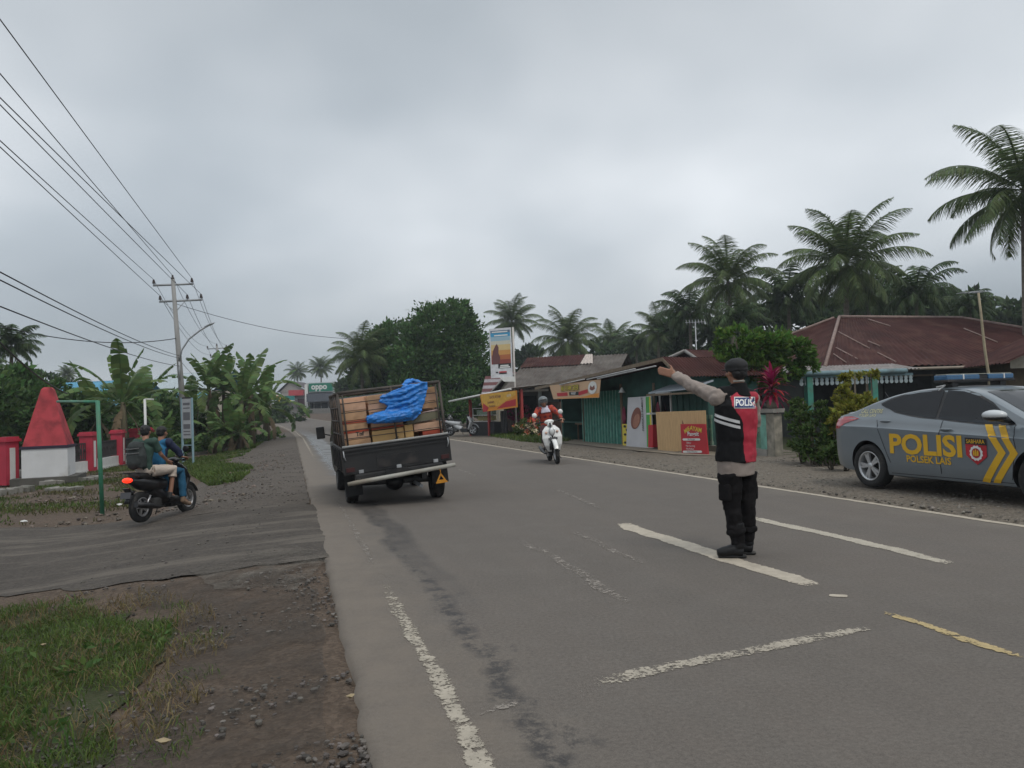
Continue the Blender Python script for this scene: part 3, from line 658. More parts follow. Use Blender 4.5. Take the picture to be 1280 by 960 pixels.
# ---- green food shop (low gable, front wall along the road)
S2 = Site((2.0, 29.9), (5.2, 20.5))
def shop2():
    t = thing('food_shop', 'long low green wooden food shop with rusty gable roof behind the white scooter', 'shop', mat4=S2.M); Ln = S2.len; D = 1.6
    xa = S2.hit(830, 447, -.9)[0]; zap = 2.62; z0, z1 = 2.16, 2.05
    hx = lambda px, y=0: S2.hit(px, 500, y)[0]
    x_sh0, x_sh1 = hx(729), hx(777); x_w = hx(819); xd = hx(762)
    w_ = MB(); 
    for a, b in ((x_sh1, Ln),): w_.box2((a, 0, 0), (b, .12, 2.05))
    w_.box2((-.2, D-.1, 0), (Ln, D, 2.1)); w_.box2((-.3, 0, 0), (-.18, D, 2.0)); w_.box2((Ln-.1, .12, 0), (Ln, D-.1, 2.0)); w_.box2((x_sh1-.1, .12, 0), (x_sh1, D-.1, 2.1))
    w_.add([(-.2, .02, 2.02), (Ln, .02, 2.02), (xa, .02, zap-.06)], [(0,1,2)]); w_.build('wall', DKGREEN, t)
    b = MB(); b.box2((x_sh0-2.1, .02, 1.98), (x_sh0+.05, .1, 2.05)); b.build('lintel', TIMBER, t)
    for p0, p1 in (((x_sh0-.05, -.04, 0), (x_sh0+.04, .10, 1.975)), ((x_sh1-.04, -.04, 0), (x_sh1+.08, .1, 2.05)), ((x_w-.1, -.03, 0), (x_w+.02, .0, 2.0))): MB().box2(p0, p1).build('post', TIMBER, t)
    fl = MB(); fl.box2((-.4, -.6, -.1), (Ln, D, .02)); fl.build('floor_slab', M_CONC, t)
    # concertina shutter
    s = MB(); n_ = 13; z_t = 1.86; xs = np.linspace(x_sh0+.04, x_sh1-.04, n_*2+1)
    for i in range(n_*2):
        y0 = -.06 if i % 2 else .03; y1 = .03 if i % 2 else -.06; quad(s, (xs[i], y0, .04), (xs[i+1], y1, .04), (xs[i+1], y1, z_t), (xs[i], y0, z_t))
    sh = s.build('folding_shutter', mat('shutter_green', (.06,.235,.185), .6, .2, 4, dirt=(.03,.12,.10), dirt_amt=.4, ds=5), t)
    s = MB()
    for i in range(0, n_*2, 2): s.box2((xs[i]-.015, -.085, .04), (xs[i]+.022, -.066, z_t))
    s.build('slat', TEALL, sh)
    # roof: two slopes
    r = MB(); e = .95
    r.corr((-.6, -e, z0), (-.6, D+.3, z0), (xa, D+.3, zap), (xa, -e, zap), 30, .02, rows=5, jit=.03); r.corr((Ln+.3, D+.3, z1), (Ln+.3, -e, z1), (xa, -e, zap), (xa, D+.3, zap), 30, .02, rows=5, jit=.03)
    r.build('roof', RUST, t)
    f = MB()
    for (ax, az, bx, bz) in ((-.6, z0, xa, zap), (xa, zap, Ln+.3, z1)):
        f.add([(ax,-e-.02,az-.10),(bx,-e-.02,bz-.10),(bx,-e-.02,bz-.0),(ax,-e-.02,az-.0),(ax,-e+.03,az-.10),(bx,-e+.03,bz-.10),(bx,-e+.03,bz-.0),(ax,-e+.03,az-.0)], [(0,1,2,3),(4,7,6,5),(0,4,5,1),(3,2,6,7),(0,3,7,4),(1,5,6,2)])
    f.build('barge_board', TIMBER, t)
    f = MB()   # loose pale sheet edges along the eave
    for u0, u1, dz in ((.28, .50, -.13), (.52, .86, -.16), (.6, .98, -.21)):
        a = Vector((-.6+(xa+.6)*u0, -e-.10, z0+(zap-z0)*u0+dz)); b_ = Vector((-.6+(xa+.6)*u1, -e-.10, z0+(zap-z0)*u1+dz)); f.tube([a, b_], .022, 6)
    f.build('eave_strip', mat('pale_strip', (.38,.38,.38), .6), t)
    # window with white frame and pale awning
    x0, zt = S2.hit(820, 491, -.02); x1, _ = S2.hit(839, 492, -.02); wi = MB(); zb = .95; xm = S2.hit(826, 500)[0]
    for a, b_ in (((x0+.0, zt-.05), (x1, zt)), ((xm-.03, zb), (xm+.03, zt-.05)), ((x1-.05, zb), (x1, zt-.05)), ((xm+.03, zb), (x1-.05, zb+.05))): wi.box2((a[0], -.05, a[1]), (b_[0], -.005, b_[1]))
    wf = wi.build('window_frame', M_WHITE, t); g_ = MB(); g_.box2((x0, -.012, zb), (x1-.05, -.006, zt-.05)); g_.build('pane', M_GLASS, wf)
    xa0 = S2.hit(818, 485, -.5)[0]; xa1 = S2.hit(872, 485, -.5)[0]; a = MB(); a.add([(xa0,-.7,1.70),(xa1,-.7,1.76),(xa1,-.01,1.95),(xa0,-.01,1.90),(xa0,-.7,1.66),(xa1,-.7,1.72),(xa1,-.01,1.91),(xa0,-.01,1.86)], [(0,1,2,3),(7,6,5,4),(0,4,5,1),(3,2,6,7),(0,3,7,4),(1,5,6,2)]); a.build('awning', mat('pale_sheet', (.32,.36,.40), .5, .1), t)
    a = MB(); a.box2((xa0-.1, -.72, 1.60), (xa1+.2, -.66, 1.65)); a.box2((xa0-.1, -.66, 1.6), (xa0-.05, -.005, 1.65)); a.build('awning_rail', TIMBER, t)
    vb = MB()
    for i in range(9): x = x1+.25+i*.32; vb.box2((x, -.035, .05), (x+.05, -.005, 1.6))
    vb.build('wall_batten', mat('green_batten', (.03,.085,.07), .8), t)
    # open stall bay behind the scooter
    c = MB(); c.box2((x_sh0-2.0, .5, .65), (x_sh0-.25, 1.1, .72)); 
    for x in (x_sh0-1.9, x_sh0-.35): c.box2((x, .55, 0), (x+.05, .6, .65)); c.box2((x, 1.0, 0), (x+.05, 1.05, .65))
    c.build('counter', TIMBER, t)
    c = MB(); c.box2((x_sh0-2.1, -.04, .75), (x_sh0-.08, .0, .79)); c.box2((x_sh0-2.1, 1.3, 0), (x_sh0-.1, 1.34, 1.95)); c.build('rear_screen', DKGREEN, t)
    return t
shop2()
t = thing('hanging_lamp', 'small pale bell shaped lamp hanging under the green shop eave', 'lamp', mat4=S2.M @ Matrix.Translation((S2.hit(777, 480, -.4)[0], -.4, 1.76)))
MB().lathe([(.02,.16),(.03,.14),(.09,.02),(.12,0),(.11,0),(.08,.02),(.02,.13)], n=16).build('lamp_shade', M_WHITE, t); MB().cyl((0,0,.16),(0,0,.55),.006,n=6).build('cord', M_BLACK, t)
t, p = board('shop_banner', 'peach food banner with yellow lettering under the rusty eave by the shutter', 'banner', S2, [(692,499),(749,497),(751,474),(687,482)], -1.0, PEACH, .012)
onboard(t, p, -.006, [('print_band', 'poly', [(.10,.06),(.62,.06),(.99,.25),(.99,.02),(.1,.02)], ORG), ('print_band', 'poly', [(.12,.18),(.36,.18),(.36,.42),(.12,.42)], REDP), ('print_band', 'poly', [(.60,.16),(.78,.3),(.78,.52),(.60,.40)], REDP), ('print_box', 'poly', [(.40,.20),(.60,.20),(.60,.42),(.40,.42)], BLK),
    ('print_circle', 'poly', [(.87+.08*math.cos(a), .58+.36*math.sin(a)) for a in np.linspace(0, 2*PI, 22)[:-1]], WHT), ('print_bowl', 'poly', [(.82,.5),(.86,.42),(.88,.42),(.92,.5),(.905,.72),(.87,.6),(.835,.72)], BRNP),
    ('lettering', 'text', 'MIE AYAM CEKER', (.43,.66), .26, BLK, dict(bold=.045, width=1.62)), ('lettering', 'text', 'MIE AYAM CEKER', (.43,.665), .25, YEL, dict(bold=.01, width=1.55)), ('lettering', 'text', 'PANGSIT', (.5,.31), .12, WHT, dict(bold=.02, width=.42))])
t, p = board('leaning_poster', 'tall white vinyl poster with brown oval picture and green stripe by the green wall', 'poster', S2, [(783,559),(817,560),(814,495),(785,497)], -.45, mat('white_vinyl', (.50,.50,.52), .5, .06, 2, bump=.4, bs=8), .012)
onboard(t, p, -.006, [('print_stripe', 'poly', [(.78,.02),(.97,.02),(.97,.99),(.78,.99)], GRNP), ('print_stripe', 'poly', [(.92,.01),(.98,.01),(.98,.99),(.92,.99)], YEL), ('print_picture', 'poly', [(.38+.2*math.cos(a)+.06*math.sin(a), .58+.215*math.sin(a)) for a in np.linspace(0, 2*PI, 26)[:-1]], BRNP), ('print_picture', 'poly', [(.40+.13*math.cos(a)+.05*math.sin(a), .53+.14*math.sin(a)) for a in np.linspace(0, 2*PI, 22)[:-1]], mat('skin_print', (.34,.16,.11), .6)),
    ('lettering', 'text', 'PANGKAS RAMBUT', (.65,.66), .15, BLK, dict(rot=PI/2, bold=.01, width=1.0))])
t, p = board('yellow_poster', 'yellow and black patterned board at the foot of the green wall beside the white poster', 'poster', S2, [(779,559),(790,559),(788,530),(778,530)], -.30, YEL, .02)
onboard(t, p, -.010, [('print_pattern', 'poly', [(cx_+.2*math.cos(a)*(1-.4*(i%2)), cy_+.07*math.sin(a)*(1-.4*(i%2))) for i, a in enumerate(np.linspace(0, 2*PI, 13)[:-1])], BLK) for cx_, cy_ in ((.3,.2),(.65,.35),(.35,.55),(.6,.75),(.35,.9))])
t, p = board('plywood_sheet', 'large bare plywood sheet leaning outside the green shop', 'plywood board', S2, [(823,566),(884,561),(882,513),(820,515)], -.75, PLY, .015)
t = thing('hanging_bag', 'small pink plastic bag hanging at the left of the white framed window', 'bag', mat4=S2.M @ Matrix.Translation((S2.hit(822, 503, -.12)[0], -.12, 1.22))); MB().tube([(0,0,-.16),(0,0,-.05),(0,0,.10),(0,0,.2)], [.03,.10,.07,.01], 10, flat=.5).build('bag_body', mat('pink_plastic', (.50,.12,.18), .5), t)
t = thing('hanging_bag', 'dark red cloth bundle hanging between the green shutter and the white poster', 'bundle', mat4=S2.M @ Matrix.Translation((S2.hit(780, 516, -.12)[0], -.12, 1.02))); MB().tube([(0,0,-.32),(0,0,-.1),(0,0,.18),(0,0,.3)], [.07,.13,.10,.02], 10, flat=.4).build('bag_body', mat('dark_red_cloth', (.20,.03,.06), .8), t)
t, p = board('plastic_container', 'red and clear plastic container between the white poster and the plywood', 'container', S2, [(815,559),(821,559),(821,531),(815,531)], -.55, REDP, .25)
MB().box2((-.01,-.13,.95), (.2,.13,1.0)).build('lid', M_WHITE, t)
# red menu board, a leaning A-board in front
SR = Site(G(850, 568).xy, G(886, 570).xy)
t, p = board('menu_board', 'red menu board with yellow and white lettering standing before the plywood', 'menu board', SR, [(853,569),(886,569),(882,530),(851,530)], 0, REDP, .03)
onboard(t, p, -.016, [('lettering', 'text', 'MIE', (.26,.80), .15, YEL, dict(bold=.02, rot=R(24))), ('lettering', 'text', 'AYAM', (.62,.83), .16, YEL, dict(bold=.02, rot=R(-10))), ('lettering', 'text', 'Pangsit', (.5,.68), .15, WHT, dict(bold=.02)),
    ('print_pill', 'poly', [(.1,.47),(.74,.47),(.78,.5),(.74,.54),(.1,.54),(.07,.505)], WHT), ('lettering', 'text', 'Mie Pangsit', (.42,.505), .06, BLK, dict()), ('lettering', 'text', 'Bakso', (.32,.40), .07, WHT, dict()), ('lettering', 'text', 'Mie Goreng', (.38,.30), .07, WHT, dict()), ('lettering', 'text', 'Mie Rebus', (.36,.205), .07, WHT, dict()),
    ('print_pill', 'poly', [(.1,.08),(.78,.08),(.82,.11),(.78,.15),(.1,.15),(.07,.115)], WHT), ('lettering', 'text', 'Aneka Minuman', (.44,.115), .06, BLK, dict())])
lg = MB(); lg.add([(-.01,.02,0),(-.01,.45,0),(-.01,.06,.9),(-.03,.02,0),(-.03,.45,0),(-.03,.06,.9)], [(0,1,2),(5,4,3),(0,3,4,1),(1,4,5,2),(2,5,3,0)]); lg.build('side_board', mat('brown_board', (.22,.12,.08), .8), t)
# ---- brown gabled house behind the green shop
SB = Site((4.4, 33.0), (9.6, 27.5))
t = thing('brown_house', 'low house with brown tin roof and grey gable board rising behind the green shop', 'house', mat4=SB.M)
xg = SB.hit(866, 437)[0]; zg = SB.hit(866, 437)[1]; xr_, zr_ = SB.hit(915, 470)
MB().box2((.3, .3, 0), (SB.len-.2, 7, 2.3)).build('wall', mat('dark_brown_wall', (.05,.04,.032), .85, .2, 3), t)
r = MB(); sl_ = (zg-zr_)/(xr_-xg); zl = zg-sl_*(xg+.4)*.45
r.corr((-.4, -.5, zl), (-.4, 7.5, zl), (xg, 7.5, zg), (xg, -.5, zg), 36, .02); r.corr((SB.len+.6, 7.5, zg-sl_*(SB.len+.6-xg)), (SB.len+.6, -.5, zg-sl_*(SB.len+.6-xg)), (xg, -.5, zg), (xg, 7.5, zg), 36, .02); r.build('roof', RUST, t)
MB().box2((.3,.32,2.2),(SB.len-.3,.4,2.9)).build('gable', mat('brown_boards', (.06,.04,.033), .8, .2, 6), t)
r = MB()
for (ax, az, bx, bz) in ((-.4, zl, xg, zg), (xg, zg, SB.len+.6, zg-sl_*(SB.len+.6-xg))): r.tube([(ax,-.56,az-.06),(bx,-.56,bz-.06)], .07, 4)
r.build('barge_board', mat('grey_board', (.2,.19,.18), .8), t)
# ---- house with grey sheet roof
S1 = Site((.25, 38.8), (3.5, 37.6))
t = thing('grey_roofed_house', 'house with grey sheet roof and white eave beam behind the white scooter rider', 'house', mat4=S1.M); Ln = S1.len
w_ = MB(); w_.box2((0, .0, 0), (Ln+1.2, .12, 2.3)); w_.box2((0, .12, 0), (.12, 6, 2.3)); w_.box2((Ln+1.1,.12,0),(Ln+1.2,6,2.3)); w_.box2((.12,5.9,0),(Ln+1.1,6,2.3)); w_.build('wall', GREYW, t)
r = MB(); r.corr((-.5,-.8,2.28),(Ln+1.6,-.8,2.28),(Ln+1.6,3.2,4.0),(-.5,3.2,4.0), 30, .02); r.corr((Ln+1.6,7,2.3),(-.5,7,2.3),(-.5,3.2,4.0),(Ln+1.6,3.2,4.0), 30, .02); r.build('roof', RUSTG, t)
r = MB(); r.corr((-.5,1.9,3.50),(Ln*.80,1.9,3.50),(Ln*.80,3.2,4.09),(-.5,3.2,4.09), 20, .02, rows=3); r.build('roof_patch', RUST, t, label='rust red upper strip of the roof')
r = MB(); r.corr((Ln*.80+.02,2.0,3.54),(Ln*.80+.7,2.0,3.54),(Ln*.80+.4,3.2,4.09),(Ln*.80+.02,3.2,4.09), 4, .02, rows=2); r.build('roof_patch', mat('pale_tin', (.42,.36,.32), .6), t, label='pale new sheet of the roof')
MB().box2((-.3,-.86,2.14),(Ln*.55,-.78,2.24)).build('eave_beam', M_WHITE, t)
for x0_, x1_ in ((.3, 1.0), (2.2, 3.0), (3.6, 4.2)):
    f = MB().box2((x0_,-.04,.1 if x0_ > 2 and x0_ < 3 else .9),(x1_,-.005,1.95)).build('door' if 2 < x0_ < 3 else 'window', M_DARK, t)
MB().box2((1.35,-.75,0),(1.5,-.6,2.15)).build('porch_post', mat('pale_post', (.33,.38,.38), .7), t)
# ---- small gabled building behind the billboard
S0 = Site((-1.55, 43.5), (1.2, 43.0)); x0_, z0_ = S0.hit(612, 500); xa_, za_ = S0.hit(638, 464); x1_, z1_ = S0.hit(668, 488)
t = thing('gabled_house', 'small house with cream gable wall and dark red roof behind the billboard', 'house', mat4=S0.M)
w_ = MB(); w_.add([(x0_+.2,0,0),(x1_-.1,0,0),(x1_-.1,0,z1_-.1),(xa_,0,za_-.15),(x0_+.2,0,z0_-.1),(x0_+.2,5,0),(x1_-.1,5,0),(x1_-.1,5,z1_-.1),(xa_,5,za_-.15),(x0_+.2,5,z0_-.1)], [(0,1,2,3,4),(9,8,7,6,5),(0,4,9,5),(1,6,7,2)]); w_.build('wall', CREAM, t)
r = MB(); r.corr((x0_-.5,-.4,z0_-.25),(x0_-.5,5.3,z0_-.25),(xa_,5.3,za_),(xa_,-.4,za_),20,.02); r.corr((x1_+.2,5.3,z1_-.1),(x1_+.2,-.4,z1_-.1),(xa_,-.4,za_),(xa_,5.3,za_),20,.02); r.build('roof', mat('dark_red_roof', (.10,.025,.028), .7, .2), t)
r = MB(); r.tube([(x0_-.5,-.45,z0_-.3),(xa_,-.45,za_-.05)], .06, 4); r.tube([(x1_+.2,-.45,z1_-.15),(xa_,-.45,za_-.05)], .06, 4); r.build('barge_board', mat('grey_board', (.2,.19,.18), .8), t)
MB().box2(((x0_+x1_)/2-.3,-.04,.1),((x0_+x1_)/2+.4,-.002,1.9)).build('door', M_DARK, t)
S0b = Site((-2.1, 46.4), (-.9, 46.2)); t = thing('striped_awning_house', 'small dark red and white striped shack roof left of the cream gable', 'shack', mat4=S0b.M)
MB().box2((.2,.3,0),(1.4,2.5,1.9)).build('wall', mat('shack_wall', (.10,.07,.06), .8), t)
for k in range(7):
    z = 2.0+.2*k; MB().add([(.2,-.2+.25*k,z),(1.5,-.2+.25*k,z),(1.5,.05+.25*k,z+.2),(.2,.05+.25*k,z+.2)], [(0,1,2,3)]).build('roof_strip', [mat('striped_red', (.10,.035,.035), .8), mat('striped_pale', (.24,.22,.23), .8)][k % 2], t)
# ---- food stall under the billboard
SK = Site((-3.0, 40.6), (-.15, 36.4)); Lk = SK.len
t = thing('food_stall', 'open food stall with pale sloping roof, glass case and red posts beside the parked scooter', 'stall', mat4=SK.M)
kx = lambda px, y=0: SK.hit(px, 510, y)[0]
za0 = SK.hit(577, 500, -.6)[1]; za1 = SK.hit(652, 484, -.6)[1]; xk0, xk1 = kx(577), kx(656)
r = MB(); r.corr((xk0,-.7,za0),(xk1,-.7,za1),(xk1,2.6,za1+.25),(xk0,2.6,za0+.25), 26, .018, rows=3); r.build('roof', mat('pale_tin_roof', (.30,.28,.26), .7, .2), t)
MB().tube([(xk0,-.74,za0-.05),(xk1,-.74,za1-.05)], .05, 6).build('eave_pipe', mat('pale_pipe', (.6,.6,.58), .5), t)
for px in (588, 611, 652):
    x = kx(px); MB().box2((x-.06,-.06,0),(x+.06,.06,(za0+(za1-za0)*(x-xk0)/(xk1-xk0))-.05)).build('post', mat('red_post', (.33,.05,.045), .6), t)
MB().box2((xk0+.5,2.3,0),(xk1-.3,2.4,1.6)).build('rear_wall', mat('brown_plank', (.11,.075,.06), .8, .3, 5), t)
x0_, x1_ = kx(590), kx(610); c = MB().box2((x0_,.0,.0),(x1_+.5,.8,.72)).build('counter', mat('black_counter', (.025,.027,.03), .5), t)
g_ = MB()
for z in (.74,1.05,1.4): g_.box2((x0_,.02,z),(x1_,.6,z+.03))
for x in (x0_, x1_-.03):
    for y in (.02,.57): g_.box2((x,y,.77),(x+.03,y+.03,1.4))
gc = g_.build('glass_case', M_WHITE, t); MB().box2((x0_+.05,.3,.8),(x1_-.05,.5,1.02)).build('goods', mat('snack_packs', (.35,.30,.12), .6, .5, 20), gc)
MB().box2((x0_+.04,.25,1.09),(x1_-.04,.5,1.33)).build('goods', mat('snack_packs_two', (.25,.33,.25), .6, .5, 22), gc)
t, p = board('stall_banner', 'orange and yellow banner with a red wave on the stall beside the billboard pole', 'banner', SK, [(604,515),(647,509),(646,488),(600,493)], -.82, ORG, .012)
onboard(t, p, -.006, [('print_area', 'poly', [(.03,.15),(.5,.25),(.97,.75),(.97,.97),(.02,.97)], mat('amber_print', (.62,.36,.06), .6)), ('print_wave', 'poly', [(.42,.08),(.96,.1),(.97,.5),(.7,.42)], REDP), ('print_wave', 'poly', [(.0,.0),(.12,0),(.2,.2),(.05,.5)], REDP),
    ('lettering', 'text', 'SATE AYAM', (.42,.76), .17, BRNP, dict(bold=.02, width=.95)), ('lettering', 'text', 'Lontong', (.28,.50), .17, BRNP, dict(bold=.02)), ('lettering', 'text', 'Gorengan', (.30,.26), .14, BRNP, dict(bold=.02)), ('lettering', 'text', 'SOTO', (.80,.74), .13, WHT, dict(bold=.02))])
tag(MB().box2((0,0,0),(.34,.3,.34)).build('concrete_block', mat('pale_block', (.45,.44,.42), .9, .15, 6)), 'pale concrete block on the grass under the orange banner', 'block').location = G(635, 541)
# black cloth hung in the stall
c = MB(); x0_ = kx(626)
for i in range(8):
    a = x0_+i*.07; quad(c, (a,-.05+.04*(i%2),.15+.05*(i%3)), (a+.07,-.05+.04*((i+1)%2),.15+.05*((i+1)%3)), (a+.07,-.04+.02*((i+1)%2),1.25), (a,-.04+.02*(i%2),1.25))
o = c.build('hanging_cloth', M_BLACK); o.matrix_world = S2.M*0+SK.M; tag(o, 'black cloth hanging below the orange banner in the food stall', 'cloth')
# ---- billboard
gp = G(646, 545); top = P(641, 409, gp.y)
t = thing('billboard', 'tall narrow advertising sign with a sunset picture on a pale pole by the food stall', 'billboard', gp)
v = top-gp; MB().tube([(0,0,-.1), tuple(v*.5), tuple(v)], .045, 8).build('pole', mat('pale_pole', (.46,.43,.40), .6, .1), t)
a, b, c_, d = [P(*q, gp.y)-gp for q in ((614.5,471),(640,469.5),(638,411),(612,413))]
o = MB(); ctr = (a+b+c_+d)/4; o.add([tuple(q*1+(q-ctr)*.06) for q in (a,b,c_,d)] + [tuple(q+(q-ctr)*.06+Vector((0,.14,0))) for q in (a,b,c_,d)], [(0,1,2,3),(7,6,5,4),(0,4,5,1),(1,5,6,2),(2,6,7,3),(3,7,4,0)]); pn = o.build('panel', mat('billboard_white', (.55,.56,.58), .5), t)
def bq(u, w_, off): p_ = a*(1-u)*(1-w_)+b*u*(1-w_)+c_*u*w_+d*(1-u)*w_; return (p_.x, p_.y-off, p_.z)
def bp_(nm, poly, m_, off): MB().add([bq(u, w_, off) for u, w_ in poly], [list(range(len(poly)))]).build(nm, m_, pn)
bands = [(.26,.36,(.22,.05,.04)),(.36,.46,(.36,.12,.05)),(.46,.56,(.5,.26,.08)),(.56,.68,(.55,.42,.2)),(.68,.76,(.50,.50,.42)),(.76,.85,(.28,.42,.50)),(.85,.93,(.05,.28,.48)),(.93,.985,(.10,.16,.24))]
for i, (u0, u1, cc) in enumerate(bands): bp_('picture', [(.03,u0),(.97,u0),(.97,u1),(.03,u1)], facemat('picture_tone_%s' % 'abcdefgh'[i], cc), .004)
bp_('picture', [(.1,.26),(.42,.26),(.46,.4),(.38,.5),(.40,.62),(.32,.70),(.24,.66),(.12,.55),(.06,.4)], facemat('figure_tone', (.12,.05,.05)), .008)
bp_('picture', [(.35,.17),(.97,.17),(.97,.27),(.35,.27)], BLK, .012)
for u0, u1, w0, m_ in ((.2,.85,.875,WHT),(.1,.85,.95,WHT),(.45,.85,.225,WHT),(.42,.92,.19,WHT),(.38,.75,.09,REDP),(.22,.33,.085,BLK),(.38,.75,.06,BLK)): bp_('print_line', [(u0,w0-.012),(u1,w0-.012),(u1,w0+.014),(u0,w0+.014)], m_, .016)
a2, b2_, c2, d2 = [P(*q, gp.y-.05)-gp for q in ((630,477),(644,477),(643.5,470.5),(624,471.5))]
MB().add([tuple(q) for q in (a2,b2_,c2,d2)]+[tuple(q+Vector((0,.05,0))) for q in (a2,b2_,c2,d2)], [(0,1,2,3),(7,6,5,4),(0,4,5,1),(1,5,6,2),(2,6,7,3),(3,7,4,0)]).build('lower_plate', M_WHITE, t)
# ---- hipped house with the big rust roof
S3 = Site((9.35, 23.4), (22.5, 26.6)); Ln = S3.len
t = thing('hip_roofed_house', 'wide house with big rust brown hipped roof and scalloped fascia behind the police car', 'house', mat4=S3.M)
ze = 2.28; D = 12; rx0, rz0 = S3.hit(1049, 397, 5.2); rx1, rz1 = S3.hit(1203, 398, 5.2); ex0 = S3.hit(1031, 458, -.0)[0]; ex1 = Ln+2
w_ = MB(); w_.box2((ex0+.6,.8,0),(ex1-.6,.95,2.3)); w_.box2((ex0+.6,.95,0),(ex0+.75,D-1,2.3)); w_.box2((ex1-.75,.95,0),(ex1-.6,D-1,2.3)); w_.box2((ex0+.75,D-1.15,0),(ex1-.75,D-1,2.3)); w_.build('wall', mat('house_wall', (.05,.055,.052), .85, .2, 3), t)
r = MB(); 
r.corr((ex0,0,ze),(ex1,0,ze),(rx1,5.2,rz1),(rx0,5.2,rz0), 62, .022, rows=14, jit=.05); r.corr((ex0-.2,D-1,ze),(ex0,0,ze),(rx0,5.2,rz0),(rx0,5.5,rz0), 46, .022, rows=14, jit=.04); r.corr((ex1,0,ze),(ex1,D-1,ze),(rx1,5.5,rz1),(rx1,5.2,rz1), 46, .022, rows=8); r.corr((ex1,D-1,ze),(ex0-.2,D-1,ze),(rx0,5.5,rz0),(rx1,5.5,rz1), 50, .022, rows=6); rf = r.build('roof', RUST, t)
cap = mat('roof_capping', (.20,.14,.12), .7, .2); c = MB(); c.tube([(rx0,5.2,rz0+.03),(rx1,5.2,rz1+.03)], .07, 6); c.build('ridge_cap', cap, rf)
for p0, p1 in (((ex0,0,ze+.03),(rx0,5.2,rz0+.03)), ((ex0-.2,D-1,ze+.03),(rx0,5.5,rz0+.03)), ((ex1,0,ze+.03),(rx1,5.2,rz1+.03))): MB().tube([p0, p1], .06, 6).build('hip_cap', cap, rf)
pale = mat('pale_seam', (.26,.19,.165), .7, .2); c = MB()
def rp_(px, py):   # point on the front slope seen at a pixel
    for k in range(120):
        y = .02+5.1*k/120; x, z = S3.hit(px, py, y); zr = ze+(rz0-ze)*y/5.2
        if z <= zr: return (x, y, zr+.035)
    return (x, y, z+.03)
for (a_, b_) in (((1085,400),(1113,409)),((1048,416),(1087,437)),((1045,436),(1072,450)),((1042,444),(1058,455)),((1097,442),(1120,454)),((1205,412),(1247,429)),((1100,434),(1085,428))): c.tube([rp_(*a_), rp_(*b_)], .02, 4)
c.build('seam_strip', pale, rf)
f = MB(); fx0 = S3.hit(998, 466, -.9)[0]; fx1 = S3.hit(1142, 466, -.9)[0]
f.tube([(fx0,-.95,2.08),(fx1-.3,-.95,2.10)], .075, 8); f.box2((fx0+.1,-.88,1.96),(fx1,-.86,2.03)); f.build('fascia_pipe', BLUEGREY, t)
f = MB(); step = .17; x = fx0+.1
while x < fx1:
    for zz, ww in ((1.90,.060),(1.80,.066)): f.prism([(x+ww*math.cos(k*PI/4), zz+ww*math.sin(k*PI/4)) for k in range(8)], .02, basis((1,0,0),(0,0,1),(0,-.87,0)))
    f.box2((x-.02,-.875,1.78),(x+.02,-.865,1.97)); x += step
f.build('scalloped_fascia', mat('pale_blue_grey', (.30,.36,.38), .7, .1), t)
pr = MB(); pr.corr((fx0-1.2,-1.0,2.12),(fx1+.2,-1.0,2.15),(ex1-3 if ex1-3 < fx1+.2 else fx1+.2,.15,2.36),(fx0-.6,.15,2.34), 40, .018, rows=2); pr.build('porch_roof', mat('grey_tin', (.20,.18,.17), .7, .3), t)
for px in (1011, 1092): x = S3.hit(px, 500, -.85)[0]; MB().box2((x-.09,-.95,0),(x+.09,-.77,2.0)).build('porch_post', TEAL, t)
g_ = MB(); xg = fx1-.2; g_.tube([(xg,-.6,2.16),(ex1,-.6,2.22)], .05, 6); g_.build('gutter', mat('tan_gutter', (.30,.25,.20), .7), t)
for px in (1020, 1045, 1120, 1150): x = S3.hit(px, 500, .78)[0]; w2 = MB().box2((x-.45,.74,.9 if px != 1045 else .05),(x+.45,.795,1.95)).build('door' if px == 1045 else 'window', M_DARK, t); MB().box2((x-.5,.70,1.96),(x+.5,.79,2.02)).build('frame', TIMBER, w2)
# small tin roof at the right edge
SE = Site((13.8, 21.3), (18.5, 20.3)); t = thing('small_shed', 'small timber shed with brown tin roof at the right edge behind the police car', 'shed', mat4=SE.M)
xa_, za_ = SE.hit(1256, 447, -.3); MB().box2((.5,.2,0),(5,3,2.2)).build('wall', TIMBER, t)
r = MB(); r.corr((xa_-.1,-.4,za_-.15),(xa_-.1,3.2,za_-.15),(xa_+2.5,3.2,za_+1.0),(xa_+2.5,-.4,za_+1.0),14,.02); r.corr((xa_+5,3.2,za_-.15),(xa_+5,-.4,za_-.15),(xa_+2.5,-.4,za_+1.0),(xa_+2.5,3.2,za_+1.0),14,.02); r.build('roof', RUST, t)
MB().add([(xa_+.2,-.1,za_-.3),(xa_+4.8,-.1,za_-.3),(xa_+4.8,-.1,za_-.1),(xa_+2.5,-.1,za_+.9),(xa_+.2,-.1,za_-.1)], [(0,1,2,3,4)]).build('gable', mat('pale_boards', (.30,.27,.22), .8, .2, 5), t)
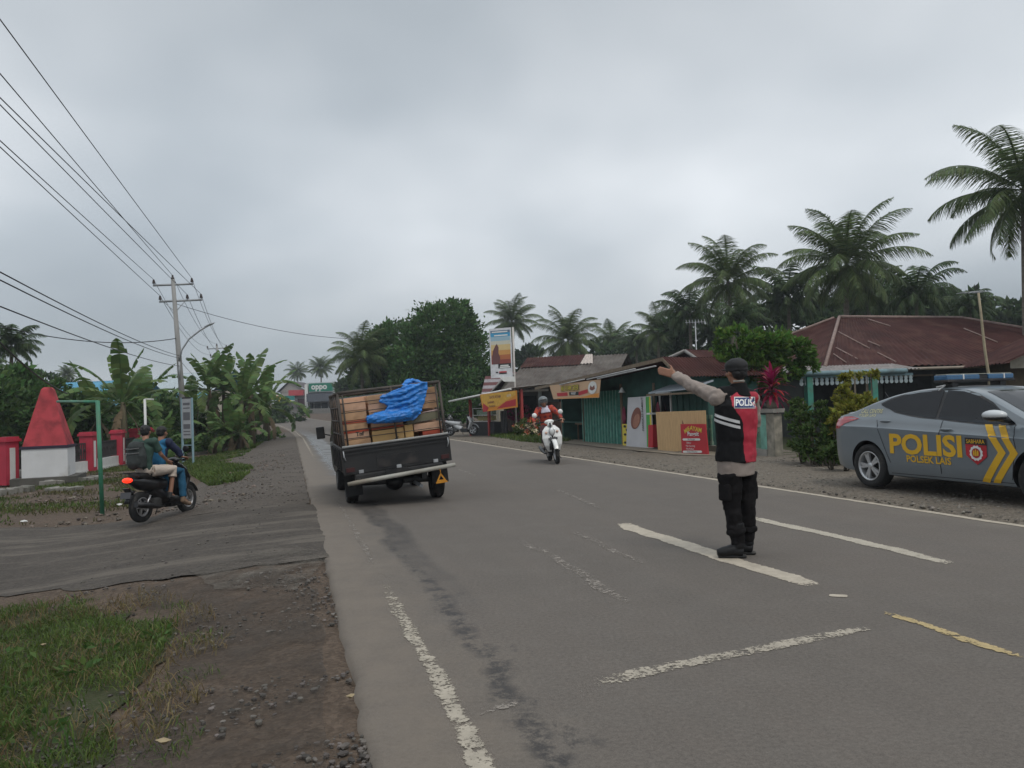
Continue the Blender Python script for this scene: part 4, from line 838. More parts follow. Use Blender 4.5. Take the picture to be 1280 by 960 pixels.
# fence of the garden: pillar, green gate panels, cap
SF = Site((4.75, 22.0), (6.35, 16.9)); fxx = lambda px, y=0: SF.hit(px, 540, y)[0]
t = thing('garden_fence', 'weathered green picket fence with pale concrete pillar and cap, behind the police officer', 'fence', mat4=SF.M)
x0_, x1_ = fxx(963), fxx(973); MB().box((( x0_+x1_)/2,.0,.52),(x1_-x0_,.22,1.08),bev=.012).build('pillar', mat('weathered_pillar', (.30,.27,.22), .9, .3, 5, dirt=(.13,.125,.10), dirt_amt=.5, ds=4), t)
a0 = fxx(885); MB().box2((a0-.05,-.12,0),(x0_-.01,.12,.22)).build('base_wall', M_CONC, t)
MB().box2((fxx(950),-.16,1.08),(x1_+.06,.16,1.17)).build('cap_slab', M_CONC, t)
for a_, b_ in ((a0, a0+.25), (fxx(905), x0_-.02)):
    pk = MB(); n_ = max(2, int((b_-a_)/.14))
    for i in range(n_): x = a_+(b_-a_)*(i+.5)/n_; pk.box2((x-.045,-.03,.3),(x+.045,0,.93))
    pk.box2((a_,-.05,.24),(b_,.01,.33)); pk.box2((a_,-.05,.93),(b_,.01,1.03)); pk.box2((a_,-.05,.62),(b_,-.032,.68)); pk.build('picket_panel', mat('weathered_green', (.10,.24,.16), .8, .3, 5, dirt=(.17,.19,.15), dirt_amt=.45, ds=5), t)
MB().box2((fxx(955),-.10,.2),(x0_-.01,-.06,1.03)).build('gate_stile', TEALL, t)
# hedge planks right of the pillar
SH = Site((6.45, 17.1), (8.0, 14.4)); t = thing('plank_fence', 'low dark plank fence behind the leafy hedge, between pillar and police car', 'fence', mat4=SH.M); pk = MB()
for i in range(22): pk.box2((i*.14,0,.0),(i*.14+.11,.02,.62+.05*math.sin(i*2.1)))
pk.box2((0,.02,.5),(3.1,.05,.56)); pk.build('plank', mat('dark_plank', (.045,.038,.032), .9, .3, 5), t)
# pot for the red plant
cp = SF.w((x0_+x1_)/2-.02, 0, 1.17)
o = tag(MB().lathe([(0,0),(.09,0),(.12,.04),(.145,.11),(.13,.19),(.09,.24),(.085,.27),(.11,.295),(.095,.295),(.075,.26),(0,.25)], n=20).build('plant_pot', mat('old_pot', (.23,.19,.15), .9, .25, 8, dirt=(.10,.10,.08))), 'old round clay pot standing on the concrete pillar cap', 'pot'); o.location = cp
POT = cp
# bamboo mast and aerials
a_ = G(1241, 560); a_ = Vector((13.0, 20.2, gz(13, 20.2))); 
bt = P(1222, 366, 20.2); bb = P(1238, 480, 20.2); dirn = (bt-bb).normalized(); base = bt - dirn*((bt.z-gz(bt.x, 20.2)+.05)/dirn.z)
t = thing('bamboo_mast', 'leaning bamboo mast with a small television aerial in front of the rust hipped roof', 'aerial', base); v = bt-base
MB().tube([tuple(v*k/8+Vector((.02*math.sin(k),0,0))) for k in range(9)], [.045-.002*k for k in range(9)], 8).build('mast', mat('bamboo', (.32,.27,.18), .7, .2, 10), t)
an = MB(); an.tube([v+Vector((-.5,0,.0)), v+Vector((.15,0,.05))], .012, 5)
for k in range(6): an.tube([v+Vector((-.45+.11*k,-.2,.0)), v+Vector((-.45+.11*k,.2,.02))], .008, 4)
an.build('antenna', M_GALV, t)
def aerial(px, py, y, label, h=1.4):
    tp = P(px, py, y); t = thing('television_aerial', label, 'aerial', (tp.x, tp.y, gz(tp.x, y)), group='television aerials'); hh = tp.z-gz(tp.x, y)
    MB().cyl((0,0,0),(0,0,hh),.03,n=6).build('mast', M_GALV, t); a = MB(); a.tube([(-.5,0,hh-.03),(.5,0,hh-.03)], .015, 4)
    for k in range(7): a.tube([(-.45+.15*k,-.15,hh-.15),(-.45+.15*k,.0,hh+.1)], .012, 4)
    a.build('antenna', M_GALV, t)
aerial(869, 402, 38, 'television aerial on a mast left of the bright green tree'); aerial(981, 415, 31, 'short white television aerial between the bright green tree and the rust roof')
# ================= LEFT SIDE
def lowM(px, py): p = G(px, py); return p
# monument
A = G(27, 606); _d = Vector((math.cos(R(20)), math.sin(R(20)))); _q = ray(85, 600); _k = (_q.x*A.y-_q.y*A.x)/(_q.y*_d.x-_q.x*_d.y); SM = Site(A.xy, A.xy+_d*_k); wd = SM.len
t = thing('monument', 'red truncated pyramid on a white block with dark trim beside the dirt road', 'monument', mat4=SM.M)
zb = SM.hit(50, 597)[1]; zt = SM.hit(50, 561)[1]; zp = SM.hit(60, 487, wd*.5)[1]
MB().box2((-.25,-.2,-.2),(wd+.25,wd+.25,zb)).build('plinth', mat('mossy_concrete', (.08,.075,.065), .95, .3, 3, bump=.6), t)
MB().box((wd/2,wd/2,(zb+zt)/2),(wd,wd,zt-zb),bev=.015).build('base_block', mat('white_wash', (.60,.60,.60), .8, .06, 2, dirt=(.36,.34,.30), dirt_amt=.28, ds=1.5), t)
MB().box2((-.03,-.03,zt),(wd+.03,wd+.03,zt+.08)).build('trim', mat('dark_purple_trim', (.03,.02,.04), .7), t)
tw = wd*.13; cx_ = wd/2; z0_ = zt+.08
MB().add([(.02,.02,z0_),(wd-.02,.02,z0_),(wd-.02,wd-.02,z0_),(.02,wd-.02,z0_),(cx_-tw,cx_-tw,zp),(cx_+tw,cx_-tw,zp),(cx_+tw,cx_+tw,zp),(cx_-tw,cx_+tw,zp),(cx_-tw*.6,cx_-tw*.6,zp+.07),(cx_+tw*.6,cx_-tw*.6,zp+.07),(cx_+tw*.6,cx_+tw*.6,zp+.07),(cx_-tw*.6,cx_+tw*.6,zp+.07)], [(0,1,5,4),(1,2,6,5),(2,3,7,6),(3,0,4,7),(4,5,9,8),(5,6,10,9),(6,7,11,10),(7,4,8,11),(8,9,10,11)]).build('pyramid', mat('faded_red', (.40,.055,.065), .8, .15, 2.5, spec=.2, dirt=(.17,.03,.035), dirt_amt=.42, ds=3, bump=.3, bs=15), t)
# rubble kerb before it
for i, (a_, b_, h_) in enumerate((((52,606),(128,598),.14), ((-5,618),(40,612),.16), ((60,612),(100,611),.10))):
    A1, B1 = G(*a_), G(*b_); Sx = Site(A1.xy, B1.xy); o = MB(); n_ = 10
    for k in range(n_): x = Sx.len*k/n_; o.box((x+Sx.len/n_/2,.05*math.sin(k*2.3),h_*.4),(Sx.len/n_*.96,.28+.05*math.sin(k),h_*(1+.2*math.sin(k*1.7))),rot=(.05*math.sin(k),.06*math.cos(k*3),.1*math.sin(k*5)),bev=.02)
    o = o.build('broken_kerb', M_CONC); o.matrix_world = Sx.M; tag(o, ['broken concrete kerb line just in front of the monument', 'broken kerb blocks at the left edge below the red pillar', 'short broken kerb piece on the dirt before the monument'][i], 'kerb')
# fence: red pillars, white low wall, dark grille panels
pillars = [(-60,608,.9), (9,606,.95), (111,589,.97), (148,581,.97), (170,575,.97), (186,571,.97), (200,567,.97)]
pos = [G(p[0], p[1]) for p in pillars]; REDF = mat('red_pillar', (.40,.03,.055), .65, .1, 3, dirt=(.22,.03,.04), dirt_amt=.3)
t = thing('boundary_fence', 'red pillared boundary fence with white panels and dark grilles behind the monument', 'fence', (pos[0].x, pos[0].y, pos[0].z)); O = pos[0]
for i, q in enumerate(pos):
    v = q-O; dz = v.z; ang = math.atan2((pos[min(i+1, len(pos)-1)]-pos[max(i-1, 0)]).y, (pos[min(i+1, len(pos)-1)]-pos[max(i-1, 0)]).x); h_ = 1.25; w_ = .42; Mr = Matrix.Translation(v) @ Matrix.Rotation(ang, 4, 'Z')
    pl = MB().box((0,0,h_/2),(w_,w_,h_),M=Mr); pl.box((0,0,h_+.03),(w_+.10,w_+.10,.08),M=Mr); pl.box((0,0,h_+.10),(w_+.02,w_+.02,.06),M=Mr); pl = pl.build('pillar', REDF, t)
    MB().box((0,-w_/2-.006,h_*.48),(.17,.012,h_*.74),M=Mr).build('panel_stripe', M_WHITE, pl)
    if i < len(pos)-1:
        n2 = pos[i+1]-O; d_ = n2-v; ln = d_.length-w_; ang = math.atan2(d_.y, d_.x); Mw = Matrix.Translation((v+n2)/2) @ Matrix.Rotation(ang, 4, 'Z')
        MB().box((0,0,.2),(ln-.04,.16,.34),M=Mw).box((0,0,.01),(ln-.04,.2,.1),M=Mw).build('low_wall', M_WHITE, t)
        gr_ = MB(); 
        for z in (.42,.98): gr_.box((0,0,z),(ln-.05,.04,.05),M=Mw)
        k = max(6, int(ln/.13))
        for j in range(k+1): gr_.box((-ln/2+.03+j*(ln-.06)/k,0,.7),(.035,.03,.56),M=Mw)
        for j in range(0, k, 3): gr_.box((-ln/2+.2+j*(ln-.06)/k,.0,.72),(.22,.02,.16),rot=(0,.78,0),M=Mw)
        gr_.build('grille', mat('dark_grille', (.035,.03,.03), .7, .2), t)
A1, B1 = G(232, 570), G(346, 549); Sx = Site(A1.xy, B1.xy); o = MB(); n_ = 22
for k in range(n_): o.box((Sx.len/n_*(k+.5),.04*math.sin(k*2.3),.06),(Sx.len/n_*.98,.22,.16+.05*math.sin(k*1.7)),rot=(.05*math.sin(k),.03*math.cos(k*3),.03*math.sin(k*5)),bev=.02)
o = o.build('stone_kerb', mat('dark_kerb', (.07,.065,.055), .95, .3, 4, bump=.6)); o.matrix_world = Sx.M; tag(o, 'long low dark stone kerb below the right hand banana plants', 'kerb')
for i, (px, py, s_, lab, nm_) in enumerate(((293, 551, .30, 'white crumpled plastic scrap on the stone kerb below the bananas', 'litter'), (150, 634, .06, 'white paper scrap on the dirt right of the green post', 'litter'), (30, 655, .05, 'small white paper scrap on the dirt at the far left', 'litter'), (205, 938, .030, 'pale dry leaf lying on the dirt beside the grass bank', 'dry_leaf'), (55, 812, .018, 'brown dry leaf lying on the grass bank', 'dry_leaf'), (438, 880, .018, 'small brown dry leaf at the broken edge of the road', 'dry_leaf'))):
    q = G(px, py); rr_ = random.Random(i); vs = [(s_*1.3*math.cos(a)*rr_.uniform(.6,1.1), s_*math.sin(a)*rr_.uniform(.6,1.1), s_*rr_.uniform(.1,.6)) for a in np.linspace(0, 2*PI, 9)[:-1]]
    o = MB().add(vs+[(0,0,s_*.75),(0,0,-.01)], [(k, (k+1)%8, 8) for k in range(8)]+[((k+1)%8, k, 9) for k in range(8)]).build(nm_, mat('litter_white', (.5,.5,.48), .7) if nm_ == 'litter' else mat('dry_leaf', (.28,.22,.13), .8)); o.location = q+Vector((0,0,.03)); tag(o, lab, 'litter' if nm_ == 'litter' else 'leaf')
# green post with crossbar
A = G(128, 642); tp = P(122, 501, A.y); e2 = P(72, 502, 16.9); t = thing('goal_frame', 'thin green metal post with a crossbar reaching back to the red pyramid', 'post', A); gm = mat('green_metal', (.045,.20,.12), .55, .2, 6, dirt=(.09,.12,.08), dirt_amt=.35)
MB().tube([(0,0,-.05), tuple(tp-A)], .038, 10).build('post', gm, t); MB().tube([tuple(tp-A+Vector((.02,0,-.02))), tuple(e2-A)], .028, 8).build('crossbar', gm, t)
# white post
A = G(183, 580); tp = P(181, 499, A.y); t = thing('white_post', 'thin white post with a short bracket rising behind the two scooter riders', 'post', A); MB().tube([(0,0,-.05), tuple(tp-A)], .05, 8).build('shaft', M_WHITE, t); MB().tube([tuple(tp-A), tuple(tp-A+Vector((.35,0,-.02)))], .03, 6).build('bracket', M_WHITE, t)
# notice board on two blue posts
A = G(229, 579); B_ = G(241, 581); B_ = Vector((A.x+.52, A.y-.32, A.z)); SN = Site(A.xy, B_.xy)
t = thing('notice_board', 'tall narrow grey notice board on two pale blue posts beside the utility pole', 'notice board', mat4=SN.M); Ln = SN.len; c1 = SN.hit(226, 497, 0)[1]; bm_ = mat('pale_blue_post', (.22,.33,.37), .6, .1)
MB().box2((-.04,-.03,-.1),(.03,.03,c1)).build('post', bm_, t); MB().box2((Ln-.02,-.03,-.1),(Ln+.04,.03,c1-.03)).build('post', bm_, t)
zlo = SN.hit(229, 548, 0)[1]; bd = MB().box2((.032,-.02,zlo),(Ln-.022,.02,c1-.06)).build('board', mat('grey_board_face', (.34,.35,.36), .6, .08, 4), t); dk = facemat('dark_grey_print', (.11,.11,.12))
hb = c1-.06-zlo; 
for v0, v1 in ((.84,.90),(.75,.78),(.46,.66),(.24,.36),(.16,.19),(.08,.11)): MB().box2((.10,-.026,zlo+hb*v0),(Ln-.10,-.0215,zlo+hb*v1)).build('print_block', dk, bd)
MB().box2((.0,-.025,c1-.05),(Ln,.03,c1+.0)).build('top_rail', M_BLACK, t); MB().box2((.032,-.02,zlo-.28),(Ln-.022,.02,zlo-.25)).build('lower_rail', bm_, t)
# ---- utility poles and wires
GREYP = mat('pole_concrete', (.24,.235,.225), .85, .15, 3, stretch=(1,1,.3)); PORC = mat('brown_insulator', (.05,.035,.03), .3)
PLABEL = ['tall concrete utility pole with two crossarms behind the notice board', 'distant utility pole with crossarms above the banana plants', 'farthest utility pole just right of the second one']
def upole(i, base, top, s=1.0):
    t = thing('utility_pole', PLABEL[i], 'utility pole', base, group='utility poles along the left side of the road'); v = top-base; hh = v.length; lean = v/hh
    MB().tube([tuple(-lean*.3), tuple(v)], [.17*s,.095*s], 12).build('pole', GREYP, t)
    d = Vector((.96, .28, 0)); d = (d - lean*d.dot(lean)).normalized(); ins = []
    for (zz, a_, b_, offs) in ((hh-.28,-.95,.95,(-.9,.9)), (hh-1.12,-.72,1.32,(-.66,.62,1.28))):
        c = lean*zz; ar = MB().tube([c+d*a_, c+d*b_], .055, 4).build('crossarm', M_GALV, t)
        for o_ in offs:
            p = c+d*o_; I_ = MB(); I_.tube([p, p+lean*.12], .02, 6)
            for k in range(3): I_.lathe([(.02,0),(.085-.015*k,.0),(.08-.015*k,.05),(.03,.07)], c=p+lean*(.10+.065*k), axis=lean, n=10)
            I_.build('insulator', PORC, ar); ins.append(base+p+lean*.3)
    p = lean*hh; I_ = MB().lathe([(.02,0),(.09,.02),(.08,.08),(.04,.12),(.06,.16),(.03,.22)], c=p, axis=lean, n=10).build('insulator', PORC, t); ins.append(base+p+lean*.2)
    br = MB()
    for o_ in (-.5,.5): br.tube([lean*(hh-1.7), lean*(hh-1.15)+d*o_], .018, 5)
    br.build('brace', M_GALV, t)
    return t, ins, lean
Y1, Y2, Y3 = 39.0, 78.0, 108.0
def polepts(pxt, pyt, pxb, pyb, y): tp = P(pxt, pyt, y); bt = P(pxb, pyb, y); d = (tp-bt).normalized(); b = tp-d*((tp.z-gz(tp.x, y))/d.z); return b, tp
b1_, t1_ = polepts(216, 349, 228, 500, Y1); p1, ins1, ln1 = upole(0, b1_, t1_)
b2_p, t2_ = polepts(271, 432, 274, 470, Y2); p2, ins2, _ = upole(1, b2_p, t2_)
b3_, t3_ = polepts(280, 449, 281, 470, Y3); p3, ins3, _ = upole(2, b3_, t3_)
ins0 = []
for k, (yk, dk) in enumerate(((172, 15.2), (20, 13.6), (180, 15.6), (127, 14.6), (118, 14.0), (88, 14.2))):
    q = P(0, yk, dk); d_ = q-ins1[k]; ins0.append(ins1[k]+d_*((ins1[k].y+9)/(ins1[k].y-q.y)))
# street lamp arm clamped to the first pole
t = thing('street_lamp', 'curved street lamp arm clamped to the nearest utility pole', 'street lamp', b1_); q = [P(*p_, Y1-.2)-b1_ for p_ in ((224,452),(227,438),(236,424),(250,413),(262,406))]
MB().tube(q, .045, 8).build('arm', M_GALV, t); a_ = q[-1]; MB().tube([a_+Vector((-.25,0,-.10)), a_+Vector((.1,0,.04)), a_+Vector((.25,0,.10))], [.06,.11,.04], 8, flat=.5).build('lamp_head', M_GALV, t)
MB().tube([q[0]+Vector((0,.0,-.9)), q[0]], .045, 8).build('bracket', M_GALV, t)
M_WIRE = mat('wire', (.02,.02,.022), .6)
def cat_(a, b, sag, n=18): return [a.lerp(b, k/n) - Vector((0, 0, sag*4*(k/n)*(1-k/n))) for k in range(n+1)]
def wire(label, segs, r_=.011, sag=.7, group='overhead conductors along the pole line'):
    pts = []
    for a, b, s_ in segs: c = cat_(a, b, s_); pts += c if not pts else c[1:]
    return tag(MB().tube(pts, r_, 5).build('power_line', M_WIRE), label, 'wire', group)
nm = ['outermost left wire of the upper crossarm', 'right hand wire of the upper crossarm', 'left wire of the lower crossarm', 'middle wire of the lower crossarm', 'right wire of the lower crossarm', 'wire on the pole tops']
for k in range(6): wire(nm[k]+' on the nearest pole', [(ins0[k], ins1[k], .06), (ins1[k], ins2[k], .9), (ins2[k], ins3[k], .6)], .012)
E3 = Vector((0,0,0)); LV = lambda f: b1_ + (t1_-b1_)*f
for (x0, y0, lbl, f_) in ((0, 340, 'upper of the two thin cables sloping down from the left edge to the pole', .56), (0, 350, 'lower of the two thin cables sloping down from the left edge to the pole', .545), (0, 383, 'faint thin cable low at the left edge running to the pole', .50)):
    wire(lbl, [(P(x0, y0, 12), LV(f_), .15), ] , .012, group='service cables at the left')
wire('thick dark cable running nearly level from the left palm to the pole', [(P(-10, 405, 30), LV(.66), .45)], .02, group='service cables at the left')
wire('thick black cable falling from the left edge into the trees behind the monument', [(P(-8, 420, 16), P(84, 492, 26), .15)], .022, group='service cables at the left')
wire('single thin cable crossing the road from the pole to the big tree', [(LV(.86), P(470, 424, 52), .5)], .014, group='service cables at the left')
wire('cable joining the low bracket of the nearest pole to the trees at right', [(LV(.54), P(262, 480, 60), .3)], .012, group='service cables at the left')
# ---- blue roofed houses behind the banana plants
BLUER = mat('blue_tin', (.07,.24,.36), .5, .2, 2); BLUEW = mat('pale_tin_blue', (.35,.40,.42), .5, .15)
for i, (A_, B_, lab, z_e, m1, m2) in enumerate((((-38, 60), (-30, 59), 'house with bright blue tin roof seen left of the banana plants', 3.3, BLUER, BLUER), ((-32, 66), (-25.5, 65), 'house with pale and blue sheet roof seen between banana plants and pole', 4.0, BLUEW, BLUER))):
    Sx = Site(A_, B_); t = thing('blue_roofed_house', lab, 'house', mat4=Sx.M, group='blue roofed houses'); Ln = Sx.len
    MB().box2((.3,.3,0),(Ln-.3,6,z_e)).build('wall', CREAM, t); r = MB(); r.corr((-.3,-.3,z_e-.1),(Ln+.3,-.3,z_e-.1),(Ln+.3,3.2,z_e+1.7),(-.3,3.2,z_e+1.7),40,.03); r.build('roof', m1, t); r = MB(); r.corr((Ln+.3,6.6,z_e-.1),(-.3,6.6,z_e-.1),(-.3,3.2,z_e+1.7),(Ln+.3,3.2,z_e+1.7),40,.03); r.build('roof', m2, t)
    r = MB(); r.corr((-.3,-1.8,z_e-.7),(Ln+.3,-1.8,z_e-.7),(Ln+.3,-.35,z_e-.2),(-.3,-.35,z_e-.2),40,.03,rows=2); r.build('porch_roof', BLUER, t)
    for x in (1.5, 4.2, 6.6): MB().box2((x,.24,1.0),(x+.9,.295,2.1)).build('window', M_DARK, t)
# ================= FAR END OF THE ROAD
def farbox(name, label, cat, pxs, y, py_top, wallm, rf=None, depth=8, py_base=None):
    a = P(pxs[0], 500, y); b = P(pxs[1], 500, y); zb = rise(y)-.3; zt = P((pxs[0]+pxs[1])/2, py_top, y).z
    t = thing(name, label, cat, (a.x, y, zb)); W = b.x-a.x; H_ = zt-zb
    MB().box2((0,0,0),(W,depth,H_)).build('wall', wallm, t); return t, W, H_, zb
fy = 128
t, W, H_, zb = farbox('phone_shop', 'far green fronted phone shop with white lettering at the end of the road', 'shop', (383,418), fy, 478, mat('far_white_wall', (.42,.43,.44), .8), depth=9)
pz = lambda py: P(400, py, fy-1).z-zb
s = MB().box2((.7,-1.0,pz(489)),(W-.1,-.1,pz(479))).build('sign_board', mat('shop_sign_green', (.01,.17,.11), .5), t)
me = textmesh('oppo', 1.35, bold=.035); xs = [v.co.x for v in me.vertices]; me.transform(Matrix.Diagonal((2.6/(max(xs)-min(xs)),1,1,1))); me.transform(basis((1,0,0),(0,0,1),(W*.52,-1.03,(pz(489)+pz(479))/2+.1))); me.materials.clear(); me.materials.append(WHT); link(bpy.data.objects.new('lettering', me), s)
MB().box2((.0,-.9,0),(.5,-.2,pz(480))).build('side_column', WHT, t); MB().box2((.7,-.9,pz(490)),(W-.1,-.12,pz(489.2))).build('sign_trim', WHT, t)
MB().box2((.6,-2.2,pz(502)),(W+.4,-.15,pz(492))).build('canopy', mat('grey_canopy', (.09,.10,.12), .8), t); MB().box2((.6,-.05,.3),(W-.2,-.005,pz(503))).build('shop_front', M_DARK, t)
for x in (1.2, 2.4, 3.6): MB().box2((x,-.12,.2),(x+.12,-.052,pz(503))).build('mullion', M_GALV, t)
t, W, H_, zb = farbox('red_fronted_shop', 'far shop with a red sign board left of the green phone shop', 'shop', (362,382), fy+2, 490, mat('far_grey_wall', (.25,.24,.24), .8), depth=9)
MB().box2((.1,-.9,pz(493)),(W-.1,-.05,pz(486))).build('sign_board', mat('far_red', (.42,.06,.07), .6), t); MB().box2((1.4,-.05,.2),(W-.2,-.003,pz(497))).build('shop_front', mat('far_maroon', (.10,.04,.05), .7), t)
for x in (.3, 1.2): MB().box2((x,-.6,0),(x+.12,-.5,pz(497))).build('post', M_GALV, t)
t, W, H_, zb = farbox('pitched_house', 'far grey house with a pitched roof above the red shop sign', 'house', (352,374), fy+14, 489, mat('far_cream', (.33,.31,.29), .8), depth=10)
pz2 = lambda py: P(363, py, fy+14).z-zb; r = MB(); r.add([(-.8,-.5,pz2(490)),(W/2,-.5,pz2(476)),(W+2.4,-.5,pz2(491)),(-.8,10,pz2(490)),(W/2,10,pz2(476)),(W+2.4,10,pz2(491))], [(0,1,4,3),(1,2,5,4)]); r.build('roof', mat('far_dark_roof', (.09,.08,.085), .8), t); MB().add([(-.3,-.1,pz2(490)),(W+1.8,-.1,pz2(490)),(W/2,-.1,pz2(477.5))], [(0,1,2)]).build('gable', mat('far_cream2', (.30,.28,.26), .8), t)
t, W, H_, zb = farbox('teal_sign_shop', 'far low shop with a teal and white sign left of the red shop', 'shop', (346,364), fy-4, 500, mat('far_wall', (.16,.15,.15), .8), depth=4)
MB().box2((1.6,-.8,pz(499.5)),(W+.6,-.1,pz(494))).build('sign_board', mat('far_teal', (.02,.20,.19), .6), t); MB().box2((1.6,-.82,pz(500.4)),(W+.6,-.1,pz(499.6))).build('sign_trim', WHT, t)
for i, (px, py, cc, rr) in enumerate(((347,497,(.55,.22,.03),1.5), (355,500,(.62,.48,.04),1.4))):
    p = P(px, py, fy-12-i); t = thing('parasol', ['far orange parasol over the roadside stalls', 'far yellow parasol over the roadside stalls'][i], 'parasol', (p.x, p.y, rise(p.y)-.1), group='far stall parasols'); hh = p.z-rise(p.y)+.1
    MB().cyl((0,0,0),(0,0,hh),.04,n=6).build('pole', M_GALV, t); MB().lathe([(.01,hh+.35),(rr*.5,hh+.12),(rr,hh-.35),(rr*.98,hh-.37),(rr*.5,hh+.08),(.01,hh+.3)], n=8).build('canopy', mat('parasol_%s' % ('orange','yellow')[i], cc, .7), t)
p = P(351.5, 515, 112); t = thing('vendor_cart', 'far pink vendor cart on the road edge', 'cart', (p.x, p.y, rise(112)-.1)); MB().box((0,0,.85),(1.5,.8,.9),bev=.04).build('cart_body', mat('far_pink', (.45,.20,.17), .7), t)
for s_ in (-.5,.5): MB().cyl((s_,-.45,.3),(s_,-.38,.3),.28).build('wheel', M_RUBBER, t)
MB().box((0,0,1.75),(1.6,.9,.06)).build('cart_roof', M_WHITE, t)
for s_ in (-.7,.7): MB().box2((s_-.02,-.02,1.3),(s_+.02,.02,1.73)).build('cart_post', M_GALV, t)
A = P(372, 514, 120); o = MB().box((0,0,.35),(9,.25,.8)).build('low_wall', mat('far_low_wall', (.17,.165,.155), .9)); o.location = (P(385,514,121).x, 121, rise(121)); tag(o, 'low grey wall in front of the far shops', 'wall')
# ================= VEGETATION
LF_DARK = leafmat('dark_leaves', (.054,.112,.032), .5, .3); LF_MID = leafmat('mid_green_leaves', (.055,.110,.030), .5, .3); LF_BRIGHT = leafmat('bright_green_leaves', (.075,.150,.028), .45, .35)
LF_PALM = leafmat('palm_leaflets', (.085,.125,.045), .45, .3); LF_PALMD = leafmat('dark_palm_leaflets', (.048,.080,.030), .45, .25); LF_BAN = leafmat('banana_leaf', (.088,.150,.045), .3, .35); LF_FAR = leafmat('far_foliage', (.050,.085,.034), .5, .25)
BARK = mat('bark', (.10,.085,.065), .95, .3, 3, bump=.7, bs=12, stretch=(1,1,.3)); PBARK = mat('palm_bark', (.15,.13,.105), .95, .25, 2, bump=.6, bs=10, stretch=(1,1,4))
def crown_np(blobs, n, size, fill=.35, up=.3):
    """leaf points over uneven blobs: (centre, radii); clumped, with gaps"""
    vols = np.array([b[1][0]*b[1][1]*b[1][2] for b in blobs])**(2/3); cnt = (n*vols/vols.sum()).astype(int); Cs = []; Ns = []
    for (c, r), k in zip(blobs, cnt):
        nc = max(6, int(k/34)); d = RNG.normal(size=(nc, 3)); d /= np.linalg.norm(d, axis=1)[:, None]; rad = np.where(RNG.random(nc) < fill, .35+.5*RNG.random(nc), .82+.26*RNG.random(nc))
        cc = np.array(c)+d*rad[:, None]*np.array(r); idx = RNG.integers(0, nc, k); off = RNG.normal(size=(k, 3))*np.mean(r)*.11*np.array([1,1,.75]); Cs.append(cc[idx]+off); q = d[idx]+off/np.mean(r)*2; q[:, 2] += up; Ns.append(q)
    C = np.concatenate(Cs); Nn = np.concatenate(Ns); return leaves_np(C, Nn, size, .55)
def tree(label, base, blobs, n, size, leaf, trunk_r=.2, cat='tree', name='broadleaf_tree', group=None, limbs=True):
    t = thing(name, label, cat, base, group=group); b = [((c[0]-base[0], c[1]-base[1], c[2]-base[2]), r) for c, r in blobs]
    top = max(b, key=lambda q: q[0][2])[0]; tr = MB(); k0 = Vector((b[0][0][0]*.1, b[0][0][1]*.1, b[0][0][2]*.45)); tr.tube([(0,0,-.2), tuple(k0*.5), tuple(k0), tuple(Vector(top)*.9)], [trunk_r*1.25, trunk_r, trunk_r*.8, trunk_r*.3], 8)
    if limbs:
        for c, r in b:
            c = Vector(c)
            for j in range(2):
                e = c+Vector((random.uniform(-.5,.5)*r[0], random.uniform(-.5,.5)*r[1], random.uniform(-.2,.5)*r[2])); m_ = k0.lerp(e, .5)+Vector((0,0,.1*r[2])); tr.tube([k0, m_, e], [trunk_r*.55, trunk_r*.35, trunk_r*.12], 6)
    tr.build('trunk', BARK, t); V, F = crown_np(b, n, size); obj_np('crown', V, F, leaf, t); return t
def pb(px, py, y, rx, ry=None, rz=None):   # blob centred at a pixel at depth y, radii in pixels
    c = P(px, py, y); s = y/FPX; return (tuple(c), (rx*s, (ry or rx)*s, (rz or rx)*s))
def gbase(px, y): c = P(px, 500, y); return Vector((c.x, y, gz(c.x, y)))
# ---- palms
def frond_np(length, el, az, droop, nl=42, lw=.055, ll=.75, hang=.6, seed=0, twist=0):
    """one feather leaf: V and quads, root at origin"""
    rr = np.random.default_rng(seed); K = 12; pts = [Vector((0,0,0))]; e = el
    for i in range(K): e -= droop*(i/K)**1.1/K*2.0; pts.append(pts[-1]+Vector((math.cos(az)*math.cos(e), math.sin(az)*math.cos(e), math.sin(e)))*(length/K))
    V = []; F = []
    for i in range(K):      # midrib
        a, b = pts[i], pts[i+1]; w0 = .045*(1-i/K)+.008; w1 = .045*(1-(i+1)/K)+.008; s_ = Vector((-math.sin(az), math.cos(az), 0)); k = len(V); V += [a-s_*w0, a+s_*w0, b+s_*w1, b-s_*w1]; F.append((k, k+1, k+2, k+3))
    for j in range(nl):
        t = .10+.89*(j+.5)/nl; f = t*K; i = min(K-1, int(f)); p = pts[i].lerp(pts[i+1], f-i); d = (pts[i+1]-pts[i]).normalized(); s_ = Vector((-math.sin(az), math.cos(az), 0)); L_ = ll*(math.sin(PI*min(1, t*.88+.12))**.6)*(.85+.3*rr.random())
        for sg in (-1, 1):
            if rr.random() < .04: continue
            hg = hang*(.7+.6*rr.random()); dr = (s_*sg*(1-.25*hg)+d*.55+Vector((0,0,-hg))).normalized(); m_ = p+dr*L_*.5+Vector((0,0,.04)); dr2 = (dr+Vector((0,0,-.55*hg))).normalized(); tip = m_+dr2*L_*.5; wv = d*lw
            k = len(V); V += [p-wv*.5, p+wv*.5, m_+wv*.45, m_-wv*.45, tip+wv*.08, tip-wv*.08]; F += [(k, k+1, k+2, k+3), (k+3, k+2, k+4, k+5)]
    return V, F
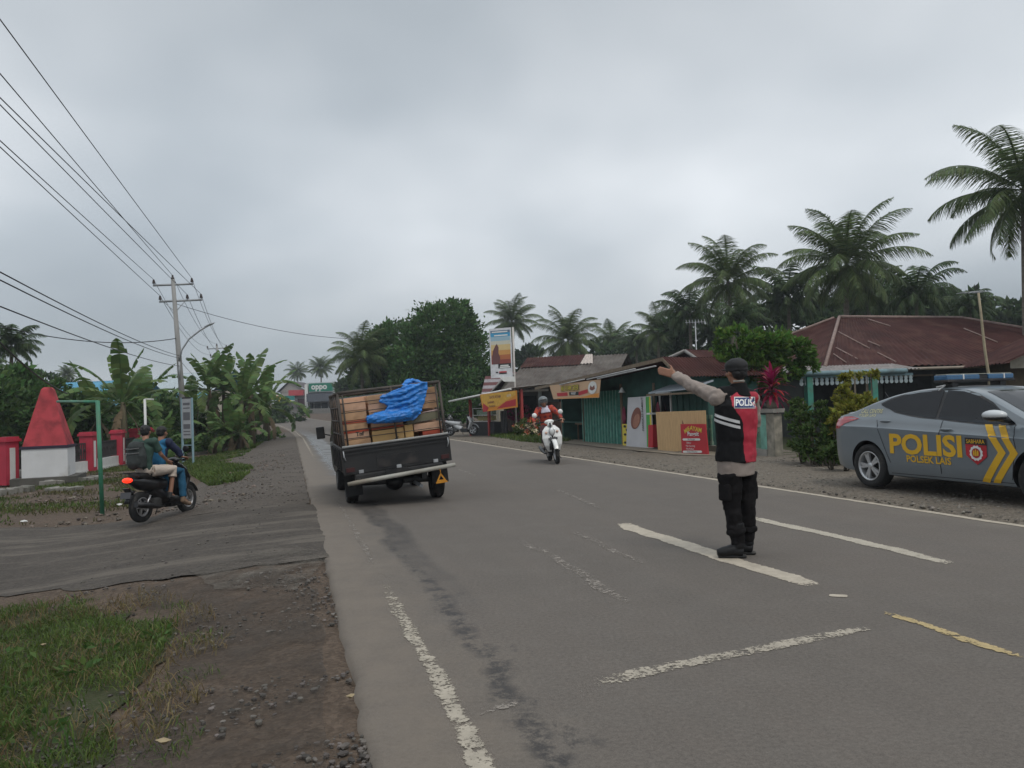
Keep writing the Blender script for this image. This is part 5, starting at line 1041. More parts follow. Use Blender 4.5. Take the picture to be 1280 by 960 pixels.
def palm_crown(nf, length, seed, elmin=-.75, elmax=1.35, droop=1.5, nl=40, ll=.75, hang=.6, lw=.055):
    rr = random.Random(seed); V = []; F = []
    for i in range(nf):
        t = i/(nf-1); el = elmax+(elmin-elmax)*t**.9; az = i*2.39996+rr.uniform(-.25,.25); v, f = frond_np(length*(.72+.28*math.sin(PI*min(1, t+.25)))*rr.uniform(.88,1.06), el, az, droop*rr.uniform(.75,1.2)*(1-.25*t), nl, lw, ll, hang*(.6+.6*t), seed*100+i)
        b = len(V); V += v; F += [tuple(q+b for q in g_) for g_ in f]
    return mesh_np('crown', [tuple(v) for v in V], F, LF_PALM)
CR = [palm_crown(34, 3.9, 1, lw=.038, droop=1.55, elmax=1.48, nl=84, ll=.9, hang=.75, elmin=-.8), palm_crown(32, 3.9, 2, lw=.038, droop=1.7, elmax=1.5, nl=84, ll=.9, hang=.8, elmin=-.85), palm_crown(30, 3.9, 3, lw=.036, droop=1.5, elmin=-.9, nl=90, ll=.95, hang=.8)]
CO = [palm_crown(34, 3.6, 5, elmin=-.5, droop=1.7, nl=34, ll=.85, hang=.9, lw=.08), palm_crown(30, 3.6, 6, elmin=-.6, droop=2.1, nl=34, ll=.8, hang=1.0, lw=.08)]
for c in CO: c.materials[0] = LF_PALMD
def palm(label, px, py, y, rpx, kind=0, lean=(0,0), group=None, yaw=0, cat='palm tree', name='coconut_palm', nuts=False, bpx=None):
    top = P(px, py, y); r_ = rpx*y/FPX; me = (CR+CO)[kind]; s = r_/3.15; bx = P(bpx, py, y).x if bpx else top.x-lean[0]; by = y-lean[1]; base = Vector((bx, by, gz(bx, by))); t = thing(name, label, cat, base, group=group); v = top-base
    n_ = 10; pts = [Vector((v.x*(k/n_)**1.6, v.y*(k/n_)**1.6, v.z*k/n_-.2*(k==0))) for k in range(n_+1)]
    tr = MB().tube(pts, [.19*s**.5*(1.35-.35*min(1, k*.5))*(1-.045*k) for k in range(n_+1)], 9).build('trunk', PBARK, t)
    c = bpy.data.objects.new('crown', me); link(c, t); c.location = v; c.scale = (s, s, s); c.rotation_euler = (0, 0, yaw)
    if nuts:
        m_ = MB()
        for k in range(9): a = k*2.4; m_.ell(v+Vector((math.cos(a)*.26, math.sin(a)*.26, -.2-.12*(k % 3))), (.11,.11,.13), 8)
        m_.build('coconuts', mat('green_coconut', (.13,.12,.04), .6), t)
    return t
GR = 'coconut palms behind the right hand houses'
palm('tall coconut palm with hanging coconuts, above the left end of the rust hipped roof', 1058, 330, 41, 84, 0, (.3,0), GR, 1.0, nuts=True)
palm('coconut palm left of the tallest one, above the bright green tree', 910, 352, 50, 64, 1, (-.3,0), GR, 2.2)
palm('large near coconut palm cut off by the right edge of the picture', 1280, 238, 29, 110, 2, (.2,.5), GR, 0.4, bpx=1262)
palm('slender coconut palm right behind the billboard', 640, 402, 92, 36, 0, (0,0), GR, 0.3)
palm('wide low coconut palm above the grey roof, right of the billboard palm', 710, 426, 76, 46, 1, (0,0), GR, 3.0)
palm('small coconut palm above the shop banner', 765, 427, 92, 32, 2, (0,0), GR, 1.9)
palm('half hidden coconut palm left of the television aerial mast', 822, 414, 72, 36, 1, (0,0), GR, 4.0)
GO = 'dark oil palms in the trees behind the houses'
for lab, px, py, y, r_, k, yw in (('dark oil palm just left of the second tallest coconut palm', 862, 392, 58, 48, 3, 0), ('dark oil palm right of the tallest coconut palm', 1145, 368, 46, 62, 4, 1), ('dark oil palm between the two tallest coconut palms', 985, 372, 54, 60, 3, 2), ('dark oil palm beneath the cut off near coconut palm', 1212, 385, 48, 42, 4, 3), ('dark oil palm low behind the bright green tree', 925, 402, 46, 44, 4, 4), ('dark oil palm behind the tallest coconut palm trunk', 1085, 372, 52, 52, 3, 5), ('small dark oil palm above the brown gabled house', 885, 420, 64, 34, 4, 2.5), ('dark oil palm right of the small coconut palm', 795, 432, 80, 32, 3, 1.5)):
    palm(lab, px, py, y, r_, k, (0,0), GO, yw, name='oil_palm')
palm('large drooping palm rising behind the truck, left of the big dark tree', 452, 448, 60, 46, 1, (0,0), None, 5.0)
palm('tiny far coconut palm above the pitched grey house', 372, 465, 160, 16, 2, (0,0), 'far palms at the end of the road', .5)
palm('tiny far coconut palm above the green phone shop', 401, 460, 150, 18, 0, (0,0), 'far palms at the end of the road', 1.5)
palm('dark palm at the left edge above the trees behind the monument', 14, 432, 42, 44, 3, (0,0), None, 2.0)
palm('small far palm over the blue roof at left', 84, 468, 110, 14, 0, (0,0), None, 2.6)
palm('broad palm among the dark trees at the left edge', -38, 470, 36, 52, 4, (0,0), None, 1.0, name='oil_palm')
# ---- broadleaf trees
Y = 60
tree('big dense dark green tree with domed crown in the middle beyond the truck', gbase(552, Y), [pb(552,425,Y,46,46,44), pb(575,455,Y,42,46,42), pb(528,455,Y-1,38,46,42), pb(560,490,Y-2,50,46,30), pb(590,482,Y,26,30,28), pb(565,396,Y,26,26,20), pb(520,492,Y-2,34,40,26)], 42000, .27, LF_DARK, .35)
Y = 63
tree('dense green tree joined to the left side of the big dark tree', gbase(485, Y), [pb(492,432,Y,32,40,28), pb(470,468,Y,30,40,36), pb(500,480,Y,36,40,34), pb(478,505,Y-2,34,40,18)], 21000, .28, LF_DARK, .25)
Y = 21.5
tree('bright green leafy tree behind the police officer and the clay pot', gbase(938, Y), [pb(925,428,Y,26,24,22), pb(955,440,Y,28,26,22), pb(985,438,Y,26,24,20), pb(948,462,Y,34,28,20), pb(905,450,Y,18,18,14), pb(1000,455,Y,18,18,14), pb(900,482,Y-.5,16,16,12)], 7500, .15, LF_BRIGHT, .09)
# left dark trees
for lab, px, y, bl, n_, lf in (('dark spreading tree left of the red pyramid', 20, 34, [(10,500,44,40),(45,520,36,32),(0,540,40,30)], 9000, LF_DARK), ('dark leafy tree right behind the red pyramid', 95, 36, [(95,520,34,30),(75,545,36,28),(115,545,30,26),(60,500,24,22)], 8500, LF_DARK), ('dark bushy tree behind the left banana clump', 150, 40, [(140,528,36,34),(185,532,34,30),(165,555,40,24)], 8000, LF_DARK), ('leafy tree at the left edge under the dark palm', -30, 31, [(-20,520,50,50),(-40,560,50,40)], 7000, LF_MID),
        ('leafy dark tree behind the notice board', 215, 44, [(215,530,30,36),(240,545,28,26),(205,555,30,22)], 6500, LF_DARK), ('round dark tree between banana plants and the road', 318, 60, [(306,512,16,14),(312,530,12,12),(296,525,18,16)], 3500, LF_DARK), ('tree behind the leftmost blue roof', 60, 66, [(50,485,30,18),(85,492,24,16),(20,480,26,20)], 5000, LF_FAR)):
    tree(lab, gbase(px, y), [pb(a_, b_, y, r1, r1, r2) for a_, b_, r1, r2 in bl], n_, .26 if y < 50 else .4, lf, .16)
def mass(name, label, rows, n, size, leaf):
    bl = []
    for px, py, y, r1, r2 in rows: bl.append(pb(px, py, y, r1, r1, r2))
    V, F = crown_np(bl, n, size, fill=.3); obj_np(name, V, F, leaf, kind='stuff', label=label)
rr = random.Random(4); rows = []
for px, top in ((620,470),(650,452),(680,446),(712,450),(745,440),(775,438),(805,430),(835,415),(862,402),(890,400),(918,405),(948,400),(975,392),(1005,375),(1035,372),(1065,372),(1095,378),(1122,372),(1152,380),(1182,378),(1212,372),(1242,385),(1275,380),(1310,378),(1345,385),(1380,380)):
    y = 98-(px-620)*.055; 
    if px > 850: y = 62
    for k in range(3): rows.append((px+rr.uniform(-12,12), top+12+k*26+rr.uniform(-6,6), y-k*2, 26, 19))
mass('distant_woods', 'mass of dark green woods behind the right hand houses', rows, 52000, .62, LF_FAR)
rows = []
for px, top in ((-60,480),(-20,470),(20,478),(60,482),(100,492),(140,490),(180,488),(220,492),(260,492),(300,494),(335,500),(352,505)):
    for k in range(2): rows.append((px+rr.uniform(-10,10), top+16+k*22, 92-k*4, 22, 15))
mass('distant_woods', 'mass of dark green woods behind the left hand houses', rows, 16000, .6, LF_FAR)
rows = [(px, 506+rr.uniform(-3,3), 175, 16, 9) for px in range(340, 640, 18)]; mass('distant_woods', 'low far tree line at the end of the road', rows, 7000, 1.2, LF_FAR)
# trees between far shops and the truck
tree('hazy trees just right of the green phone shop', gbase(424, 105), [pb(434,488,105,13,13,14), pb(446,500,105,16,16,16), pb(432,506,103,10,10,8)], 3000, .6, LF_FAR, .2)
tree('dark shrubby trees behind the truck mirror on the right verge', gbase(440, 70), [pb(438,512,70,18,18,14), pb(455,505,70,20,20,18)], 3500, .4, LF_DARK, .15)
tree('low dark shrubs beside the food stall', gbase(566, 50), [pb(562,515,50,20,20,16), pb(545,520,50,20,20,14), pb(585,505,52,18,18,14)], 5000, .3, LF_DARK, .12)
# ---- banana plants
def banana_leaf(L_, wd, el, az, droop, seed):
    rr = random.Random(seed); K = 14; pts = [Vector((0,0,0))]; e = el; V = []; F = []
    for i in range(K): e -= droop*(i/K)/K*2; pts.append(pts[-1]+Vector((math.cos(az)*math.cos(e), math.sin(az)*math.cos(e), math.sin(e)))*(L_/K))
    s_ = Vector((-math.sin(az), math.cos(az), 0))
    for sg in (-1, 1):
        i = 2; 
        while i < K:
            step = 1; a, b = pts[i], pts[min(K, i+step)]; t0, t1 = i/K, min(K, i+step)/K; sh = rr.uniform(-.35,.25); sag = rr.uniform(.05,.5)
            w0 = wd*math.sin(PI*min(1, (t0-.08)*1.02))**.55; w1 = wd*math.sin(PI*min(1, (t1-.08)*1.02))**.55 if t1 < .99 else .04; d = (b-a)
            gap = .04 if rr.random() < .55 else 0; o0 = (s_*sg+d.normalized()*.35+Vector((0,0,-sag+sh*.3))).normalized()
            k = len(V); V += [a, b, b+o0*w1*.5-d*gap, a+o0*w0*.5+d*gap, b+(o0+Vector((0,0,-.25*sag))).normalized()*w1-d*gap*2+Vector((0,0,.0)), a+(o0+Vector((0,0,-.25*sag))).normalized()*w0+d*gap*2]; F += [(k, k+1, k+2, k+3), (k+3, k+2, k+4, k+5)]; i += step
    for i in range(K): a, b = pts[i], pts[i+1]; k = len(V); w0 = .035*(1-i/K)+.006; V += [a-s_*w0+Vector((0,0,-.01)), a+s_*w0+Vector((0,0,-.01)), b+s_*w0*.9+Vector((0,0,-.01)), b-s_*w0*.9+Vector((0,0,-.01))]; F.append((k, k+1, k+2, k+3))
    return V, F
def banana_mesh(nl, seed, L_=2.3):
    rr = random.Random(seed); V = []; F = []
    for i in range(nl):
        t = i/(nl-1); v, f = banana_leaf(L_*rr.uniform(.8,1.1), .29*rr.uniform(.85,1.15), 1.42-1.35*t+rr.uniform(-.1,.1), i*2.4+rr.uniform(-.3,.3), .5+1.7*t*rr.uniform(.8,1.2), seed*50+i); b = len(V); V += v; F += [tuple(q+b for q in g_) for g_ in f]
    return mesh_np('crown', [tuple(v) for v in V], F, LF_BAN)
BM = [banana_mesh(12, 1), banana_mesh(11, 2), banana_mesh(13, 3, 2.4), banana_mesh(9, 4, 1.9)]
STEM = mat('banana_stem', (.13,.12,.07), .8, .3, 3, stretch=(3,3,.4), dirt=(.10,.06,.04), dirt_amt=.45)
def banana(label, px, ytop, y, k, yaw, s=1.0):
    c = P(px, ytop, y); b = Vector((c.x, y, gz(c.x, y))); hgt = (c.z-b.z)-1.95*s; hgt = max(.9, hgt); t = thing('banana_plant', label, 'banana plant', b, group='banana plants on the left of the road')
    MB().tube([(0,0,-.1),(.03,0,hgt*.5),(0,.02,hgt)], [.17*s,.13*s,.08*s], 9).build('stem', STEM, t); c = bpy.data.objects.new('crown', BM[k]); link(c, t); c.location = (0, 0, hgt-.1); c.scale = (s, s, s); c.rotation_euler = (0, 0, yaw)
    V = []; F = []
    for j in range(3): v, f = banana_leaf(1.5*s, .22, -.9, j*2.2+yaw, 1.0, j+7); bb = len(V); V += [q+Vector((0,0,hgt-.15)) for q in v]; F += [tuple(q+bb for q in g_) for g_ in f]
    obj_np('dead_leaves', [tuple(v) for v in V], F, mat('dry_banana_leaf', (.13,.095,.055), .9, .3), t)
for i, (lab, px, yt, y, k, yaw, s_) in enumerate((
    ('large banana plant left of the pole with upright central leaves', 152, 432, 33, 2, .3, 1.25), ('banana plant at the right of the left clump with a long drooping leaf', 180, 452, 41.5, 0, 2.0, 1.2), ('banana plant at the left of the left clump by the blue roof', 122, 458, 35, 1, 4.0, 1.15), ('small banana plant low behind the white post', 200, 500, 31.5, 3, 1.0, .9),
    ('tall banana plant just right of the utility pole', 260, 434, 41, 2, 1.2, 1.15), ('banana plant second right of the utility pole', 278, 440, 42, 0, 3.3, 1.1), ('banana plant in the middle of the right clump', 300, 448, 41, 1, .5, 1.15), ('tall banana plant near the road with upright tip', 312, 436, 44, 2, 2.8, 1.25), ('rightmost banana plant with leaves reaching toward the road', 330, 452, 47, 0, 5.8, 1.4), ('small banana plant in front of the right clump', 268, 520, 38, 3, 2.2, .8), ('young banana plant low in the right clump near the notice board', 288, 515, 38, 1, 5.1, .8), ('short banana plant low before the road bend', 300, 505, 38, 3, 3.9, 1.0), ('banana plant behind the notice board', 236, 476, 43, 1, 5.5, 1.1))):
    banana(lab, px, yt, y, k, yaw, s_)
# undergrowth below the bananas
rows = [(px, 556-abs(px-260)*.03, 36+(px-230)*.12, 14, 12) for px in range(196, 345, 12)]; V, F = crown_np([pb(px, py, y, r1, r1, r2) for px, py, y, r1, r2 in rows], 7000, .2); obj_np('undergrowth', V, F, LF_MID, kind='stuff', label='leafy undergrowth at the foot of the banana plants')
# ---- garden shrubs
def shrub(name, label, blobs, n, size, leaf, cat='bush', extra=None, asp=.5):
    b0 = blobs[0]; base = Vector((b0[0][0], b0[0][1], gz(b0[0][0], b0[0][1]))); t = thing(name, label, cat, base); b = [((c[0]-base[0], c[1]-base[1], c[2]-base[2]), r) for c, r in blobs]; st = MB()
    for c, r in b:
        for j in range(4): e = Vector(c)+Vector((random.uniform(-.6,.6)*r[0], random.uniform(-.6,.6)*r[1], random.uniform(0,.6)*r[2])); st.tube([(c[0]*.7+random.uniform(-.05,.05), c[1]*.7, -.02), (e.x*.8+c[0]*.2, e.y, e.z*.5), e], [.018,.014,.006], 5)
    st.build('stem', BARK, t); V, F = crown_np(b, n, size, fill=.45, up=.5); obj_np('foliage', V, F, leaf, t); 
    for nm_, cnt, sz, m_ in (extra or []): V, F = crown_np(b, cnt, sz, fill=0, up=.8); obj_np(nm_, V, F, m_, t)
    return t
LF_HEDGE = leafmat('hedge_leaves', (.060,.105,.030), .5, .3); LF_YEL = leafmat('yellow_green_leaves', (.20,.21,.035), .45, .35)
shrub('garden_hedge', 'mixed dark leafy hedge between concrete pillar and the yellow shrub', [pb(1002,528,15.8,16,14,22), pb(1025,520,15.4,18,14,16), pb(1045,545,15,16,14,24), pb(1018,552,15.3,24,14,22), pb(1040,562,15.0,18,14,14), pb(1000,562,15.6,14,12,12), pb(1000,505,15.9,10,10,8)], 5200, .085, LF_HEDGE, 'hedge')
shrub('yellow_shrub', 'yellow green variegated shrub behind the police car boot', [pb(1064,515,15.0,20,18,17), pb(1050,530,15.0,15,15,15), pb(1078,505,15.2,12,12,10), pb(1068,545,15,16,14,16), pb(1052,490,15.2,8,8,12), pb(1062,472,15.4,12,8,6), pb(1085,468,15.6,12,8,4)], 4200, .095, LF_YEL)
shrub('garden_hedge', 'low green plants at the ground behind the rear bumper of the police car', [pb(1040,566,14.2,18,14,8), pb(1060,562,13.8,14,14,12), pb(1020,572,15,14,10,5)], 1500, .08, LF_HEDGE, 'bush')
shrub('flower_shrub', 'flowering shrub with orange and cream blooms beside the white scooter', [pb(660,535,34.5,14,12,13), pb(648,540,34.8,9,9,9), pb(672,541,34.4,10,10,9)], 2200, .10, leafmat('flower_shrub_leaves', (.075,.12,.03), .4, .3), extra=[('flower', 320, .11, mat('cream_petals', (.62,.55,.36), .7, island=.3)), ('flower', 380, .10, mat('orange_petals', (.50,.13,.04), .7, island=.3))])
shrub('bougainvillea', 'magenta flowering bush in the shade beside the food stall', [pb(650,516,38.5,17,10,9), pb(668,512,38.6,9,8,7), pb(636,518,38.4,8,8,8)], 700, .10, LF_HEDGE, extra=[('flower', 1700, .10, mat('magenta_petals', (.26,.02,.075), .7, island=.4))])
shrub('garden_hedge', 'dark shrubs beside the right edge behind the police car', [pb(1130,540,15.5,30,14,26), pb(1180,535,15,30,14,28)], 3000, .11, LF_HEDGE, 'hedge')
# red cordyline growing in the clay pot
t = thing('red_plant', 'spiky dark red leaved plant growing out of the clay pot on the pillar', 'plant', POT+Vector((0,0,.24))); V = []; F = []; rr = random.Random(3)
for i in range(64):
    tt = i/63; hz_ = .05+.38*tt; az = i*2.4; el = 1.45-1.75*(1-tt)**1.0 if i % 3 else 1.2; el = -.45+1.85*tt+rr.uniform(-.2,.2); L_ = rr.uniform(.42,.62); p = Vector((0,0,hz_*.95)); e = el; w_ = .034; prev = None; s_ = Vector((-math.sin(az), math.cos(az), 0))
    for k in range(5):
        ww = w_*(1.2*math.sin(PI*(k/4*.8+.15))); V += [p-s_*ww, p+s_*ww]
        if prev is not None: F.append((prev, prev+1, len(V)-1, len(V)-2))
        prev = len(V)-2; p = p+Vector((math.cos(az)*math.cos(e), math.sin(az)*math.cos(e), math.sin(e)))*L_/4; e -= .28
obj_np('leaves', [tuple(v) for v in V], F, leafmat('red_leaves', (.23,.014,.035), .55, .3), t); MB().tube([(0,0,-.15),(0,0,.5)], [.025,.015], 7).build('stem', BARK, t)
# ================= POLICE CAR
CARP = mat('police_grey_paint', (.135,.158,.175), .28, .04, 2, spec=.5, coat=.6, dirt=(.15,.15,.145), dirt_amt=.12, ds=2)
YDEC = mat('yellow_decal', (.62,.36,.02), .5, .05); PALEY = mat('pale_yellow_decal', (.50,.47,.26), .5); DKLINE = mat('panel_gap', (.01,.01,.012), .7)
def interp_s(xs, pts, it=2):
    px_, py_ = zip(*pts); v = np.interp(xs, px_, py_)
    for _ in range(it): v[1:-1] = (v[:-2]+2*v[1:-1]+v[2:])/4
    return v
def wheel(parent, name, c, r, w_, rimr, spokes, rimmat, side, hub=.05, twin=True):
    """axle along local x or y given by side vector"""
    ax = Vector(side); g_ = bpy.data.objects.new(name, None); 
    ty = MB().lathe([(rimr*.98,-w_/2+.01),(r*.93,-w_/2),(r*.985,-w_*.38),(r,-w_*.2),(r,w_*.2),(r*.985,w_*.38),(r*.93,w_/2),(rimr*.98,w_/2-.01),(rimr*.9,w_*.2),(rimr*.9,-w_*.2),(rimr*.98,-w_/2+.01)], axis=ax, n=40).build(name, M_RUBBER, parent); ty.location = c
    rm_ = MB(); rm_.lathe([(rimr*1.0,w_/2-.008),(rimr*.94,w_/2-.002),(rimr*.88,w_/2-.03),(rimr*.86,-w_*.3)], axis=ax, n=36)
    X, Y = frame(ax); off = w_/2-.028
    for k in range(spokes):
        for dd in ((-.10, .10) if twin else (0,)):
            a = 2*PI*k/spokes; a1 = a+dd*1.5; d0 = X*math.cos(a)+Y*math.sin(a); d1 = X*math.cos(a1)+Y*math.sin(a1); pr = ax.cross(d1).normalized(); ww = rimr*(.085 if twin else .11)
            p0 = d0*hub*.6+ax*(off+.004); p1 = d1*rimr*.92+ax*(off+.006); rm_.add([p0-pr*ww*1.1,p0+pr*ww*1.1,p1+pr*ww,p1-pr*ww,p0-pr*ww*1.1-ax*.03,p0+pr*ww*1.1-ax*.03,p1+pr*ww-ax*.03,p1-pr*ww-ax*.03], [(0,1,2,3),(7,6,5,4),(0,4,5,1),(1,5,6,2),(2,6,7,3),(3,7,4,0)])
    rm_.lathe([(0,off+.012),(hub*.6,off+.012),(hub,off+.002),(hub,off-.03)], axis=ax, n=20); rm_.build('rim', rimmat, ty)
    MB().lathe([(0,-w_*.1),(rimr*.85,-w_*.1)], axis=ax, n=28).build('hub_backing', M_BLACK, ty); return ty
def police_car():
    A = R(73); d = Vector((math.cos(A), -math.sin(A), 0)); lf = Vector((-d.y, d.x, 0)); cpt = G(1090, 611); O = cpt+lf*.80; O.z = cpt.z+.012
    MW = basis(d, lf, O); t = thing('police_car', 'grey police saloon car with yellow lettering and blue roof light bar', 'police car', mat4=MW); rootM = MW
    top = [(-.93,.78),(-.91,.98),(-.86,1.055),(-.6,1.10),(-.35,1.165),(0,1.28),(.35,1.38),(.7,1.43),(1.1,1.45),(1.5,1.425),(1.8,1.36),(2.1,1.23),(2.4,1.09),(2.62,1.0),(3.0,.935),(3.3,.85),(3.48,.75),(3.58,.60)]
    Wd = [(-.93,.50),(-.88,.64),(-.78,.745),(-.6,.81),(-.3,.862),(0,.887),(1.2,.887),(2.4,.887),(2.9,.875),(3.2,.81),(3.4,.70),(3.5,.58),(3.58,.45)]
    zbt = [(-.93,.42),(-.85,.28),(-.5,.21),(.4,.19),(2.4,.19),(3.0,.2),(3.45,.24),(3.58,.38)]; shd = [(-.93,1.0),(0,1.03),(.6,1.02),(1.3,.985),(2.4,.93),(3.58,.85)]; crs = [(-.93,.90),(0,.90),(2.6,.79),(3.58,.70)]
    xs = np.concatenate([np.linspace(-.93,-.5,14), np.linspace(-.46,3.1,70), np.linspace(3.15,3.58,16)]); T = interp_s(xs, top, 3); W_ = interp_s(xs, Wd, 3); ZB = interp_s(xs, zbt); SH = interp_s(xs, shd); CZ = interp_s(xs, crs)
    rings = []
    for x, tp, w_, zb, sh, cz in zip(xs, T, W_, ZB, SH, CZ):
        zs = min(sh, tp-.05); cz = min(cz, zs-.06); mid = min(.55, cz-.08); zr = tp-.055 if tp-zs > .12 else tp-.03; w7 = w_*.925; wr = w7-.02-max(0, zr-zs)*.50
        half = [(0, zb), (w_*.78, zb), (w_*.93, zb+.03), (w_*.965, zb+.10), (w_*.985, (zb+.1+mid)/2), (w_*.995, mid), (w_*1.0, cz-.05), (w_*1.0, cz), (w_*.975, cz+.02), (w_*.955, (cz+zs)/2+.01), (w7, zs)]
        for k in (.15, .35, .55, .75, .9, 1): half.append((w7-.02+(wr-w7+.02)*k, zs+(zr-zs)*k))
        half += [(wr*.93, zr+(tp-zr)*.45), (wr*.8, zr+(tp-zr)*.72), (wr*.5, zr+(tp-zr)*.93), (0, tp)]
        rings.append([(x, -y, z) for y, z in half] + [(x, y, z) for y, z in half[-2:0:-1]])
    mb = MB(); mb.smooth = True; n_ = len(rings[0])
    for r_ in rings: mb.v += r_
    for j in range(len(rings)-1):
        for i in range(n_): mb.face([j*n_+i, j*n_+(i+1)%n_, (j+1)*n_+(i+1)%n_, (j+1)*n_+i])
    mb.face(list(range(n_))[::-1]); mb.face([(len(rings)-1)*n_+i for i in range(n_)])
    body = mb.build('body', [CARP, M_BLACK], None)
    bm = bmesh.new(); bm.from_mesh(body.data); bmesh.ops.recalc_face_normals(bm, faces=bm.faces[:]); bm.to_mesh(body.data); bm.free()
    full = bvh_of(body)
    cut = MB(); cut.cur = 1
    for x in (.03, 2.71):
        for s_ in (-1, 1): cut.tube([(x, s_*.52, .335), (x, s_*1.1, .335)], .365, 40)
    co = cut.build('cutter', [CARP, M_BLACK], None); b2_ = bmesh.new(); b2_.from_mesh(co.data); bmesh.ops.recalc_face_normals(b2_, faces=b2_.faces[:]); b2_.to_mesh(co.data); b2_.free()
    md = body.modifiers.new('b', 'BOOLEAN'); md.operation = 'DIFFERENCE'; md.object = co; md.solver = 'EXACT'; me = evaluated(body); body.modifiers.clear(); body.data = me; bpy.data.objects.remove(co)
    me.set_sharp_from_angle(angle=R(38)); body.parent = t
    D = lambda nm, poly, m_, off=.004, par=None, st=.045: decal(nm, polymesh(poly), basis((1,0,0),(0,0,1),(0,-1.6,0)), full, (0,1,0), m_, par or body, off, st)
    DL = lambda nm, poly, m_, off=.004: decal(nm, polymesh(poly), basis((1,0,0),(0,0,1),(0,1.6,0)), full, (0,-1,0), m_, body, off, .045)
    def grow(poly, g_): cx_ = sum(p[0] for p in poly)/len(poly); cz_ = sum(p[1] for p in poly)/len(poly); return [(x+g_*(1 if x > cx_ else -1)*min(1, abs(x-cx_)*3), z+g_*(1 if z > cz_ else -1)) for x, z in poly]
    rw = [(.17,1.215),(.33,1.285),(.52,1.335),(.8,1.375),(1.19,1.39),(1.20,1.03),(.98,1.045),(.78,1.07),(.49,1.12),(.27,1.175)]; fw = [(1.25,1.39),(1.5,1.37),(1.72,1.31),(1.95,1.205),(2.16,1.09),(2.36,.965),(2.1,.96),(1.82,.975),(1.5,1.0),(1.24,1.03)]
    for DD, nm in ((D, ''), (DL, '')):
        trim = rw[:5]+fw[:]+rw[5:]; DD('window_trim', grow(trim, .018), M_BLACK, .003); DD('rear_side_window', rw, M_GLASS, .007); DD('front_side_window', fw, M_GLASS, .007)
        for poly in ([(.20,1.0),(.21,1.0),(.30,.80),(.47,.40),(.46,.40),(.29,.80)], [(1.335,1.0),(1.345,1.0),(1.325,.30),(1.315,.30)], [(2.36,.95),(2.37,.95),(2.42,.70),(2.34,.30),(2.33,.30),(2.41,.70)], [(.45,.255),(2.35,.265),(2.35,.258),(.45,.248)]): DD('door_gap', poly, DKLINE, .003)
        DD('tail_lamp', [(-.78,1.0),(-.60,1.045),(-.40,1.05),(-.17,1.02),(-.30,.985),(-.50,.94),(-.62,.86),(-.80,.86)], mat('tail_lamp_red', (.30,.012,.02), .2, .2, spec=.6, coat=.5), .008)
        DD('headlamp', [(3.0,.80),(3.2,.80),(3.45,.70),(3.5,.62),(3.3,.64),(3.1,.70)], mat('headlamp_glass', (.5,.52,.55), .1, .1), .006)
    decal('windscreen', polymesh([(1.74,-.50),(1.76,.50),(2.2,.60),(2.62,.68),(2.62,-.68),(2.2,-.60)]), Matrix.Translation((0,0,2.5)), full, (0,0,-1), M_GLASS, body, .005, .06)
    decal('rear_window', polymesh([(-.44,-.60),(-.44,.60),(.30,.50),(.30,-.50)]), Matrix.Translation((0,0,2.5)), full, (0,0,-1), M_GLASS, body, .005, .06)
    decal('number_plate', polymesh([(-.23,-.06),(.23,-.06),(.23,.06),(-.23,.06)]), basis((0,-1,0),(0,0,1),(-2,0,.70)), full, (1,0,0), M_BLACK, body, .008, .05)
    def T_(nm, s_, size, wd, x, z, m_, par=None, bold=.0, off=.006, vx=(1,0,0)):
        me_ = textmesh(s_, size, bold=bold); a = [v.co.x for v in me_.vertices]; me_.transform(Matrix.Translation((-(max(a)+min(a))/2,0,0))); b_ = [v.co.y for v in me_.vertices]; me_.transform(Matrix.Translation((0,-(max(b_)+min(b_))/2,0))); me_.transform(Matrix.Diagonal((wd/(max(a)-min(a)),1,1,1)))
        return decal(nm, me_, basis(vx,(0,0,1),(x,-1.6,z)), full, (0,1,0), m_, par or body, off, .05)
    T_('lettering', 'POLISI', .37, 1.20, 1.08, .672, YDEC, bold=.034); T_('lettering', 'POLSEK LAIS', .125, .73, 1.135, .475, YDEC, bold=.026)
    T_('lettering', 'CALL CENTRE', .085, .44, .02, 1.125, PALEY, bold=.01); T_('lettering', 'POLSEK LAIS', .055, .36, -.04, 1.065, PALEY)
    for poly in ([(1.97,.955),(2.07,.955),(2.29,.62),(1.99,.205),(1.88,.205),(2.185,.62)], [(2.15,.955),(2.245,.95),(2.445,.62),(2.13,.205),(2.03,.205),(2.345,.62)]): D('yellow_chevron', poly, YDEC, .006)
    sh_ = D('shield_emblem', [(1.735,.79),(2.04,.78),(2.035,.56),(1.89,.455),(1.74,.57)], mat('shield_red', (.40,.02,.03), .5), .009)
    D('emblem_band', [(1.735,.79),(2.04,.78),(2.04,.70),(1.735,.71)], BLK, .012, sh_); T_('lettering', 'SABHARA', .07, .26, 1.888, .745, YDEC, sh_, .01, .015)
    D('emblem_ring', [(1.888+.098*math.cos(a)*(1 if i % 2 else .88), .60+.098*math.sin(a)*(1 if i % 2 else .88)) for i, a in enumerate(np.linspace(0, 2*PI, 25)[:-1])], WHT, .012, sh_, .03); D('emblem_disc', [(1.888+.062*math.cos(a), .60+.062*math.sin(a)) for a in np.linspace(0, 2*PI, 20)[:-1]], mat('shield_red2', (.34,.03,.035), .5), .015, sh_, .03)
    for q in (-1, 1): D('emblem_figure', [(1.888+q*.028+.012*math.cos(a), .60+.036*math.sin(a)) for a in np.linspace(0, 2*PI, 14)[:-1]], YDEC, .018, sh_, .03)
    D('emblem_figure', [(1.876,.565),(1.900,.565),(1.896,.64),(1.888,.655),(1.880,.64)], YDEC, .018, sh_, .03)
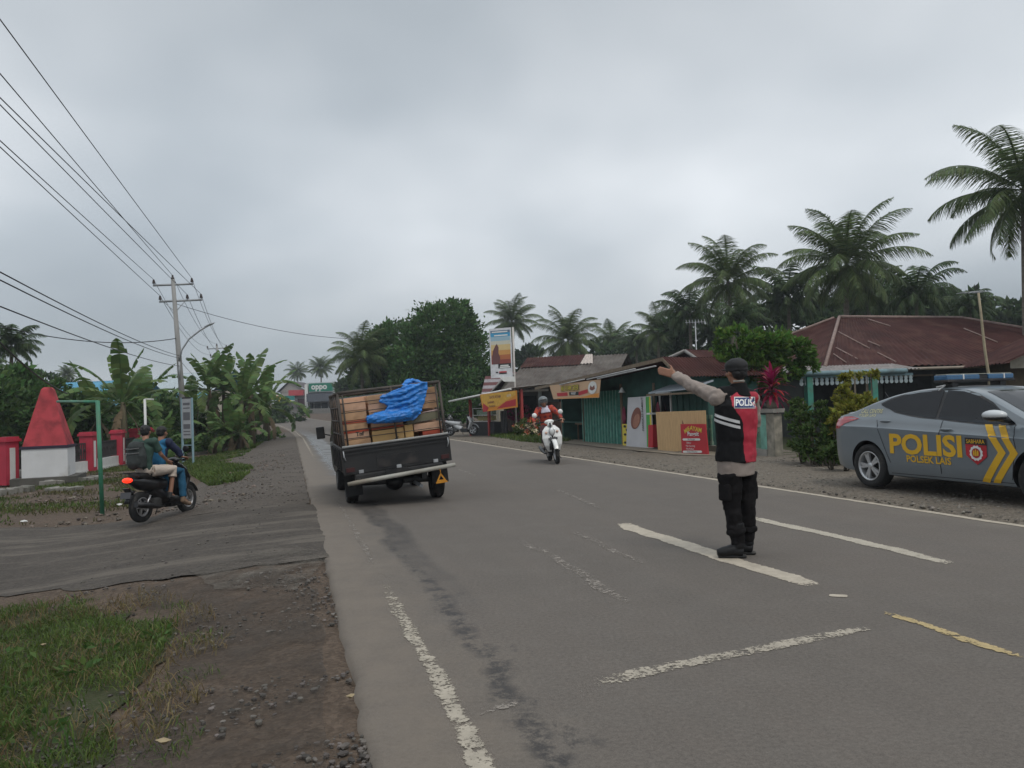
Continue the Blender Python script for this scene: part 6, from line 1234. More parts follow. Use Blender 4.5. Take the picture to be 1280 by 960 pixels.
    for x, z in ((.37,.985), (1.43,.885)):
        for s_ in (-1, 1):
            h = full.ray_cast(Vector((x, s_*1.6, z)), Vector((0, -s_, 0))); yy = h[0].y; MB().ell((x, yy+s_*.018, z), (.105,.014,.017), 14).build('door_handle', CARP, body); MB().ell((x-.02, yy+s_*.002, z-.012), (.075,.006,.028), 12).build('handle_recess', DKLINE, body)
    for s_ in (-1, 1):
        m_ = MB(); m_.ell((2.26, s_*1.00, 1.075), (.155,.10,.062), 18); mo = m_.build('wing_mirror', mat('mirror_shell', (.50,.52,.53), .25, .05, spec=.5), t); MB().ell((2.26, s_*.995, 1.045), (.15,.098,.045), 16).build('mirror_base', M_BLACK, mo); MB().tube([(2.28,s_*.80,1.0),(2.26,s_*.95,1.03)], .03, 8).build('mirror_arm', M_BLACK, mo)
    rimm = mat('alloy', (.46,.47,.48), .35, .08, metal=.55)
    for x in (.03, 2.71):
        for s_ in (-1, 1): wheel(t, 'wheel', (x, s_*.765, .325), .318, .205, .215, 5, rimm, (0, s_, 0))
    # lightbar across the roof
    tgt = 1176; xb = .9
    best = 9
    for k in range(60):
        x = .3+.03*k; p = rootM @ Vector((x, -.58, 1.55)); q = cam.matrix_world.inverted() @ p; pxx = 640+FPX*q.x/-q.z
        if abs(pxx-tgt) < best: best = abs(pxx-tgt); xb = x
    lb = MB(); BL = mat('blue_lens', (.012,.085,.19), .2, .15, 12, spec=.6, coat=.4)
    bar = MB().box((xb,0,1.515),(.24,1.17,.035),bev=.01).build('light_bar', M_BLACK, t)
    for y0, y1 in ((-.58,-.31),(-.29,-.02),(.13,.40),(.42,.58)): MB().box((xb,(y0+y1)/2,1.56),(.22,y1-y0,.075),bev=.018).build('blue_lens', BL, bar)
    MB().box((xb,.055,1.555),(.20,.14,.065)).build('siren', M_BLACK, bar); MB().box((xb,-.3,1.56),(.225,.018,.085)).build('divider', WHT, bar); MB().box((xb,.41,1.56),(.225,.018,.085)).build('divider', WHT, bar); MB().box((xb-.0,0,1.604),(.16,1.15,.008)).build('top_cover', mat('pale_lens_edge', (.35,.36,.30), .4), bar)
    for y in (-.42, .42): MB().box((xb,y,1.47),(.16,.10,.07)).build('bar_foot', M_BLACK, bar)
    MB().tube([(xb-.02,-.60,1.39),(xb+.05,-.56,1.46),(xb-.1,-.55,1.44)], .010, 6).build('cable_tie', WHT, bar)
    MB().tube([(-.15,-.2,1.22),(-.30,-.2,1.40)], .006, 5).build('roof_aerial', M_BLACK, t)
    return t
police_car()
# ================= OPEN TRUCK WITH CARTONS
def truck():
    O = Vector((-1.86, 11.95, 0)); hd = R(16.5); Y = Vector((-math.sin(hd), math.cos(hd), 0)); X = Vector((math.cos(hd), math.sin(hd), 0)); MW = basis(X, Y, O)
    t = thing('pickup_truck', 'small black open truck with a caged bed full of cartons, leaning left', 'truck', mat4=MW)
    for x in (-.66, .66):
        for y in (0.1, 2.25):
            wheel(t, 'wheel', (x, y, .285), .285, .17, .17, 6, mat('steel_rim', (.10,.10,.10), .6), (1 if x > 0 else -1, 0, 0), twin=False)
    Rl = Matrix.Translation((0,0,.28)) @ Matrix.Rotation(-R(5.2), 4, 'Y') @ Matrix.Translation((0,0,-.28))
    def part(mb, name, m_, par=None, smooth=False):
        o = mb.build(name, m_, par or t); o.data.transform(Rl); return o
    BP = mat('worn_black_truck', (.014,.014,.015), .42, .2, 3, dirt=(.03,.028,.026), dirt_amt=.36, ds=2.2, spec=.4)
    hw = .80; L_ = 2.05; yb = -.62
    b = MB(); b.box2((-hw,yb+.03,.58),(hw,yb+L_,.62)); part(b, 'bed_floor', BP)
    for s_ in (-1, 1):
        b = MB(); b.box((s_*(hw-.02), yb+L_/2+.02, .76),(.04,L_-.06,.36),bev=.012)
        for k in range(5): b.box((s_*(hw+.012), yb+.3+k*.38, .76),(.03,.06,.32),bev=.008)
        part(b, 'side_panel', BP)
    b = MB(); b.box((0,yb,.745),(hw*2,.045,.40),bev=.014); tg = part(b, 'tailgate', BP)
    part(MB().box((0,yb-.028,.90),(hw*2-.06,.03,.035),bev=.01).box((0,yb-.028,.845),(hw*2-.10,.02,.02)), 'tailgate_rail', BP, tg)
    part(MB().box((0,yb-.026,.68),(.62,.012,.17)), 'tailgate_recess', M_BLACK, tg)
    part(MB().tube([(-hw+.02,yb-.03,.955),(hw-.02,yb-.03,.955)], .018, 8), 'top_bar', mat('pale_bar', (.28,.28,.27), .5, .3), tg)
    for x in (-.55, 0, .55): part(MB().box((x,yb-.03,.575),(.07,.03,.05),bev=.008), 'hinge', M_GALV, tg)
    for s_ in (-1, 1): part(MB().tube([(s_*(hw-.03),yb-.035,.90),(s_*(hw-.03),yb-.05,.82),(s_*(hw-.05),yb-.035,.76)], .009, 6), 'latch', M_GALV, tg)
    part(MB().box((.0,yb-.02,.485),(1.30,.10,.12),bev=.02), 'rear_valance', BP); part(MB().box((-.05,yb-.075,.505),(.34,.012,.10)), 'number_plate', M_BLACK)
    part(MB().tube([(-hw+.03,yb-.14,.43),(-hw+.16,yb-.155,.44),(hw+.01,yb-.15,.485)], [.028,.034,.030], 10), 'bumper_pipe', mat('pale_pipe_bumper', (.36,.355,.32), .55, .15, 5, dirt=(.18,.15,.11)))
    for s_ in (-1, 1): 
        part(MB().box((s_*.60,yb-.09,.455),(.05,.14,.05)), 'bumper_bracket', M_BLACK); part(MB().box((s_*(hw-.10),yb-.03,.62),(.12,.02,.06)), 'tail_lamp', mat('dim_red_lamp', (.05,.012,.012), .4))
        mf = part(MB().box((s_*.655,-.28,.37),(.25,.012,.34)), 'mud_flap', M_RUBBER)
    tri = MB(); M3 = basis((1,0,0),(0,0,1),(.575,yb-.17,.33))
    outer = [(0,.075),(-.075,-.055),(.075,-.055)]; inner = [(0,.035),(-.038,-.032),(.038,-.032)]; vs = [(x,y,0) for x, y in outer]+[(x,y,0) for x, y in inner]+[(x,y,-.01) for x, y in outer]+[(x,y,-.01) for x, y in inner]
    tri.add(vs, [(0,1,4,3),(1,2,5,4),(2,0,3,5),(6,9,10,7),(7,10,11,8),(8,11,9,6),(0,6,7,1),(1,7,8,2),(2,8,6,0),(3,4,10,9),(4,5,11,10),(5,3,9,11)], M3); tri.tube([(.575,yb-.172,.39),(.575,yb-.16,.45)], .006, 5); tri.box((.575,yb-.172,.262),(.17,.012,.022)); part(tri, 'amber_triangle', mat('amber', (.50,.22,.02), .4))
    ch = MB(); ch.box((-.34,1.0,.42),(.08,3.4,.10)).box((.34,1.0,.42),(.08,3.4,.10)).box((0,.1,.30),(1.15,.10,.10),bev=.03).ell((0,.1,.28),(.15,.14,.13),14).box((0,.6,.36),(.7,.5,.16)).box((0,1.9,.34),(1.0,.9,.2)); ch.build('chassis', M_BLACK, t)
    MB().tube([(.3,.8,.27),(.32,-.5,.25)], .028, 8).build('exhaust', M_GALV, t)
    for s_ in (-1, 1): MB().lathe([(.30,-.08),(.325,0),(.30,.08)], c=(s_*.66,.1,.32), axis=(1,0,0), n=24).build('wheel_arch', M_BLACK, t)
    # cab
    c = MB(); yc = yb+L_+.04; prof = [(yc,.50),(yc,1.62),(yc+.25,1.70),(yc+.80,1.66),(yc+1.25,1.08),(yc+1.48,.96),(yc+1.52,.45),(yc+1.0,.38)]; k = len(prof)
    for s_, ins in ((-1, 0), (1, 0)):
        for y, z in prof: xw = .76-(.10 if z > 1.3 else .03 if z > 1.0 else 0); c.v.append((s_*xw, y, z))
    c.face(list(range(k))); c.face([k+i for i in range(k)][::-1])
    for i in range(k): c.face([i, k+i, k+(i+1)%k, (i+1)%k])
    cab = part(c, 'cab', BP)
    part(MB().box((0,yc-.006,1.35),(1.0,.012,.34)), 'rear_window', M_GLASS, cab)
    for s_ in (-1, 1):
        part(MB().add([(s_*.752,yc+.3,1.08),(s_*.752,yc+1.10,1.08),(s_*.685,yc+.80,1.55),(s_*.685,yc+.3,1.56)], [(0,1,2,3)] if s_ > 0 else [(3,2,1,0)]), 'side_window', M_GLASS, cab)
        m_ = part(MB().box((s_*.93,yc+1.05,1.12),(.15,.05,.22),bev=.02), 'wing_mirror', M_BLACK); part(MB().tube([(s_*.76,yc+1.1,1.05),(s_*.9,yc+1.07,1.10)], .012, 6), 'mirror_arm', M_BLACK, m_)
    part(MB().box((-.80,yc+.2,.93),(.05,.10,.07),bev=.01), 'side_lamp', mat('grey_lamp', (.3,.3,.28), .3))
    # stake cage
    TB = mat('rusty_tube', (.085,.070,.058), .7, .3, 6, dirt=(.025,.022,.02), dirt_amt=.45, ds=6); zt = 1.74; y0, y1 = yb+.02, yb+L_-.04; x0 = hw-.05
    cg = MB(); 
    part(MB().tube([(-x0,y0,zt),(x0,y0,zt)], .024, 8), 'top_rail', TB); part(MB().tube([(-x0,y1,zt),(x0,y1,zt)], .024, 8), 'top_rail', TB)
    for s_ in (-1, 1):
        part(MB().tube([(s_*x0,y0,zt),(s_*x0,y1,zt)], .024, 8), 'top_rail', TB)
        for z in (1.13, 1.33, 1.53): part(MB().tube([(s_*x0,y0,z),(s_*x0,y1,z)], .013, 6), 'side_rail', TB)
        for k in range(5): part(MB().tube([(s_*x0,y0+(y1-y0)*k/4,.62),(s_*x0,y0+(y1-y0)*k/4,zt)], .02 if k in (0, 4) else .014, 8), 'stake', TB)
        part(MB().tube([(s_*(x0-.06),y0,.94),(s_*(x0-.06),y0,zt)], .013, 6), 'stake', TB)
    part(MB().tube([(.02,y0-.02,.94),(.02,y0-.02,zt)], .014, 6), 'stake', TB)
    for z in (1.07, 1.19, 1.31, 1.44, 1.57): part(MB().tube([(-x0,y0-.004,z+.01*math.sin(z*9)),(x0,y0-.004,z-.01*math.sin(z*7))], .0065, 5), 'rear_wire', TB)
    # cargo: every carton its own thing, standing in the bed
    CB = [mat('carton_brown', (.50,.305,.175), .85, .10, 3, dirt=(.22,.12,.065), dirt_amt=.35, ds=4), mat('carton_pinkish', (.56,.345,.23), .85, .10, 3, dirt=(.24,.13,.08), dirt_amt=.3, ds=4), mat('carton_yellow', (.57,.36,.15), .85, .10, 3, dirt=(.27,.15,.06), dirt_amt=.3, ds=4)]
    TAPE = mat('packing_tape', (.24,.13,.06), .4, .1); REDB = mat('red_band', (.36,.06,.03), .7)
    def carton(label, x0_, x1_, z0_, z1_, m_, marks=None, y0_=None, dep=.42, band=None, tilt=0, lid=None, group='cartons stacked in the truck bed'):
        y_ = (yb+.07 if y0_ is None else y0_); w_, h_ = x1_-x0_, z1_-z0_
        o = bpy.data.objects.new('carton', None); link(o); o.matrix_world = MW @ Rl @ Matrix.Translation(((x0_+x1_)/2, y_+dep/2, z0_)) @ Matrix.Rotation(tilt, 4, 'Y') @ Matrix.Rotation(random.uniform(-.03,.03), 4, 'Z'); tag(o, label, 'carton', group)
        bx_ = MB().box((0,0,h_/2),(w_-.012,dep-.01,h_-.008),bev=.006).build('box', m_, o)
        if band: MB().box((0,-dep/2+.002,h_*band[0]),(w_-.014,.006,h_*band[1])).build('red_band', REDB, o)
        if lid: MB().box((0,0,h_+.001),(w_+.01,dep,.02),bev=.006).build('lid', lid, o)
        if marks:
            for s_, u, v, sz, rot in marks: me_ = textmesh(s_, sz, bold=.03); me_.transform(basis((1,0,0),(0,0,1),(u*w_,-dep/2-.002,h_*v)) @ Matrix.Rotation(rot, 4, 'Z')); me_.materials.clear(); me_.materials.append(BLK); link(bpy.data.objects.new('lettering', me_), o)
        return o
    rows = [.625, .765, .905, 1.045, 1.185, 1.325, 1.465, 1.60]; od = ['lowest', 'second', 'third', 'fourth', 'fifth', 'sixth', 'topmost']
    for i in range(7): carton('brown carton, %s one of the left hand stack in the truck bed' % od[i], -.735, -.34 if i < 3 else -.36, rows[i], rows[i+1], CB[(i*2) % 2 if i % 3 else 1], marks=[('Tnf', .12, .5, .085, 0)] if i == 3 else None, band=(.82,.26) if i in (3, 4) else None)
    carton('large yellowish carton standing in the middle of the truck bed', -.33, .15, .70, 1.13, CB[2], marks=[('TnfrT', .12, .50, .10, R(28))]); carton('flat carton under the large yellowish one in the truck bed', -.33, .15, .625, .70, CB[0])
    carton('narrow yellowish carton standing upright beside the large middle one', .155, .29, .68, 1.16, CB[2])
    for i, (za, zb_) in enumerate(((1.135,1.27),(1.27,1.40),(1.40,1.53),(1.53,1.66))): carton('brown carton, %s above the large middle carton, partly under the blue tarpaulin' % od[i], -.33, .16, za, zb_, CB[(i+1) % 2], y0_=yb+.13, dep=.38, band=(.2,.25) if i == 0 else None, marks=[('INF', .0, .5, .07, 0)] if i == 3 else None)
    carton('pinkish carton with black lettering at the lower right of the truck bed', .43, .735, .72, .94, CB[1], marks=[('Tnf', .05, .42, .13, 0)], band=(.88,.2)); carton('dull carton flat under the lettered one at the lower right', .30, .735, .625, .715, CB[0]); carton('small dark red carton wedged between upright and lettered cartons', .30, .42, .72, .90, mat('carton_darkred', (.16,.05,.035), .8))
    carton('red banded carton lying on the lettered right carton', .42, .735, .945, 1.03, REDB); carton('grey green crate with white pink lid tied with string on the right', .20, .70, 1.17, 1.30, mat('crate_greygreen', (.16,.15,.10), .8), tilt=-.10, lid=mat('pale_lid', (.50,.36,.33), .7), dep=.40)
    carton('brown carton below the lidded crate on the right of the bed', .30, .735, 1.035, 1.155, CB[1])
    for i, (za, zb_) in enumerate(((1.36,1.47),(1.47,1.58),(1.58,1.68))): carton('brown carton, %s of the small upper right stack in the truck bed' % od[i], .42, .735, za, zb_, CB[i % 2], y0_=yb+.12, dep=.38)
    for k in range(3):
        for z in range(4): carton('brown carton deeper in the bed behind the rear stacks', -.735, -.25, .625+.26*z, .885+.26*z, CB[z % 2], y0_=yb+.52+.48*k, dep=.46, group='cartons deeper in the truck bed'); carton('brown carton deeper in the bed behind the rear stacks', .25, .735, .625+.26*z, .885+.26*z, CB[(z+1) % 2], y0_=yb+.52+.48*k, dep=.46, group='cartons deeper in the truck bed')
    # blue tarpaulin
    tb = MB(); y_ = yb+.02
    MT = basis((1,0,0),(0,0,1),(0,y_,0)); tb.prism([(-.40,1.33),(-.33,1.25),(.05,1.215),(.30,1.22),(.40,1.29),(.47,1.42),(.56,1.66),(.57,1.76),(.34,1.75),(.12,1.70),(-.12,1.64),(-.17,1.55),(-.05,1.48),(-.10,1.41),(-.32,1.38)], .10, MT)
    tb.tube([(-.38,y_-.04,1.315),(-.25,y_-.07,1.31),(0,y_-.08,1.30),(.25,y_-.06,1.32),(.38,y_-.02,1.37)], [.06,.08,.075,.075,.055], 12)
    for a_, b_ in (((-.15,1.60),(.5,1.74)),((-.08,1.52),(.5,1.66)),((.0,1.46),(.46,1.56)),((.1,1.40),(.42,1.47))): tb.tube([(a_[0],y_-.03,a_[1]),((a_[0]+b_[0])/2,y_-.065,(a_[1]+b_[1])/2-.025),(b_[0],y_-.03,b_[1])], [.02,.035,.02], 8)
    tb.tube([(.20,y_+.02,1.70),(.28,y_+.04,1.79),(.38,y_+.14,1.80),(.5,y_+.08,1.74)], [.06,.06,.05,.05], 12, flat=.8)
    tp = organic('tarpaulin', tb, mat('blue_tarpaulin', (.012,.16,.50), .45, .3, 9, bump=.5, bs=30, spec=.5), None, .009, 1, .015, 11, wz=2.6); tp.matrix_world = MW @ Rl; tag(tp, 'crumpled bright blue tarpaulin stuffed on top of the cartons in the truck cage', 'tarpaulin')
truck()
# ================= PEOPLE AND SCOOTERS
SKIN = mat('skin', (.27,.135,.085), .55, .06, 10, sss=.1); HAIR = mat('black_hair', (.010,.009,.009), .6, .2, 30, bump=.5, bs=80); LIP = mat('lip', (.22,.07,.055), .5); EYE = mat('eye_dark', (.015,.01,.01), .3)
def hand(mb, wrist, dirn, palm, side, curl=.35, s=1.0, spread=.16):
    """palm box, four fingers, thumb; dirn towards the fingertips, palm = palm normal, side=+1 when the thumb lies along dirn x palm"""
    d = Vector(dirn).normalized(); pn = Vector(palm).normalized(); pn = (pn-d*pn.dot(d)).normalized(); lat = d.cross(pn)*side; w = Vector(wrist); pc = w+d*.045*s
    M = basis(d, lat, pc); b = MB(); mb.box((0,0,0), (.095*s,.078*s,.026*s), M=M, bev=.009*s)
    for i, (o, L_) in enumerate(((.030,.072),(.010,.080),(-.011,.075),(-.031,.058))):
        p = w+d*.088*s+lat*o*s; f = (d+lat*(o*spread*30*.2)).normalized(); pts = [p-f*.02*s]; a = 0
        for k, seg in enumerate((.42,.32,.26)):
            pts.append(pts[-1]+(f*math.cos(a)+pn*math.sin(a))*(L_*seg*s+(.02*s if k == 0 else 0))); a += curl*(.8+.2*i)
        mb.tube(pts, [.0098*s,.0092*s,.0084*s,.007*s], 8)
    t0 = w+d*.022*s+lat*.030*s; mb.tube([t0, t0+(d*.5+lat*.8).normalized()*.038*s, t0+(d*.5+lat*.8).normalized()*.038*s+(d*.85+lat*.5+pn*.2).normalized()*.036*s], [.014*s,.0115*s,.008*s], 8)
def head(mb, c, fwd, s=1.0, neck=None):
    c = Vector(c); f = Vector(fwd).normalized(); X = f.cross(Vector((0,0,1))).normalized(); U = X.cross(f); M3 = Matrix((X, f, U)).transposed()
    e = lambda p, r: mb.ell(c+M3 @ (Vector(p)*s), [q*s for q in r], 18, M3)
    e((0,-.005,.02), (.075,.092,.095)); e((0,.025,-.045), (.055,.062,.062)); e((0,.05,-.078), (.030,.030,.024)); e((0,.096,-.012), (.013,.020,.022)); e((0,.084,.018), (.012,.016,.03))
    e((0,.082,-.050), (.024,.014,.010)); e((0,.082,.034), (.05,.014,.010))
    for sg in (-1, 1): e((sg*.076,-.008,-.005), (.010,.020,.032)); e((sg*.045,.055,-.02), (.022,.025,.025))
    if neck is not None: mb.tube([c+M3 @ Vector((0,-.02*s,-.05*s)), Vector(neck)], [.052*s,.058*s], 14)
    return M3
def face(c, M3, par, s=1.0):
    c = Vector(c)
    for sg in (-1, 1): MB().ell(c+M3 @ (Vector((sg*.031,.080,.008))*s), (.012*s,.008*s,.006*s), 10, M3).build('eye', EYE, par)
    for sg in (-1, 1): MB().ell(c+M3 @ (Vector((sg*.032,.085,.028))*s), (.018*s,.006*s,.004*s), 10, M3).build('eyebrow', HAIR, par)
    MB().ell(c+M3 @ (Vector((0,.093,-.050))*s), (.020*s,.007*s,.006*s), 10, M3).build('mouth', LIP, par)
def torso(mb, pts, rad, flat=.66, yaw=0):
    mb.tube(pts, rad, 20, flat=flat)
def person(label, M, J, cloth, hair='short', shirt_fn=None, vox=.011, wr=.007, facing=(0,1,0), extra=0.0, face_on=False, curlL=.4, curlR=.4, armflat=1, group=None):
    t = thing('person', label, 'person', mat4=M, group=group); V = {k: Vector(v) for k, v in J.items()}; b = MB()
    M3 = head(b, V['head'], V.get('look', Vector(facing)), neck=V['neck']+Vector((0,0,-.04)))
    spine = [V['pelvis'], V['waist'], V['chest'], V['neck']+Vector((0,0,-.03))]
    b.tube(spine, [.13,.12,.14,.06], 16, flat=.62)
    for s in 'LR':
        b.tube([V['sh'+s], V['el'+s], V['wr'+s]], [.036,.034,.025], 12); b.tube([V['sh'+s], V['neck']+Vector((0,0,-.05))], [.034,.042], 10)
        d = (V['wr'+s]-V['el'+s]).normalized(); d = V.get('hd'+s, d); hand(b, V['wr'+s], d, V.get('pn'+s, Vector((0,0,-1))), V.get('hs'+s, Vector((1 if s == 'L' else -1,0,0))).x, curlL if s == 'L' else curlR)
        b.tube([V['hip'+s], V['kn'+s], V['an'+s]], [.078,.052,.036], 12); b.tube([V['an'+s], V['an'+s].lerp(V['toe'+s], .5)+Vector((0,0,-.02)), V['toe'+s]], [.036,.034,.022], 10)
    body = organic('body', b, SKIN, t, .0085, 3)
    if face_on: face(V['head'], M3, body)
    sh = MB(); sh.tube([V['pelvis']+Vector((0,0,-.02)), V['waist'], V['chest'], V['neck']+Vector((0,0,-.075))], [.155+extra,.150+extra,.172+extra,.085], 20, flat=.68)
    for s in 'LR':
        sh.tube([V['neck']+Vector((0,0,-.065)), V['sh'+s]], [.066,.078], 12); sh.ell(V['sh'+s], (.082,.082,.082), 16); e_ = V['wr'+s] if cloth.get('sleeve', 'long') == 'long' else V['sh'+s].lerp(V['el'+s], .75)
        if cloth.get('sleeve', 'long') == 'long': sh.tube([V['sh'+s], V['el'+s], V['el'+s].lerp(V['wr'+s], .93)], [.076,.060,.044], 12)
        else: sh.tube([V['sh'+s], e_], [.076,.068], 12)
    organic('shirt', sh, cloth['shirt'], t, vox, 3, wr, 11, shirt_fn)
    tr = MB(); tr.tube([V['pelvis']+Vector((0,0,.05)), V['pelvis']+Vector((0,0,-.06))], [.150,.150], 18, flat=.72)
    for s in 'LR':
        tr.tube([V['pelvis'].lerp(V['hip'+s], .7), V['hip'+s]], [.10,.10], 12)
        if cloth.get('legs', 'long') == 'long': tr.tube([V['hip'+s], V['hip'+s].lerp(V['kn'+s], .5), V['kn'+s], V['kn'+s].lerp(V['an'+s], .5), V['kn'+s].lerp(V['an'+s], .94)], [.104,.094,.074,.069,.060], 14)
        else: tr.tube([V['hip'+s], V['hip'+s].lerp(V['kn'+s], .5), V['kn'+s], V['kn'+s].lerp(V['an'+s], .32)], [.104,.095,.080,.074], 14)
    organic('trousers', tr, cloth['trousers'], t, vox, 3, wr*1.1, 10)
    for s in 'LR':
        if 'shoe' in cloth:
            f = MB(); a = V['an'+s]; to = V['toe'+s]; f.tube([a+Vector((0,0,.03)), a+(a-to).normalized()*.03+Vector((0,0,-.045)), a.lerp(to, .5)+Vector((0,0,-.035)), to+Vector((0,0,-.012)), to+(to-a).normalized()*.035], [.047,.042,.044,.040,.026], 12); organic('shoe', f, cloth['shoe'], t, .008, 2)
    if hair == 'short':
        h = MB(); c = V['head']; e = lambda p, r: h.ell(c+M3 @ Vector(p), r, 18, M3); e((0,-.018,.040), (.087,.098,.086)); e((0,-.05,-.005), (.076,.060,.07)); organic('hair', h, HAIR, t, .009, 1, .006, 30)
    return t, M3, V, body
# ---- the police officer
def officer():
    O = G(921, 697); yaw = R(36); MW = Matrix.Translation(O) @ Matrix.Rotation(yaw, 4, 'Z'); I = MW.inverted()
    Q = lambda px, py, dy=0: I @ P(px, py, O.y+dy)
    J = dict(head=Q(920,465,.0), neck=Q(922,484,.0), chest=Q(920,515,.0), waist=Q(920,550,.0), pelvis=Q(920,583,.0),
        shL=Q(897,497,-.06), elL=Q(868,484,.22), wrL=Q(842,468,.46), shR=Q(938,500,.20), elR=Q(944,530,.26), wrR=Q(920,540,.40),
        hipL=Q(912,590,-.05), knL=Q(915,634,-.03), anL=Q(923,679,-.05), hipR=Q(931,590,.07), knR=Q(934,634,.07), anR=Q(935,678,.09))
    J['look'] = Vector((.30, 1, .02)); z0 = .085
    for s in 'LR': J['an'+s].z = z0+.02
    fl = (I.to_3x3() @ Vector((-.93,.10,0))).normalized(); J['toeL'] = J['anL']+fl*.165+Vector((0,0,-.055)); J['toeR'] = J['anR']+(I.to_3x3() @ Vector((.22,.0,0))).normalized()*0+fl*.15+Vector((0,0,-.055))
    hdir = (I.to_3x3() @ Vector((-.80,.42,.30))).normalized(); J['hdL'] = hdir; J['pnL'] = (I.to_3x3() @ Vector((.40,.85,-.1))).normalized(); J['hsL'] = Vector((-1,0,0))
    SH = mat('khaki_grey_shirt', (.25,.208,.182), .8, .08, 5, bump=.25, bs=60); TRS = mat('black_trousers', (.010,.009,.0095), .9, .2, 6, bump=.4, bs=50, spec=.12); VB = mat('vest_black', (.009,.009,.010), .85, .15, spec=.15); VR = mat('vest_red', (.36,.018,.038), .7, .10, 5)
    t, M3, V, body = person('police officer in red and black vest standing on the thick dash with left arm raised', MW, J, dict(shirt=SH, trousers=TRS), hair='short', vox=.010, wr=.014, curlL=.10, curlR=.5)
    # hem of the shirt below the vest
    hm = MB(); hm.tube([V['pelvis']+Vector((0,0,-.075)), V['pelvis']+Vector((0,0,.06)), V['waist']], [.186,.192,.17], 20, flat=.74); organic('shirt_hem', hm, SH, t, .010, 2, .006, 9)
    # vest with red back panel
    v = MB(); v.tube([V['pelvis']+Vector((0,0,.045)), V['waist']+Vector((0,0,-.02)), V['waist'].lerp(V['chest'], .6), V['chest']+Vector((0,0,.05)), V['neck']+Vector((0,0,-.035))], [.206,.200,.218,.222,.095], 24, flat=.72)
    for s in 'LR': v.tube([V['neck']+Vector((0,0,-.055)), V['sh'+s].lerp(V['neck'], .10)+Vector((0,0,.0))], [.070,.088], 14)
    zc = V['chest'].z
    def fn(c, n_):
        z = c.z; xb = -.085+.10*ss(zc-.10, zc+.14, z) if z > zc+.02 else -.035-.0*z
        xb = np.interp(z, [zc-.50, zc-.10, zc+.06, zc+.14, zc+.19], [-.03, -.05, -.135, -.08, .0])
        if c.y < .055 and c.x > xb and z < zc+.175: return 1
        return 0
    ve = organic('vest', v, [VB, VR], t, .0065, 3, .010, 8, fn); bv = bvh_of(ve)
    dirn = Vector((-.12, 1, 0)).normalized(); X = Vector((1, .12, 0)).normalized()
    XX = 0
    def pd(nm, poly, m_, off, c, rot=0, txt=None, sz=.05, wd=None, bold=.02, par=ve, dr=None, Xv=None):
        dr = dr or dirn; Xv = Xv or X
        if txt:
            me_ = textmesh(txt, sz, bold=bold); a = [q.co.x for q in me_.vertices]; b_ = [q.co.y for q in me_.vertices]; me_.transform(Matrix.Translation((-(max(a)+min(a))/2,-(max(b_)+min(b_))/2,0))); me_.transform(Matrix.Diagonal((wd/(max(a)-min(a)),1,1,1)))
        else: me_ = polymesh(poly)
        return decal(nm, me_, basis(Xv,(0,0,1),Vector(c)-dr*.6) @ Matrix.Rotation(rot, 4, 'Z'), bv, dr, m_, par, off, .02)
    cc = (.0, 0, zc+.088); w2, h2 = .088, .050; vq = I.to_3x3() @ ray(931, 503); dirn = Vector((vq.x, vq.y, 0)).normalized(); X = Vector((dirn.y, -dirn.x, 0)); vb = I @ Vector((0,0,CH)); tq = (0-vb.y)/vq.y; cc = (vb.x+vq.x*tq, 0, vb.z+vq.z*tq)
    pt = pd('back_patch', [(-w2,-h2),(w2,-h2),(w2,h2),(-w2,h2)], WHT, .005, cc, R(-2)); pd('patch_field', [(-w2+.007,-h2+.007),(w2-.007,-h2+.007),(w2-.007,h2-.007),(-w2+.007,h2-.007)], mat('patch_blue', (.02,.04,.14), .6), .008, cc, R(-2), par=pt)
    pd('lettering', None, WHT, .011, cc, R(-2), 'POLISI', .078, .150, .03, pt)
    ds = Vector((1, .35, 0)).normalized(); Xs = Vector((.35, -1, 0)).normalized()
    for dz in (0, -.045): pd('reflective_stripe', [(-.19,.02+dz),(-.19,.045+dz),(-.10,.085+dz),(.125,.012+dz),(.125,-.014+dz),(-.10,.060+dz)], mat('reflective_grey', (.50,.50,.50), .4), .005, (0,0,zc-.085), dr=ds, Xv=Xs)
    cl_ = MB(); cl_.tube([V['neck']+Vector((0,-.01,-.08)), V['neck']+Vector((0,-.012,-.02)), V['neck']+Vector((0,-.008,.035))], [.105,.082,.070], 18); organic('collar', cl_, VB, t, .008, 2)
    # cap
    c = V['head']; MC = lambda p: c+M3 @ Vector(p); h = MB()
    for k in range(5): pass
    h.ell(MC((0,-.008,.052)), (.096,.112,.072), 24, M3); h.ell(MC((0,-.010,.020)), (.094,.110,.045), 24, M3); cp = organic('cap', h, mat('black_cap', (.012,.012,.013), .75, .1), t, .007, 1, .003, 20); MB().ell(MC((0,.115,.022)), (.062,.062,.007), 18, M3).build('cap_brim', mat('black_cap', (0,0,0)), cp)
    MB().tube([MC((-.058,-.035,-.082)), MC((0,-.080,-.080)), MC((.058,-.035,-.082))], .008, 8).build('collar_edge', mat('pale_collar', (.40,.38,.34), .8), t)
    BT = mat('black_boot_leather', (.009,.009,.010), .5, .15, spec=.25)
